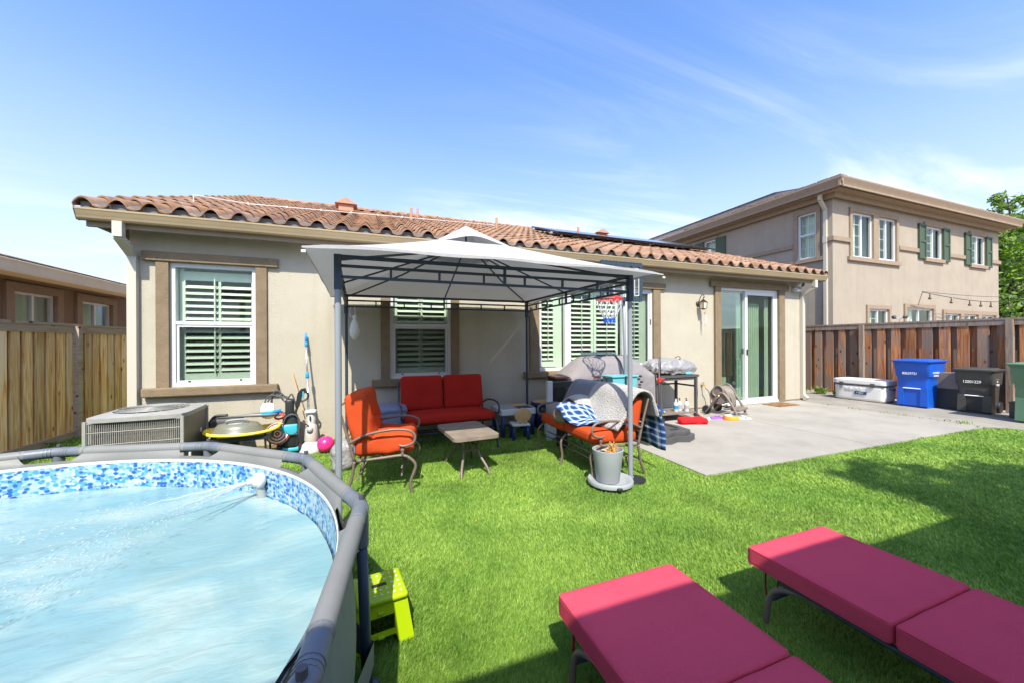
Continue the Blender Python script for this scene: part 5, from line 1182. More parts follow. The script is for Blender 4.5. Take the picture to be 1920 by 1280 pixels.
# coffee table
ct = thing('coffee_table', 'square taupe slate topped low table on bronze legs in front of the dark red loveseat', 'coffee table', (1.02, 4.15, 0), R(4))
b = MB(); P = []; hx, hy, rc = .255, .385, .06
for (cx_, cy_, a0) in ((hx - rc, hy - rc, 0), (-hx + rc, hy - rc, 90), (-hx + rc, -hy + rc, 180), (hx - rc, -hy + rc, 270)):
    for q in range(6): P.append((cx_ + rc * math.cos(R(a0 + q * 18)), cy_ + rc * math.sin(R(a0 + q * 18))))
b.prism(P, .408, .445, 'XY'); tt = b.build('table_top', 'tabletop', ct, smooth=True, angle=40)
for sx in (-1, 1):
    for sy in (-1, 1):
        b = MB(); b.tube(smooth_path([(sx * .13, sy * .22, .405), (sx * .085, sy * .15, .30), (sx * .09, sy * .16, .20), (sx * .14, sy * .26, .08), (sx * .16, sy * .31, .0)]), .0155, 8); b.build('leg', 'brown_metal', ct, smooth=True)
b = MB()
for sy in (-1, 1): b.tube([(-.087, sy * .155, .245), (.087, sy * .155, .245)], .013, 8)
for sx in (-1, 1): b.tube([(sx * .085, -.15, .27), (sx * .085, .15, .27)], .010, 8)
b.build('stretcher', 'brown_metal', ct, smooth=True)
# covered ottoman / storage box
ot = thing('storage_ottoman', 'slate blue fabric storage box between the armchair and the loveseat', 'storage box', (.12, 5.36, 0))
b = MB(); b.cushion((.66, .52, .50), .03, puff=.0, c=(0, 0, .27), cuts=14, wr=.008, seed=3); b.build('cover', 'blue_cloth', ot, smooth=True)
b = MB(); b.cushion((.68, .54, .05), .02, puff=.006, c=(0, 0, .545), cuts=12, wr=.006); b.build('lid', 'blue_cloth', ot, smooth=True)
b = MB(); b.tube([(-.34, -.272, .52), (.34, -.272, .52), (.341, .27, .52)], .004, 6); b.build('edge_binding', 'bag_grey', ot)

# ------------------------------------------------------------------ blankets on the bench
def cloth(name, fn, nu, nv, m, uvs, label, cat, wr=.012, fr=5, seed=0, thick=.012):
    b = MB()
    def g(s_, t_):
        p = Vector(fn(s_, t_)); q = Vector((p.x * fr + seed, p.y * fr, p.z * fr)); return p + Vector((mnoise.noise(q), mnoise.noise(q + Vector((9, 3, 1))), mnoise.noise(q + Vector((1, 7, 5))))) * wr
    b.grid(g, nu, nv, uvs=uvs)
    o = b.build(name, m, None, smooth=True); md = o.modifiers.new('t', 'SOLIDIFY'); md.thickness = thick; md.offset = 1
    tag(o, label, cat); return o
def path_pt(P, t_):
    P = [Vector(p) for p in P]; L_ = [(P[i + 1] - P[i]).length for i in range(len(P) - 1)]; tot = sum(L_); d = t_ * tot
    for i, l_ in enumerate(L_):
        if d <= l_ or i == len(L_) - 1: return P[i].lerp(P[i + 1], d / l_)
        d -= l_
# bench back plane: bench faces -x; its back is near x = 2.67..2.82, top z .86, runs y 3.25..4.5
def drape(y0, y1, low_f, low_b, bulge=.0, topz=.90):
    def f(s_, t_):
        y = y0 + (y1 - y0) * s_; arch = topz + bulge * math.sin(math.pi * min(1, max(0, s_)))
        P = smooth_path([(2.44 - (.80 - low_f) * .25, y, low_f), (2.50, y, .70), (2.60, y, arch - .04), (2.70, y, arch), (2.80, y, arch - .05), (2.86, y, .70), (2.88, y, low_b)], 4)
        return path_pt(P, t_)
    return f
cloth('fleece_blanket', drape(3.90, 4.50, .50, .45, .01, .905), 16, 36, 'fleece_blue', None, 'blue grey fleece blanket draped over the left half of the bench back', 'blanket', .014, 5, 2, .014)
cloth('sherpa_blanket', drape(3.19, 3.98, .50, .62, .02, .895), 20, 36, 'sherpa', None, 'thick pale grey sherpa blanket hanging over the right half of the bench back', 'blanket', .022, 4, 6, .025)
def plaid_hang(s_, t_):
    P = [(2.885, 3.17 + s_ * .50, .74), (2.93, 3.16 + s_ * .50, .55), (2.96, 3.15 + s_ * .50, .26)]; return path_pt(P, t_)
cloth('plaid_throw', plaid_hang, 8, 14, 'plaid', (.3, .6), 'blue plaid underside of a blanket hanging behind the bench above the black base', 'blanket', .02, 6, 3, .01)
def plaid_lap(s_, t_):
    P = smooth_path([(2.32, 3.98 - s_ * .1, .58), (2.22, 3.86 - s_ * .05, .68), (2.20, 3.72, .62), (2.22, 3.58, .54), (2.34, 3.44, .52), (2.46, 3.34, .53)], 4); p = path_pt(P, t_); return (p.x + (s_ - .5) * .36, p.y - (s_ - .5) * .12, p.z + .05 * math.sin(s_ * math.pi) - .03 * s_)
cloth('plaid_blanket', plaid_lap, 16, 30, 'plaid', (.45, .85), 'blue and white plaid blanket crumpled on the bench seat', 'blanket', .03, 6, 8, .014)
def sherpa_fold(s_, t_):
    P = smooth_path([(2.36, 4.22, .56), (2.42, 4.08, .72), (2.44, 3.92, .68), (2.46, 3.74, .56), (2.52, 3.60, .53)], 4); p = path_pt(P, t_); return (p.x + (s_ - .5) * .26, p.y, p.z + .04 * math.sin(s_ * 3.14))
cloth('folded_sherpa', sherpa_fold, 12, 24, 'sherpa', None, 'small pale sherpa fold piled behind the plaid blanket on the bench', 'blanket', .03, 6, 5, .02)
b = MB(); b.cushion((.22, .30, .15), .06, puff=.02, c=(2.27, 4.30, .545), M=rz(20), cuts=8, wr=.03); o = b.build('pillow', 'bag_grey', None, smooth=True); tag(o, 'small crumpled mauve grey pillow at the far end of the orange bench', 'pillow')
rb_ = thing('rolled_mat', 'rolled brown mat lying on the front edge of the orange bench', 'rolled mat', (2.13, 3.93, .545), R(15))
b = MB(); Mh = Matrix.Rotation(R(90), 4, 'X')
b.lathe([(.055, -.10), (.075, -.10), (.077, -.05), (.074, 0), (.077, .05), (.075, .10), (.055, .10), (.05, 0), (.055, -.10)], seg=24, M=Mh, cap=False); b.lathe([(.04, -.09), (.046, -.09), (.046, .09), (.04, .09), (.04, -.09)], seg=20, M=Mh, cap=False); b.build('roll', 'tabletop', rb_, smooth=True)

# ------------------------------------------------------------------ children's table set
kt = thing('play_table', 'white childrens play table with navy legs under the gazebo', 'play table', (2.1, 5.5, 0), R(0))
b = MB(); b.rbox((.56, .50, .09), .01, T(0, 0, .375)); top = b.build('table_top', 'white', kt)
for (x_, y_, m_) in ((-.125, -.115, 'potgrey'), (.125, -.115, 'navy'), (-.125, .115, 'potgrey'), (.125, .115, 'beechwood')): b = MB(); b.rbox((.235, .215, .006), .002, T(x_, y_, .4225)); b.build('insert', m_, top)
for sx in (-1, 1):
    for sy in (-1, 1): b = MB(); b.tube([(sx * .24, sy * .21, 0), (sx * .24, sy * .21, .33)], [.033, .028], 12); b.build('leg', 'navy', kt, smooth=True)
kc = thing('child_chair', 'tiny chair with a round wooden back and white seat in front of the play table', 'child chair', (2.06, 5.13, 0), R(-6))
b = MB(); b.rbox((.27, .25, .035), .015, T(0, 0, .225)); b.build('seat', 'white', kc, smooth=True, angle=35)
b = MB(); b.sphere((0, 0, 0), .13, 20, (1, .10, .82), None); 
for q in b.bm.verts: q.co = q.co + Vector((.03, -.09, .365))
b.bar((-.01, -.09, .24), (-.01, -.09, .28), .03, .012, up=(0, 1, 0)); b.bar((.07, -.09, .24), (.07, -.09, .28), .03, .012, up=(0, 1, 0)); b.build('backrest', 'beechwood', kc, smooth=True)
for sx in (-1, 1):
    for sy in (-1, 1): b = MB(); b.tube([(sx * .11, sy * .09, 0), (sx * .10, sy * .085, .21)], [.025, .02], 10); b.build('leg', 'navy', kc, smooth=True)
rt = thing('round_table', 'round navy play table with a wood topped blue rim behind the rear right gazebo post', 'play table', (2.68, 5.62, 0))
b = MB(); b.lathe([(0, .38), (.17, .38), (.2, .40), (.205, .445), (.19, .45), (.185, .43), (0, .43)], seg=28); b.build('table_top', 'navy', rt, smooth=True, angle=40)
b = MB(); b.lathe([(0, .431), (.183, .431), (.183, .452), (0, .452)], seg=28); b.build('wood_top', 'beechwood', rt)
for k in range(4): a = k * 1.57 + .6; b = MB(); b.tube([(.13 * math.cos(a), .13 * math.sin(a), 0), (.12 * math.cos(a), .12 * math.sin(a), .39)], [.034, .026], 10); b.build('leg', 'navy', rt, smooth=True)

# shelf, cabinet, grill, tub
wbn = thing('slatted_rack', 'black slatted rack with a white end post behind the orange bench', 'rack', (2.9, 4.92, 0), R(2))
b = MB(); b.rbox((.085, .06, .86), .006, T(-.46, 0, .43)); b.build('end_post', 'white', wbn); b = MB(); b.rbox((.05, .06, .75), .006, T(.42, 0, .38)); b.build('rear_post', 'white', wbn)
b = MB()
for z_, h_ in ((.80, .085), (.44, .09), (.30, .05)): b.box(-.415, .41, -.022, .012, z_ - h_ / 2, z_ + h_ / 2)
b.box(-.415, .40, .02, .30, .36, .385); b.build('slat', 'black', wbn)
b = MB(); b.box(-.41, .40, -.0, .25, .03, .27); b.build('white_panel', 'white', wbn)
b = MB(); b.rbox((.1, .14, .3), .008, T(-.52, -.46, .18)); b.build('side_leg', 'black', wbn)
cb = thing('side_cabinet', 'open cabinet of reddish brown boards beside the covered grill', 'cabinet', (3.02, 5.32, 0), R(-4))
b = MB(); b.box(-.30, -.16, -.15, .2, .0, .86); b.build('side_board', 'black', cb); b = MB(); b.box(-.158, .42, -.14, .15, .36, .84); b.build('back_board', 'brownboard', cb)
b = MB(); b.box(-.32, .44, -.17, .21, .862, .885); b.build('top_board', 'brownboard', cb); b = MB(); b.rbox((.08, .08, .06), .01, T(-.38, -.1, .46)); b.build('blue_block', 'bluep', cb)
gr = thing('covered_grill', 'wide barbecue under a mauve grey fitted cover with a black strap', 'grill', (3.75, 5.42, 0))
b = MB()
def grill_cover(s_, t_):
    # s around the section from front hem over the top to rear hem, t along x
    x = -.86 + 1.72 * t_; e = abs(2 * t_ - 1)
    prof = [(-.30, .28), (-.31, .60), (-.30, .88), (-.20, 1.10), (-.06, 1.185), (.1, 1.185), (.24, 1.05), (.27, .8), (.27, .28)]
    p = path_pt([(0, a, c) for a, c in prof], s_)
    drop = max(0, (e - .50) / .50) ** 1.4
    if p.z > .85: p.z = .85 + (p.z - .85) * (1 - drop * .93)
    if e > .96: p.y *= .93
    p.x = x + (.04 * (1 - p.z / 1.2)) * (1 if x > 0 else -1)
    q = Vector((p.x * 4, p.y * 4, p.z * 3)); return p + Vector((.0, .018 * mnoise.noise(q), .014 * mnoise.noise(q + Vector((4, 4, 4)))))
b.grid(grill_cover, 40, 44)
for tt_ in (0, 1):
    vs_ = [b.bm.verts.new(grill_cover(k / 24, tt_)) for k in range(25)]; b.bm.faces.new(vs_)
b.build('cover', 'bag_grey', gr, smooth=True, angle=50)
b = MB(); 
for t_, s0, s1 in ((.60, .02, .62), (.97, .04, .50)):
    pts = [grill_cover(s0 + (s1 - s0) * k / 20, t_) + Vector((0, -.008, .008)) for k in range(21)]
    for i in range(20): b.quad(pts[i] + Vector((-.012, 0, 0)), pts[i] + Vector((.012, 0, 0)), pts[i + 1] + Vector((.012, 0, 0)), pts[i + 1] + Vector((-.012, 0, 0)))
b.tube([grill_cover(k / 24, .27) + Vector((0, -.004, .002)) for k in range(2, 12)], .003, 5)
b.build('strap', 'black', gr)
b = MB(); b.tube(smooth_path([(-.45, -.02, 1.19), (-.3, -.0, 1.2), (.3, 0, 1.2), (.5, .0, 1.18)]), .007, 6); b.build('top_hem', 'black_soft', gr)
for sx in (-1, 1): b = MB(); b.box(sx * .6 - .02, sx * .6 + .02, -.2, .2, 0, .3); b.build('leg', 'black', gr)
tb_ = thing('storage_tub', 'teal plastic storage tub in front of the covered grill', 'storage tub', (3.70, 4.93, .68))
b = MB(); b.prism([(-.20, 0), (.20, 0), (.235, .20), (-.235, .20)], -.13, .13, 'XZ'); b.build('body', 'teal', tb_); b = MB(); b.rbox((.50, .30, .025), .008, T(0, 0, .21)); b.build('rim', 'teal', tb_)
b = MB(); b.box(-.015, .015, -.155, -.151, -.0, .22); b.build('strap', 'black', tb_)
tbs = thing('tool_stand', 'black tool stand carrying the teal tub with knobs at its ends', 'stand', (3.70, 4.95, 0))
b = MB()
for sx in (-1, 1):
    for sy in (-1, 1): b.bar((sx * .26, sy * .14, 0), (sx * .26, sy * .14, .66), .03, .03)
b.box(-.28, .28, -.16, .16, .65, .676); b.build('frame', 'black', tbs)
for sx in (-1, 1):
    for k in range(5):
        b = MB(); b.sphere((sx * (.30 + .02 * (k % 3)), -.12 + .02 * (k % 2), .70 + .045 * k), .025, 8, (1, 1, .8)); b.build('knob', 'black', tbs, smooth=True)

# basketball hoop
bh_ = thing('basketball_hoop', 'portable basketball hoop with a dark framed board behind the right side of the gazebo', 'basketball hoop', (3.95, 4.5, 0))
b = MB(); 
t_ = bmesh.new(); P = [(-.44, -.42), (-.10, -.50), (.06, -.44), (.22, -.50), (.42, -.40), (.46, -.1), (.38, .30), (.18, .50), (-.18, .50), (-.42, .3), (-.48, -.1)]
b.prism(P, .0, .10, 'XY'); b.prism([(x * .9, y * .9) for x, y in P], .10, .155, 'XY')
for sx in (-.25, .02, .28): b.rbox((.05, .5, .03), .01, T(sx, .0, .165))
base = b.build('base', 'black_soft', bh_); bv = base.modifiers.new('b', 'BEVEL'); bv.width = .018; bv.segments = 3; bv.limit_method = 'ANGLE'
b = MB(); b.rbox((.12, .05, .005), .002, T(.15, -.28, .158)); b.build('filler_cap', 'black', bh_)
b = MB(); b.tube([(-.10, .46, .1), (-.12, .47, 1.3), (-.13, .50, 2.55)], .026, 12); b.tube([(-.1, .45, .35), (-.1, .05, .15)], .012, 8); b.build('pole', 'grey_metal', bh_, smooth=True)
bx, bz = 3.735 - 3.95, 2.375; by = 4.9 - 4.5
b = MB(); hw, hh = .395, .30
b.box(bx - hw, bx - hw + .055, by, by + .04, bz - hh, bz + hh); b.box(bx + hw - .055, bx + hw, by, by + .04, bz - hh, bz + hh); b.box(bx - hw + .055, bx + hw - .055, by, by + .04, bz + hh - .05, bz + hh); b.box(bx - hw + .055, bx + hw - .055, by, by + .04, bz - hh, bz - hh + .05)
b.box(bx + .19, bx + .215, by - .002, by + .03, bz - hh + .05, bz + hh - .05); b.box(bx - .215, bx - .19, by - .002, by + .03, bz - hh + .05, bz + hh - .05)
for k in range(12): b.rbox((.045, .05, .018), .005, T(bx - .36 + k * .065, by + .02, bz + hh + .003)); b.rbox((.045, .05, .018), .005, T(bx - .36 + k * .065, by + .02, bz - hh - .003))
bd = b.build('backboard_frame', 'navy' if False else 'dark_metal', bh_)
b = MB(); b.box(bx - hw + .05, bx + hw - .05, by + .012, by + .018, bz - hh + .05, bz + hh - .05); b.build('backboard_pane', 'glass', bd)
b = MB(); frame_mb(b, bx + .235, bx + .33, bz - .22, bz + .22, .012, by + .004, by + .0115); frame_mb(b, bx - .16, bx + .16, bz - .2, bz + .2, .012, by + .004, by + .0115); b.build('white_mark', 'white', bd)
b = MB(); cx_, cy_ = 3.22 - 3.95, 4.52 - 4.5; b.tube([(cx_ + .19 * math.cos(k * .2618), cy_ + .19 * math.sin(k * .2618), 2.03) for k in range(24)], .009, 8, closed=True)
b.bar((cx_ + .12, cy_ + .13, 2.03), (bx - .1, by, 2.05), .10, .03); b.rbox((.14, .02, .1), .006, T(bx - .12, by - .012, 2.08)); b.build('rim', 'redp', bh_, smooth=False)
b = MB(); nn = 12; lv = [(.19, 2.03), (.165, 1.93), (.12, 1.83), (.085, 1.76)]
for j in range(3):
    for k in range(nn):
        a0 = (k + .5 * (j % 2)) / nn * 6.283
        for s_ in (-1, 1):
            a1 = a0 + s_ * .5 / nn * 6.283; b.tube([(cx_ + lv[j][0] * math.cos(a0), cy_ + lv[j][0] * math.sin(a0), lv[j][1]), (cx_ + lv[j + 1][0] * math.cos(a1), cy_ + lv[j + 1][0] * math.sin(a1), lv[j + 1][1])], .004, 4, cap=False)
net = b.build('net', 'white', bh_)
b = MB(); lv2 = [(.085, 1.76), (.075, 1.73), (.08, 1.69)]
for j in range(2):
    for k in range(nn):
        a0 = (k + .5 * ((j + 1) % 2)) / nn * 6.283
        for s_ in (-1, 1):
            a1 = a0 + s_ * .5 / nn * 6.283; b.tube([(cx_ + lv2[j][0] * math.cos(a0), cy_ + lv2[j][0] * math.sin(a0), lv2[j][1]), (cx_ + lv2[j + 1][0] * math.cos(a1), cy_ + lv2[j + 1][0] * math.sin(a1), lv2[j + 1][1])], .007, 4, cap=False)
b.build('net_tip', 'bluep' if False else 'binblue', net)

# planter on its wheeled caddy
cad = thing('plant_caddy', 'pale grey round wheeled caddy under the planter beside the front right gazebo post', 'plant caddy', (2.22, 3.12, 0))
b = MB(); b.lathe([(0, .045), (.14, .045), (.16, .05), (.185, .075), (.215, .078), (.225, .06), (.22, .035), (.19, .03), (0, .03)], seg=32); b.build('tray', 'potgrey', cad, smooth=True, angle=50)
for k in range(4): a = k * 1.571 + .6; b = MB(); b.lathe([(0, -.012), (.022, -.012), (.022, .012), (0, .012)], (.18 * math.cos(a), .18 * math.sin(a), .022), 14, Matrix.Rotation(R(90), 4, 'X') ); b.build('wheel', 'black', cad, smooth=True, angle=40)
b = MB(); b.rbox((.05, .05, .03), .012, T(-.05, -.215, .045)); b.build('latch', 'black', cad)
pt = thing('planter', 'pale grey planter with dry brown stalks in front of the orange bench', 'planter', (2.20, 3.13, .05))
b = MB(); b.lathe([(0, .0), (.105, .0), (.112, .01), (.15, .30), (.152, .315), (.143, .318), (.138, .30), (.13, .26), (0, .26)], seg=36); b.build('pot', 'potgrey', pt, smooth=True, angle=40)
b = MB(); b.lathe([(0, .275), (.08, .272), (.134, .262)], seg=24, cap=False); b.build('soil', 'soil', pt)
b = MB(); rs = random.Random(3)
for k in range(46):
    a = rs.uniform(0, 6.28); r0 = rs.uniform(0, .03); x_ = .045 + r0 * math.cos(a); y_ = -.01 + r0 * math.sin(a); h_ = rs.uniform(.06, .13); b.tube([(x_, y_, .26), (x_ + rs.gauss(0, .01), y_ + rs.gauss(0, .01), .26 + h_ * .6), (x_ + rs.gauss(.0, .02), y_ + rs.gauss(0, .02), .26 + h_)], [.005, .004, .002], 5)
for k in range(10): a = rs.uniform(0, 6.28); b.tube([(.03, 0, .28), (.03 + .09 * math.cos(a), .08 * math.sin(a), .285 + rs.uniform(0, .02))], .004, 5)
b.build('dry_stalk', 'straw', pt)

# ------------------------------------------------------------------ griddle cart, cover, things around it
ca = thing('griddle_cart', 'dark steel griddle cart on legs against the wall left of the sliding door', 'cart', (5.13, 5.40, 0))
b = MB(); b.box(-.47, .45, -.27, .25, .79, .83); b.box(-.43, .41, -.25, -.24, .74, .79); b.build('table_top', 'black_soft', ca)
for sx, sy in ((-.41, -.24), (.40, -.24), (-.41, .23), (.40, .23)): b = MB(); b.bar((sx, sy, .02), (sx, sy, .79), .042, .042, up=(1, 0, 0)); b.build('leg', 'black_soft', ca)
b = MB(); b.box(-.43, .42, -.26, .25, .14, .16); b.build('shelf', 'taupe', ca); b = MB(); b.bar((-.41, .23, .62), (.40, .23, .62), .02, .03); b.bar((.40, -.24, .62), (.40, .23, .62), .02, .03); b.build('side_rail', 'black_soft', ca)
for sx in (-.41, .40): b = MB(); b.lathe([(0, -.018), (.055, -.018), (.06, 0), (.055, .018), (0, .018)], (sx, -.27, .06), 18, Matrix.Rotation(R(90), 4, 'X')); b.build('wheel', 'black', ca, smooth=True, angle=40)
gc = thing('griddle_cover', 'crumpled silver cover over the griddle on the cart', 'cover', (5.12, 5.40, .83))
b = MB()
def gcov(s_, t_):
    x = -.50 + 1.04 * t_; e = abs(2 * t_ - 1); prof = [(-.24, .03), (-.27, .14), (-.2, .27), (0, .31), (.2, .27), (.25, .05)]
    p = path_pt([(0, a, c) for a, c in prof], s_); sh = (1 - e ** 3.2); p.y *= (.55 + .45 * sh); p.z = .12 + (p.z - .12) * (.30 + .70 * sh ** .8) ; p.z -= .02 * t_; p.x = x
    q = Vector((p.x * 9, p.y * 9, p.z * 9)); f_ = 1.4 if t_ < .55 else .35; return p + Vector((.5 * mnoise.noise(q), mnoise.noise(q + Vector((5, 1, 8))), mnoise.noise(q * 1.3))) * .028 * f_
b.grid(gcov, 44, 60)
for tt_ in (0, 1): b.bm.faces.new([b.bm.verts.new(gcov(k / 20, tt_)) for k in range(21)])
b.build('cloth', 'tarp', gc, smooth=True)
b = MB(); b.tube(smooth_path([(.38, -.1, .0), (.46, -.14, .10), (.50, -.05, .16)]), .01, 6); b.tube(smooth_path([(.06, -.1, .30), (.1, -.15, .33), (.16, -.13, .29), (.13, -.1, .26)]), .006, 6); b.build('cord_lock', 'black', gc)
b = MB(); b.rbox((.16, .1, .05), .02, T(0, 0, .025)); o = b.build('teal_cloth', 'teal', None); o.location = (5.36, 5.18, .832); tag(o, 'folded teal cloth on the right end of the griddle cart', 'cloth')
tp2 = thing('patio_torch', 'thin dark pole with a red clamp standing at the left end of the griddle cart', 'pole', (4.62, 5.08, 0))
b = MB(); b.tube([(0, 0, 0), (.0, .0, 1.12)], .012, 8); b.tube([(.02, .0, .9), (.02, 0, 1.16)], .018, 8); b.build('pole', 'black_soft', tp2, smooth=True); b = MB(); b.rbox((.05, .05, .08), .01, T(0, 0, .77)); b.rbox((.12, .03, .02), .006, T(.05, 0, .79)); b.build('clamp', 'redp', tp2)
ghose = thing('gas_hose', 'black hose arching from the right end of the griddle cart to the ground', 'hose', (5.62, 5.42, 0)); b = MB(); b.tube(smooth_path([(-.04, 0, .78), (.05, -.02, .80), (.16, -.03, .66), (.20, -.02, .40), (.17, 0, .14), (.15, .02, .02)]), .012, 8); b.build('tube', 'black_soft', ghose, smooth=True)
def bottle(label, loc, kind):
    t = thing('bottle', label, 'bottle', loc, 0, 'bottles on the cart shelf'); b = MB()
    b.lathe([(0, 0), (.038, 0), (.04, .01), (.04, .13), (.03, .16), (.014, .175), (.014, .19), (0, .19)], seg=16); bo = b.build('body', 'white', t, smooth=True, angle=50)
    b = MB(); b.lathe([(.0405, .04), (.0405, .11)], seg=16, cap=False); b.build('label', 'potgrey' if kind else 'bluep', bo)
    b = MB()
    if kind: b.lathe([(0, .19), (.016, .19), (.016, .205), (.006, .21), (.006, .235), (0, .235)], seg=10); b.bar((0, 0, .232), (-.04, -.01, .232), .014, .01)
    else: b.lathe([(0, .19), (.017, .19), (.012, .225), (0, .23)], seg=10)
    b.build('cap', 'black' if kind else 'white', t)
bottle('white squeeze bottle with a white tip, leftmost of three on the cart shelf', (5.20, 5.30, .16), 0)
bottle('white pump bottle in the middle of three on the cart shelf', (5.31, 5.32, .16), 1); bottle('white pump bottle with a black top, the one nearest the cart wheel', (5.39, 5.24, .16), 1)
b = MB(); b.rbox((.12, .09, .04), .015, T(0, 0, .02)); b.rbox((.05, .12, .03), .01, T(.06, 0, .035)); o = b.build('blue_toy', 'binblue'); o.location = (4.85, 5.3, .161); tag(o, 'small blue toy lying on the cart shelf', 'toy')
bb3 = MB(); bb3.sphere((0, 0, 0), .022, 10); o = bb3.build('toy_ball', 'lime', smooth=True); o.location = (4.86, 5.22, .184); tag(o, 'little yellow green ball beside the blue toy on the cart shelf', 'ball')
b = MB()
b.cushion((.46, .17, .10), .045, puff=.012, c=(0, 0, .055), cuts=12, wr=.02, seed=4); b.cushion((.16, .17, .085), .04, puff=.01, c=(.2, -.02, .045), M=rz(-30), cuts=8, wr=.02, seed=9); o = b.build('rolled_towel', 'redcloth', None, smooth=True, loc=(5.15, 4.90, .018), rot=(0, 0, R(-14))); tag(o, 'bright red rolled towel lying on the concrete in front of the griddle cart', 'towel')
fz = thing('frisbee', 'flat purple disc on the concrete beside the hose reel', 'frisbee', (5.97, 5.08, .018)); b = MB(); b.lathe([(0, .018), (.10, .018), (.125, .012), (.13, .0), (.122, .0), (.115, .008), (0, .010)], seg=28); b.build('disc', 'purple', fz, smooth=True, angle=50); b = MB(); b.rbox((.05, .02, .03), .006, T(.0, .02, .03)); b.rbox((.02, .02, .03), .005, T(.05, .01, .03)); b.build('toy_clip', 'purple', fz)
db = thing('dog_bowl', 'orange bowl with a steel insert in front of the hose reel', 'bowl', (6.08, 4.90, .018)); b = MB(); b.lathe([(.135, 0), (.14, .01), (.115, .07), (.105, .07), (.12, .0)], seg=28, cap=False); b.build('rim', 'orangep', db, smooth=True, angle=50); b = MB(); b.lathe([(.106, .072), (.09, .03), (0, .025)], seg=24, cap=False); b.build('insert', 'alu', db, smooth=True)
for k, (x_, y_, lab) in enumerate(((6.34, 4.93, 'pale pink slipper beside the orange bowl, the one farther from the lawn'), (6.27, 4.78, 'pale pink slipper beside the orange bowl, the one nearer the lawn'))):
    t = thing('slipper', lab, 'slipper', (x_, y_, .018), R(-20), 'pair of slippers by the bowl'); b = MB(); b.cushion((.23, .085, .025), .012, puff=.0, c=(0, 0, .0125), cuts=8); b.build('sole', 'white', t, smooth=True)
    b = MB(); b.grid(lambda s_, q_: Vector((.02 + .08 * q_, .042 * math.cos(math.pi * s_), .02 + .035 * math.sin(math.pi * s_) * (1 - .4 * q_))), 8, 4); b.build('strap', 'piping' if False else 'mesh_white', t, smooth=True)
mt = MB(); mt.box(-.33, .33, -.19, .19, 0, .012); o = mt.build('doormat', 'doormat', loc=(8.50, 5.62, .018)); tag(o, 'brown patterned doormat on the concrete at the foot of the sliding door', 'doormat')
sa = thing('sandal', 'black and silver sandal on the door threshold', 'sandal', (7.12, 5.84, .03)); b = MB(); b.cushion((.11, .24, .025), .012, puff=0, c=(0, 0, .0125), cuts=6); b.build('sole', 'black', sa, smooth=True); b = MB(); b.tube(smooth_path([(-.045, .02, .02), (0, .0, .07), (.045, .02, .02)]), .012, 6); b.build('strap', 'alu', sa, smooth=True)
tk = MB(); tk.cushion((.06, .05, .03), .012, c=(0, 0, .018)); tk.cushion((.05, .04, .03), .012, c=(.05, .03, .018)); o = tk.build('white_toy', 'white', smooth=True, loc=(5.62, 4.98, .018)); tag(o, 'small white toy on the concrete between the cart wheel and the purple disc', 'toy')

# hose reel
hr = thing('hose_reel', 'taupe resin hose reel wound with tan hose in front of the sliding door', 'hose reel', (6.45, 5.32, .018), R(18))
for sx in (-1, 1):
    b = MB(); x_ = sx * .21
    def strut(p, q, w0=.05):
        b.bar((x_, *p), (x_, *q), .035, w0, up=(0, 1, 0))
    b.tube(smooth_path([(x_, -.30, .0), (x_, -.20, .22), (x_, -.05, .42), (x_, .06, .36), (x_, .18, .14), (x_, .26, .03)]), .024, 8)
    b.tube(smooth_path([(x_, -.05, .42), (x_, -.03, .52), (x_, .05, .56), (x_, .12, .50), (x_, .14, .40), (x_, .06, .34)]), .018, 8); b.lathe([(0, -.02), (.16, -.02), (.17, 0), (.16, .02), (0, .02)], (x_ * .86, .04, .37), 26, Matrix.Rotation(R(90), 4, 'Y'))
    b.build('side_frame', 'taupe', hr, smooth=True, angle=50)
b = MB(); b.rbox((.40, .16, .05), .015, T(0, -.25, .13)); b.rbox((.40, .03, .05), .01, T(0, -.28, .02)); b.build('step_bar', 'taupe', hr)
b = MB()
P = []
for k in range(9 * 16 + 1): a = k / 16 * 6.283; x_ = -.155 + .31 * k / (9 * 16); P.append((x_, .04 + .125 * math.cos(a), .37 + .125 * math.sin(a)))
b.tube(P, .0165, 7); P = []
for k in range(6 * 16 + 1): a = k / 16 * 6.283 + .4; x_ = .13 - .26 * k / (6 * 16); ra = .15 + .006 * math.sin(k); P.append((x_, .04 + ra * math.cos(a), .365 + ra * math.sin(a)))
b.tube(P, .0165, 7)
for xx in (-.05, .02, .09): b.tube(smooth_path([(xx, -.12, .36), (xx + .01, -.15, .22), (xx + .02, -.10, .12), (xx + .03, .02, .10)]), .0165, 7)
b.build('hose', 'hose', hr, smooth=True)
for sx in (-1, 1): b = MB(); b.lathe([(0, -.025), (.07, -.025), (.085, -.01), (.085, .01), (.07, .025), (0, .025)], (sx * .25, .24, .085), 22, Matrix.Rotation(R(90), 4, 'Y')); b.build('wheel', 'black', hr, smooth=True, angle=40)
b = MB(); b.tube(smooth_path([(-.24, .0, .36), (-.30, .03, .33), (-.36, .1, .2), (-.42, .2, .05)]), .013, 7); b.build('lead_hose', 'black_soft', hr, smooth=True); b = MB(); b.tube([(-.22, .02, .37), (-.28, .01, .37)], .02, 10); b.build('inlet', 'brass', hr, smooth=True)

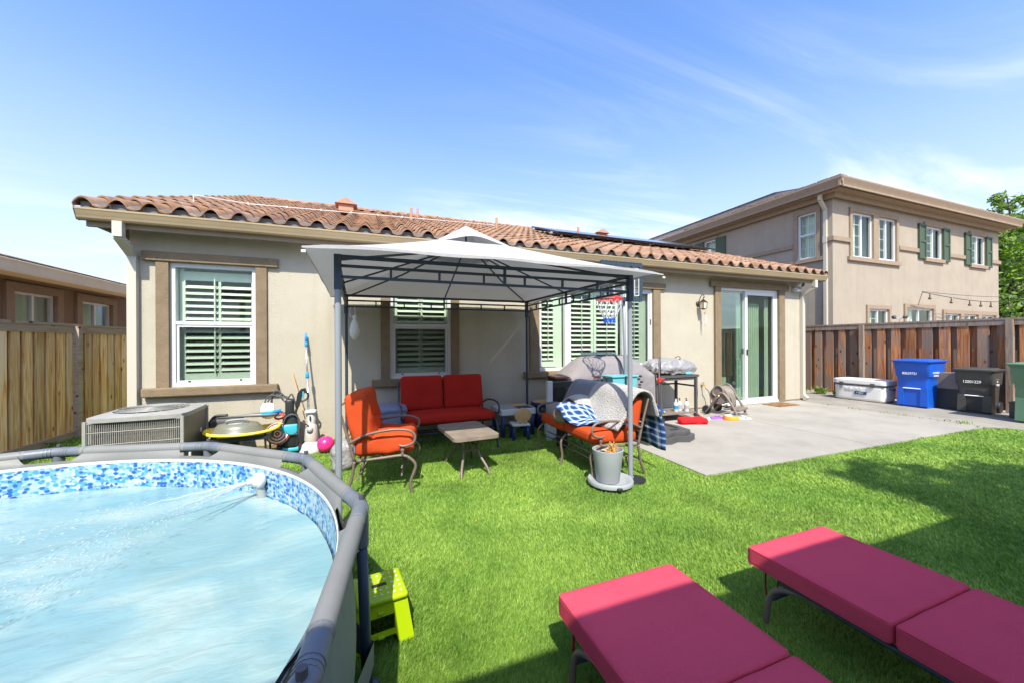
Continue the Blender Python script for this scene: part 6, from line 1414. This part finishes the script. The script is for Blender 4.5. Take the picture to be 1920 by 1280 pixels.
# ------------------------------------------------------------------ bins, cooler and clutter by the right fence
def bin_(label, loc, rot, w_, d, h, m, num=None, lines=None, wheel=True):
    t = thing('wheeled_bin', label, 'bin', (*loc, .012), rot, 'wheeled bins by the fence')     # local: front faces -y
    b = MB(); bw, bd = w_ * .80, d * .74; zt_ = h * .93
    def ring(z, sw, sd, yo=0, rc=.05):
        P = []
        for (cx_, cy_, a0) in ((sw / 2 - rc, sd / 2 - rc, 0), (-sw / 2 + rc, sd / 2 - rc, 90), (-sw / 2 + rc, -sd / 2 + rc, 180), (sw / 2 - rc, -sd / 2 + rc, 270)):
            for q in range(4): P.append(b.bm.verts.new((cx_ + rc * math.cos(R(a0 + q * 30)), cy_ + rc * math.sin(R(a0 + q * 30)) + yo, z)))
        return P
    rings = [ring(0, bw * .93, bd * .92), ring(.03, bw * .95, bd * .94), ring(h * .55, bw * 1.04, bd * 1.06), ring(h * .64, bw * 1.08, bd * 1.10), ring(h * .66, bw * 1.16, bd * 1.16), ring(zt_, w_ * .97, d * .95), ring(zt_ + .005, w_, d), ring(zt_ + .03, w_, d), ring(zt_ + .03, w_ * .9, d * .9)]
    for A, B in zip(rings, rings[1:]):
        n_ = len(A)
        for i in range(n_): b.bm.faces.new([A[i], A[(i + 1) % n_], B[(i + 1) % n_], B[i]])
    b.bm.faces.new(rings[0][::-1]); b.bm.faces.new(rings[-1]); b.build('body', m, t, smooth=True, angle=38)
    b = MB()
    def r2(z, k, rc=.05):
        sw, sd = w_ * k, d * k; P = []
        for (cx_, cy_, a0) in ((sw / 2 - rc, sd / 2 - rc, 0), (-sw / 2 + rc, sd / 2 - rc, 90), (-sw / 2 + rc, -sd / 2 + rc, 180), (sw / 2 - rc, -sd / 2 + rc, 270)):
            for q in range(4): P.append(b.bm.verts.new((cx_ + rc * math.cos(R(a0 + q * 30)), cy_ + rc * math.sin(R(a0 + q * 30)), z)))
        return P
    rr_ = [r2(zt_ + .032, 1.07), r2(zt_ + .055, 1.08), r2(zt_ + .062, 1.03), r2(zt_ + .060, .88), r2(zt_ + .082, .80), r2(zt_ + .082, .3)]
    for A, B in zip(rr_, rr_[1:]):
        n_ = len(A)
        for i in range(n_): b.bm.faces.new([A[i], A[(i + 1) % n_], B[(i + 1) % n_], B[i]])
    b.bm.faces.new(rr_[0][::-1]); b.bm.faces.new(rr_[-1]); b.build('lid', m, t, smooth=True, angle=38)
    b = MB(); b.box(-bw * .26, bw * .26, -bd * .52 - .006, -bd * .40, .04, h * .52); b.build('front_recess', 'black' if m == 'bingrey' else MT[m], t)
    b = MB(); b.tube([(-bw * .29, -bd * .545 - .006, h * .40), (bw * .29, -bd * .545 - .006, h * .40)], .010, 8); b.build('lift_bar', 'ink', t)
    for sx in (-1, 1): b = MB(); b.prism([(-.06, .04), (.06, .04), (.05, h * .42), (-.05, h * .42)], -bd * .545 - .012, -bd * .45, 'XZ', T(sx * bw * .38, 0, 0)); b.build('front_rib', m, t)
    for sx in (-1, 1): b = MB(); b.lathe([(0, -.03), (.105, -.03), (.115, 0), (.105, .03), (0, .03)], (sx * (bw * .5 + .0), bd * .42, .115), 22, Matrix.Rotation(R(90), 4, 'Y')); b.build('wheel', 'black', t, smooth=True, angle=40)
    b = MB(); b.tube([(-w_ * .4, d * .54, zt_ - .02), (w_ * .4, d * .54, zt_ - .02)], .014, 8); b.build('handle', m, t)
    if num: text_mesh('number', num, .072, 'ink', t, (-.02, -d * .475 - .004 + .010, h * .715), (R(90 - 4), 0, 0), .001, .82)
    if lines:
        for k, s_ in enumerate(lines): text_mesh('notice', s_, .052, 'ink', t, (w_ * .472, -.05, h * .80 - k * .062), (R(90), 0, R(90)), .001, .9)
    return t
bin_('large bright blue wheeled bin with white numbers by the right fence', (11.03, 4.40), R(-90), .60, .68, 1.0, 'binblue', '80629731', ['PROPERTY', 'OF REPUBLIC', 'SERVICES'])
bin_('charcoal wheeled bin with white numbers between the blue bin and the green one', (11.16, 3.60), R(-86), .52, .58, .85, 'bingrey', '12001229', ['PROPERTY', 'OF', 'REPUBLIC'])
bin_('muted green wheeled bin cut off by the right edge of the photo', (10.62, 2.68), R(-90), .62, .70, 1.02, 'bingreen', None, None)
co = thing('cooler', 'long white marine cooler with black latches beside the blue bin', 'cooler', (11.0, 5.34, .012), R(-90))
b = MB(); b.cushion((1.0, .46, .36), .045, puff=.0, c=(0, 0, .185), cuts=10); 
for q in b.bm.verts: q.co.x *= .95 + .12 * q.co.z; q.co.y *= .93 + .18 * q.co.z
b.build('body', 'cooler', co, smooth=True)
b = MB(); b.cushion((1.02, .48, .125), .03, puff=.012, c=(0, 0, .445), cuts=10); b.build('lid', 'cooler', co, smooth=True)
b = MB(); b.box(-.50, .50, -.236, .236, .372, .386); b.build('gasket', 'black_soft', co)
for sx in (-.33, .27): b = MB(); b.rbox((.085, .02, .085), .006, T(sx, -.245, .385)); b.build('latch', 'black_soft', co)
b = MB(); b.prism([(-.37, .31), (-.29, .31), (-.31, .27), (-.37, .27)], -.243, -.232, 'XZ'); b.build('latch_catch', 'potgrey', co)
text_mesh('raised_lettering', 'IGLOO', .085, 'cooler', co, (-.10, -.2335, .285), (R(90), 0, 0), .004, 1.2)
b = MB(); b.box(-.075, .155, -.2335, -.228, .155, .225); lb = b.build('label', 'labelblue', co); text_mesh('label_print', '7 DAY', .045, 'ink', co, (.03, -.2355, .19), (R(90), 0, 0), .0008, 1.1)
b = MB()
for sx in (-1, 1): b.tube(smooth_path([(sx * .505, -.09, .33), (sx * .54, -.06, .30), (sx * .54, .06, .30), (sx * .505, .09, .33)]), .012, 8)
b.build('handle', 'black_soft', co, smooth=True)
b = MB(); b.box(-.48, .48, -.20, -.195, .03, .05); b.build('foot_groove', 'potgrey', co)
sb = thing('storage_box', 'dark plastic storage box with a grey sloping lid between the blue and charcoal bins', 'storage box', (11.3, 4.02, .012))
b = MB(); b.box(-.18, .18, -.42, .32, 0, .42); b.build('body', 'black', sb); b = MB(); b.prism([(-.44, .42), (.34, .42), (.34, .74), (-.1, .74), (-.44, .60)], -.2, .2, 'YZ'); b.build('lid', 'taupe', sb)
bx_ = thing('bait_box', 'small black box on the paving beside the green bin', 'box', (10.98, 3.02, .012)); b = MB(); b.rbox((.20, .26, .26), .012, T(0, 0, .13)); b.build('body', 'black_soft', bx_); b = MB(); b.rbox((.21, .27, .03), .006, T(0, 0, .275)); b.build('lid', 'black_soft', bx_)

# ------------------------------------------------------------------ air conditioner
ac = thing('air_conditioner', 'square beige air conditioner condenser with a wire grille under the left window', 'air conditioner', (-2.19, 5.13, 0), R(3))
ac.scale = (.83, .83, 1)
AW = .44
b = MB(); b.box(-.52, .52, -.52, .52, -.02, .06); b.build('pad', 'concrete_old', ac)
b = MB(); b.rbox((AW * 2 - .06, AW * 2 - .06, .60), .05, T(0, 0, .36)); b.build('coil', 'acdark', ac)
b = MB(); b.box(AW - .028, AW - .004, -AW + .05, AW - .01, .06, .68); b.build('service_panel', 'acside', ac)
b = MB()
n_ = 46
for side in (0, 3):
    for k in range(n_ + 1):
        q = -AW + .02 + (2 * AW - .04) * k / n_
        if side == 0: b.bar((q, -AW, .06), (q, -AW, .68), .005, .006, up=(0, 1, 0))
        else: b.bar((-AW, q, .06), (-AW, q, .68), .005, .006, up=(1, 0, 0))
for z_ in (.10, .22, .34, .46, .58, .67): b.tube([(AW - .02, -AW - .005, z_), (-AW - .003, -AW - .005, z_), (-AW - .005, AW, z_)], .004, 6)
b.build('wire_grille', 'acgrey', ac)
for sx, sy in ((-1, -1), (1, -1), (1, 1), (-1, 1)): b = MB(); b.box(sx * AW - .015, sx * AW + .015, sy * AW - .015, sy * AW + .015, .05, .69); b.build('corner_post', 'acgrey', ac)
b = MB(); rr2 = .36; oc = 48
P = [(AW + .025) * c for c in (1, 1)]
outer = []; inner = []
for k in range(oc):
    a = k / oc * 6.2832; c, s_ = math.cos(a), math.sin(a); m_ = max(abs(c), abs(s_)); e = (abs(c) ** 8 + abs(s_) ** 8) ** (1 / 8)
    outer.append(b.bm.verts.new(((AW + .028) * c / e, (AW + .028) * s_ / e, .715))); inner.append(b.bm.verts.new((rr2 * c, rr2 * s_, .735)))
low = [b.bm.verts.new((q.co.x, q.co.y, .675)) for q in outer]; inl = [b.bm.verts.new((q.co.x, q.co.y, .70)) for q in inner]
for k in range(oc):
    k2 = (k + 1) % oc; b.bm.faces.new([outer[k], outer[k2], inner[k2], inner[k]]); b.bm.faces.new([low[k], low[k2], outer[k2], outer[k]]); b.bm.faces.new([inner[k], inner[k2], inl[k2], inl[k]])
b.build('top_panel', 'acgrey', ac, smooth=True, angle=30)
b = MB()
for k in range(9): ra = .05 + k * .038; b.tube([(ra * math.cos(j * .1963), ra * math.sin(j * .1963), .745 + .01 * (1 - k / 9)) for j in range(32)], .0032, 5, closed=True)
for k in range(10): a = k * .628; b.tube([(.04 * math.cos(a), .04 * math.sin(a), .75), (.36 * math.cos(a + .25), .36 * math.sin(a + .25), .737)], .004, 5)
b.build('fan_guard', 'acgrey', ac)
b = MB(); b.lathe([(0, .68), (.07, .68), (.07, .72), (0, .72)], seg=20)
for k in range(4): a = k * 1.5708 + .4; Mq = rz(math.degrees(a)) @ T(.19, 0, .69) @ Matrix.Rotation(R(25), 4, 'X'); b.box(-.13, .13, -.07, .07, -.003, .003, Mq)
b.build('fan', 'acdark', ac)
b = MB(); b.lathe([(0, 0), (.028, 0), (.028, .004), (0, .004)], (AW - .002, .2, .44), 14, Matrix.Rotation(R(90), 4, 'Y')); b.build('badge', 'mesh_white', ac)
b = MB(); b.tube(smooth_path([(AW, -.32, .3), (AW + .05, -.36, .36), (AW + .04, -.37, .15), (AW, -.35, .08)]), .014, 8); b.build('line_set', 'mesh_white', ac)

# ------------------------------------------------------------------ clutter along the left wall
yt = thing('yellow_tray', 'yellow plastic tray heaped with toys against the wall right of the air conditioner', 'tray', (-1.42, 5.32, 0), R(4))
b = MB()
def tray(s_, t_):
    a = s_ * 6.28318; rr_ = (abs(math.cos(a)) ** 3 + abs(math.sin(a)) ** 3) ** (-1 / 3); z = .36 + .05 * t_; k = .78 + .22 * t_; return Vector((.36 * k * rr_ * math.cos(a), .22 * k * rr_ * math.sin(a), z + .02 * math.cos(a * 2) * t_))
b.grid(tray, 40, 3, wrap=True)
for dz, k in ((.045, 1.0), (.06, 1.02)): b.tube([Vector((tray(q / 40, 1).x * k, tray(q / 40, 1).y * k, tray(q / 40, 1).z - .01)) for q in range(40)], .017, 8, closed=True)
b.build('rim', 'yellow', yt, smooth=True)
b = MB(); 
for sx in (-.25, .25):
    for sy in (-.15, .15): b.tube([(sx, sy, 0), (sx * .95, sy, .37)], .012, 8)
b.box(-.30, .30, -.18, .18, .30, .35); b.build('stand', 'black', yt)
dm = thing('domed_toy', 'olive grey domed lid with an aqua handle resting on the yellow tray', 'lid', (-1.47, 5.30, .40), R(3))
b = MB(); b.lathe([(.0, .11), (.10, .105), (.19, .08), (.225, .04), (.24, .0), (.25, -.01), (0, -.01)], seg=36, M=Matrix.Diagonal((1.05, .72, 1, 1))); b.build('dome', 'olive', dm, smooth=True, angle=50)
b = MB(); b.tube(smooth_path([(-.10, -.06, .10), (-.08, -.08, .135), (.08, -.08, .14), (.11, -.06, .10)]), .010, 8); b.tube([(-.07, -.09, .09), (.07, -.09, .095)], .012, 8); b.build('handle', 'potgrey', dm, smooth=True)
tr_ = thing('toy_racket', 'clear plastic paddle with blue edges lying across the toy heap', 'toy', (-1.38, 5.40, .55), R(8))
b = MB(); b.tube([(.30 * math.cos(k * .2618), .075 * math.sin(k * .2618), .01 * math.sin(k * .5)) for k in range(24)], .012, 8, closed=True); b.build('rim', 'black_soft', tr_, smooth=True); b = MB(); b.tube([(.12, 0, .01), (.33, .0, .03)], .022, 10); b.build('handle', 'bluep', tr_, smooth=True)
b = MB(); b.lathe([(0, 0), (.29, 0), (.29, .004), (0, .004)], seg=24, M=Matrix.Diagonal((1, .24, 1, 1))); b.build('blade', 'clearp', tr_)
bag2 = MB(); bag2.cushion((.17, .13, .16), .05, puff=.02, c=(0, 0, .11), cuts=10, wr=.05, seed=6); o = bag2.build('plastic_bag', 'mesh_white', None, smooth=True, loc=(-1.22, 5.55, .46)); tag(o, 'crumpled white plastic bag on top of the heap beside the pressure washer', 'bag')
hc = thing('coiled_hose', 'black looping hose coil sticking up behind the toys', 'hose', (-1.10, 5.60, .46))
b = MB(); P = []
for k in range(60): a = k / 60 * 6.28 * 3; P.append((-.02 + .11 * math.cos(a) + .04 * math.sin(k * .4), .04 * math.sin(a * .5), .17 + (.13 + .02 * math.sin(k)) * math.sin(a)))
b.tube(smooth_path(P[::2], 3), .009, 6); b.tube(smooth_path([(-.12, 0, .1), (-.05, .0, .36), (.08, 0, .26), (.14, 0, .3), (.2, -.02, .1)]), .010, 6); b.build('loop', 'black_soft', hc, smooth=True)
b = MB(); b.tube([(.05 * math.cos(k * .785), .02 * math.sin(k * .785) - .04, .03 + .03 * math.sin(k * .785)) for k in range(8)], .014, 7, closed=True); b.build('red_coil', 'redp', hc, smooth=True)
bk = thing('black_crate', 'black plastic tote standing behind the yellow tray', 'tote', (-1.68, 5.66, 0)); b = MB(); b.rbox((.30, .22, .50), .03, T(0, 0, .25)); b.build('body', 'black_soft', bk); b = MB(); b.tube(smooth_path([(-.15, 0, .36), (-.19, 0, .42), (-.13, 0, .52), (.0, 0, .53)]), .018, 8); b.build('handle', 'black', bk, smooth=True)
sw_ = thing('swirl_disc', 'red and white spiral disc leaning by the pressure washer', 'disc', (-1.09, 5.42, .30), 0); b = MB(); b.lathe([(0, -.015), (.125, -.015), (.135, 0), (.125, .015), (0, .015)], seg=32, M=rz(8) @ Matrix.Rotation(R(84), 4, 'X')); b.build('disc', 'swirl', sw_, smooth=True, angle=40)
b = MB(); b.bar((0, .03, -.31), (0, .03, -.1), .03, .02); b.build('stand', 'black', sw_)
# pressure washer
pw = thing('pressure_washer', 'black and aqua pressure washer standing against the wall with its gun upright', 'pressure washer', (-.97, 5.55, 0), R(6))
b = MB(); b.rbox((.17, .20, .42), .04, T(0, 0, .30)); b.rbox((.10, .12, .30), .03, T(-.01, .02, .56)); b.build('body', 'black', pw, smooth=True, angle=50)
b = MB(); b.rbox((.19, .06, .14), .02, T(-.01, -.10, .33)); b.build('aqua_panel', 'aqua', pw, smooth=True, angle=50); b = MB(); b.rbox((.20, .14, .07), .03, T(0, -.02, .07)); b.build('base_cover', 'aqua', pw, smooth=True, angle=50)
for sx in (-1, 1): b = MB(); b.lathe([(0, -.02), (.06, -.02), (.07, 0), (.06, .02), (0, .02)], (sx * .11, -.02, .07), 18, Matrix.Rotation(R(90), 4, 'Y')); w_o = b.build('wheel', 'black', pw, smooth=True, angle=40); b = MB(); b.lathe([(0, -.024), (.035, -.024), (.035, .024), (0, .024)], (sx * .11, -.02, .07), 14, Matrix.Rotation(R(90), 4, 'Y')); b.build('hub', 'aqua', w_o)
b = MB(); b.tube([(.03, -.02, .30), (.06, -.0, .55), (.10, .02, .66)], .016, 8); b.prism([(.05, .60), (.10, .60), (.135, .74), (.185, .80), (.17, .84), (.12, .83), (.08, .78)], -.02, .02, 'XZ'); b.tube(smooth_path([(.16, 0, .80), (.20, 0, .76), (.19, 0, .70), (.12, 0, .66)]), .012, 8); b.build('spray_gun', 'black', pw)
b = MB(); b.rbox((.02, .045, .10), .006, T(.145, 0, .75)); b.build('gun_insert', 'aqua', pw)
b = MB(); P = []
for k in range(40): a = k / 40 * 6.28 * 2.5; P.append((.02 + .09 * math.cos(a), -.115 - .01 * math.sin(a * .7), .40 + .13 * math.sin(a)))
b.tube(P, .009, 6); b.tube(smooth_path([(.11, -.1, .42), (.2, -.08, .36), (.24, -.04, .25), (.2, 0, .12)]), .009, 6); b.build('hose', 'black_soft', pw, smooth=True)
pc = thing('window_pole', 'blue tipped aluminium telescopic pole leaning on the sunlit wall', 'pole', (-.76, 5.58, 0))
tp0 = Vector((0, 0, .30)); tp1 = Vector((-.078, .30, 1.56)); D_ = (tp1 - tp0)
def pp(t_): return tp0 + D_ * t_
b = MB(); b.tube([pp(0), pp(.55)], .0145, 10); b.tube([pp(.5), pp(.88)], .0115, 10); b.build('shaft', 'alu', pc, smooth=True)
b = MB(); b.tube([pp(.52), pp(.535), pp(.575), pp(.585)], [.017, .022, .022, .017], 10); b.tube([pp(.855), pp(.86), pp(.9), pp(.905)], [.014, .02, .02, .016], 10); b.tube([pp(.9), pp(.96), pp(1.0)], [.017, .016, .013], 10); b.build('blue_grip', 'bluep', pc, smooth=True)
vc = thing('carpet_cleaner', 'white and clear upright carpet cleaner below the telescopic pole', 'carpet cleaner', (-.735, 5.55, 0), R(-5))
b = MB(); b.lathe([(0, .36), (.05, .36), (.055, .45), (.045, .50), (.05, .53), (.04, .55), (0, .55)], (0, .02, 0), 18); b.rbox((.13, .1, .04), .015, T(0, 0, .53)); b.build('head', 'white', vc, smooth=True, angle=50)
b = MB(); b.lathe([(.0, .13), (.075, .13), (.085, .16), (.07, .34), (.045, .37), (0, .37)], (0, .01, 0), 18); b.build('tank', 'clearp', vc, smooth=True, angle=50)
b = MB(); b.lathe([(0, .27), (.035, .27), (.04, .30), (.035, .33), (0, .33)], (0, -.05, 0), 14); b.build('filter', 'potgrey', vc, smooth=True)
b = MB(); b.lathe([(0, 0), (.13, .0), (.14, .03), (.11, .10), (.06, .14), (0, .15)], (0, -.02, 0), 22, Matrix.Diagonal((1, .8, 1, 1))); b.build('foot', 'white', vc, smooth=True, angle=50)
b = MB(); b.box(-.008, .008, -.052, -.046, .42, .48); b.build('switch', 'black', vc)
st_ = thing('wooden_stick', 'thin wooden stick leaning on the wall behind the pressure washer', 'stick', (-.93, 5.7, 0)); b = MB(); b.tube([(.22, -.12, .02), (-.08, .2, 1.04)], .007, 6); b.build('shaft', 'beechwood', st_)
bl_ = thing('pink_ball', 'glossy pink ball on the grass beside the carpet cleaner', 'ball', (-.55, 5.42, .115)); b = MB(); b.sphere((0, 0, 0), .105, 28); b.build('skin', 'magenta', bl_, smooth=True); b = MB(); b.lathe([(0, 0), (.01, 0), (.01, .003), (0, .003)], (0, 0, .1045), 8); b.build('valve', 'white', bl_)
wb_ = MB(); wb_.cushion((.24, .20, .30), .07, puff=.02, c=(0, 0, .15), cuts=10, wr=.045, seed=2); o = wb_.build('laundry_bag', 'tarp', None, smooth=True, loc=(-.30, 4.62, 0)); tag(o, 'slumped silver white bag on the grass behind the front left gazebo post', 'bag')

# small litter on the lawn
b = MB(); rs = random.Random(12)
for k in range(46):
    x_ = rs.uniform(-.2, 6.5); y_ = rs.uniform(1.7, 4.3)
    if x_ > 3.1 and y_ > 2.9: continue
    a = rs.uniform(0, 6.28); s_ = rs.uniform(.004, .010); z_ = rs.uniform(.024, .03)
    b.quad((x_ - s_ * math.cos(a), y_ - s_ * math.sin(a), z_), (x_ + s_ * .5 * math.sin(a), y_ - s_ * .5 * math.cos(a), z_ + .003), (x_ + s_ * math.cos(a), y_ + s_ * math.sin(a), z_), (x_ - s_ * .5 * math.sin(a), y_ + s_ * .5 * math.cos(a), z_ + .004))
tag(b.build('leaf_litter', 'straw'), kind='stuff')
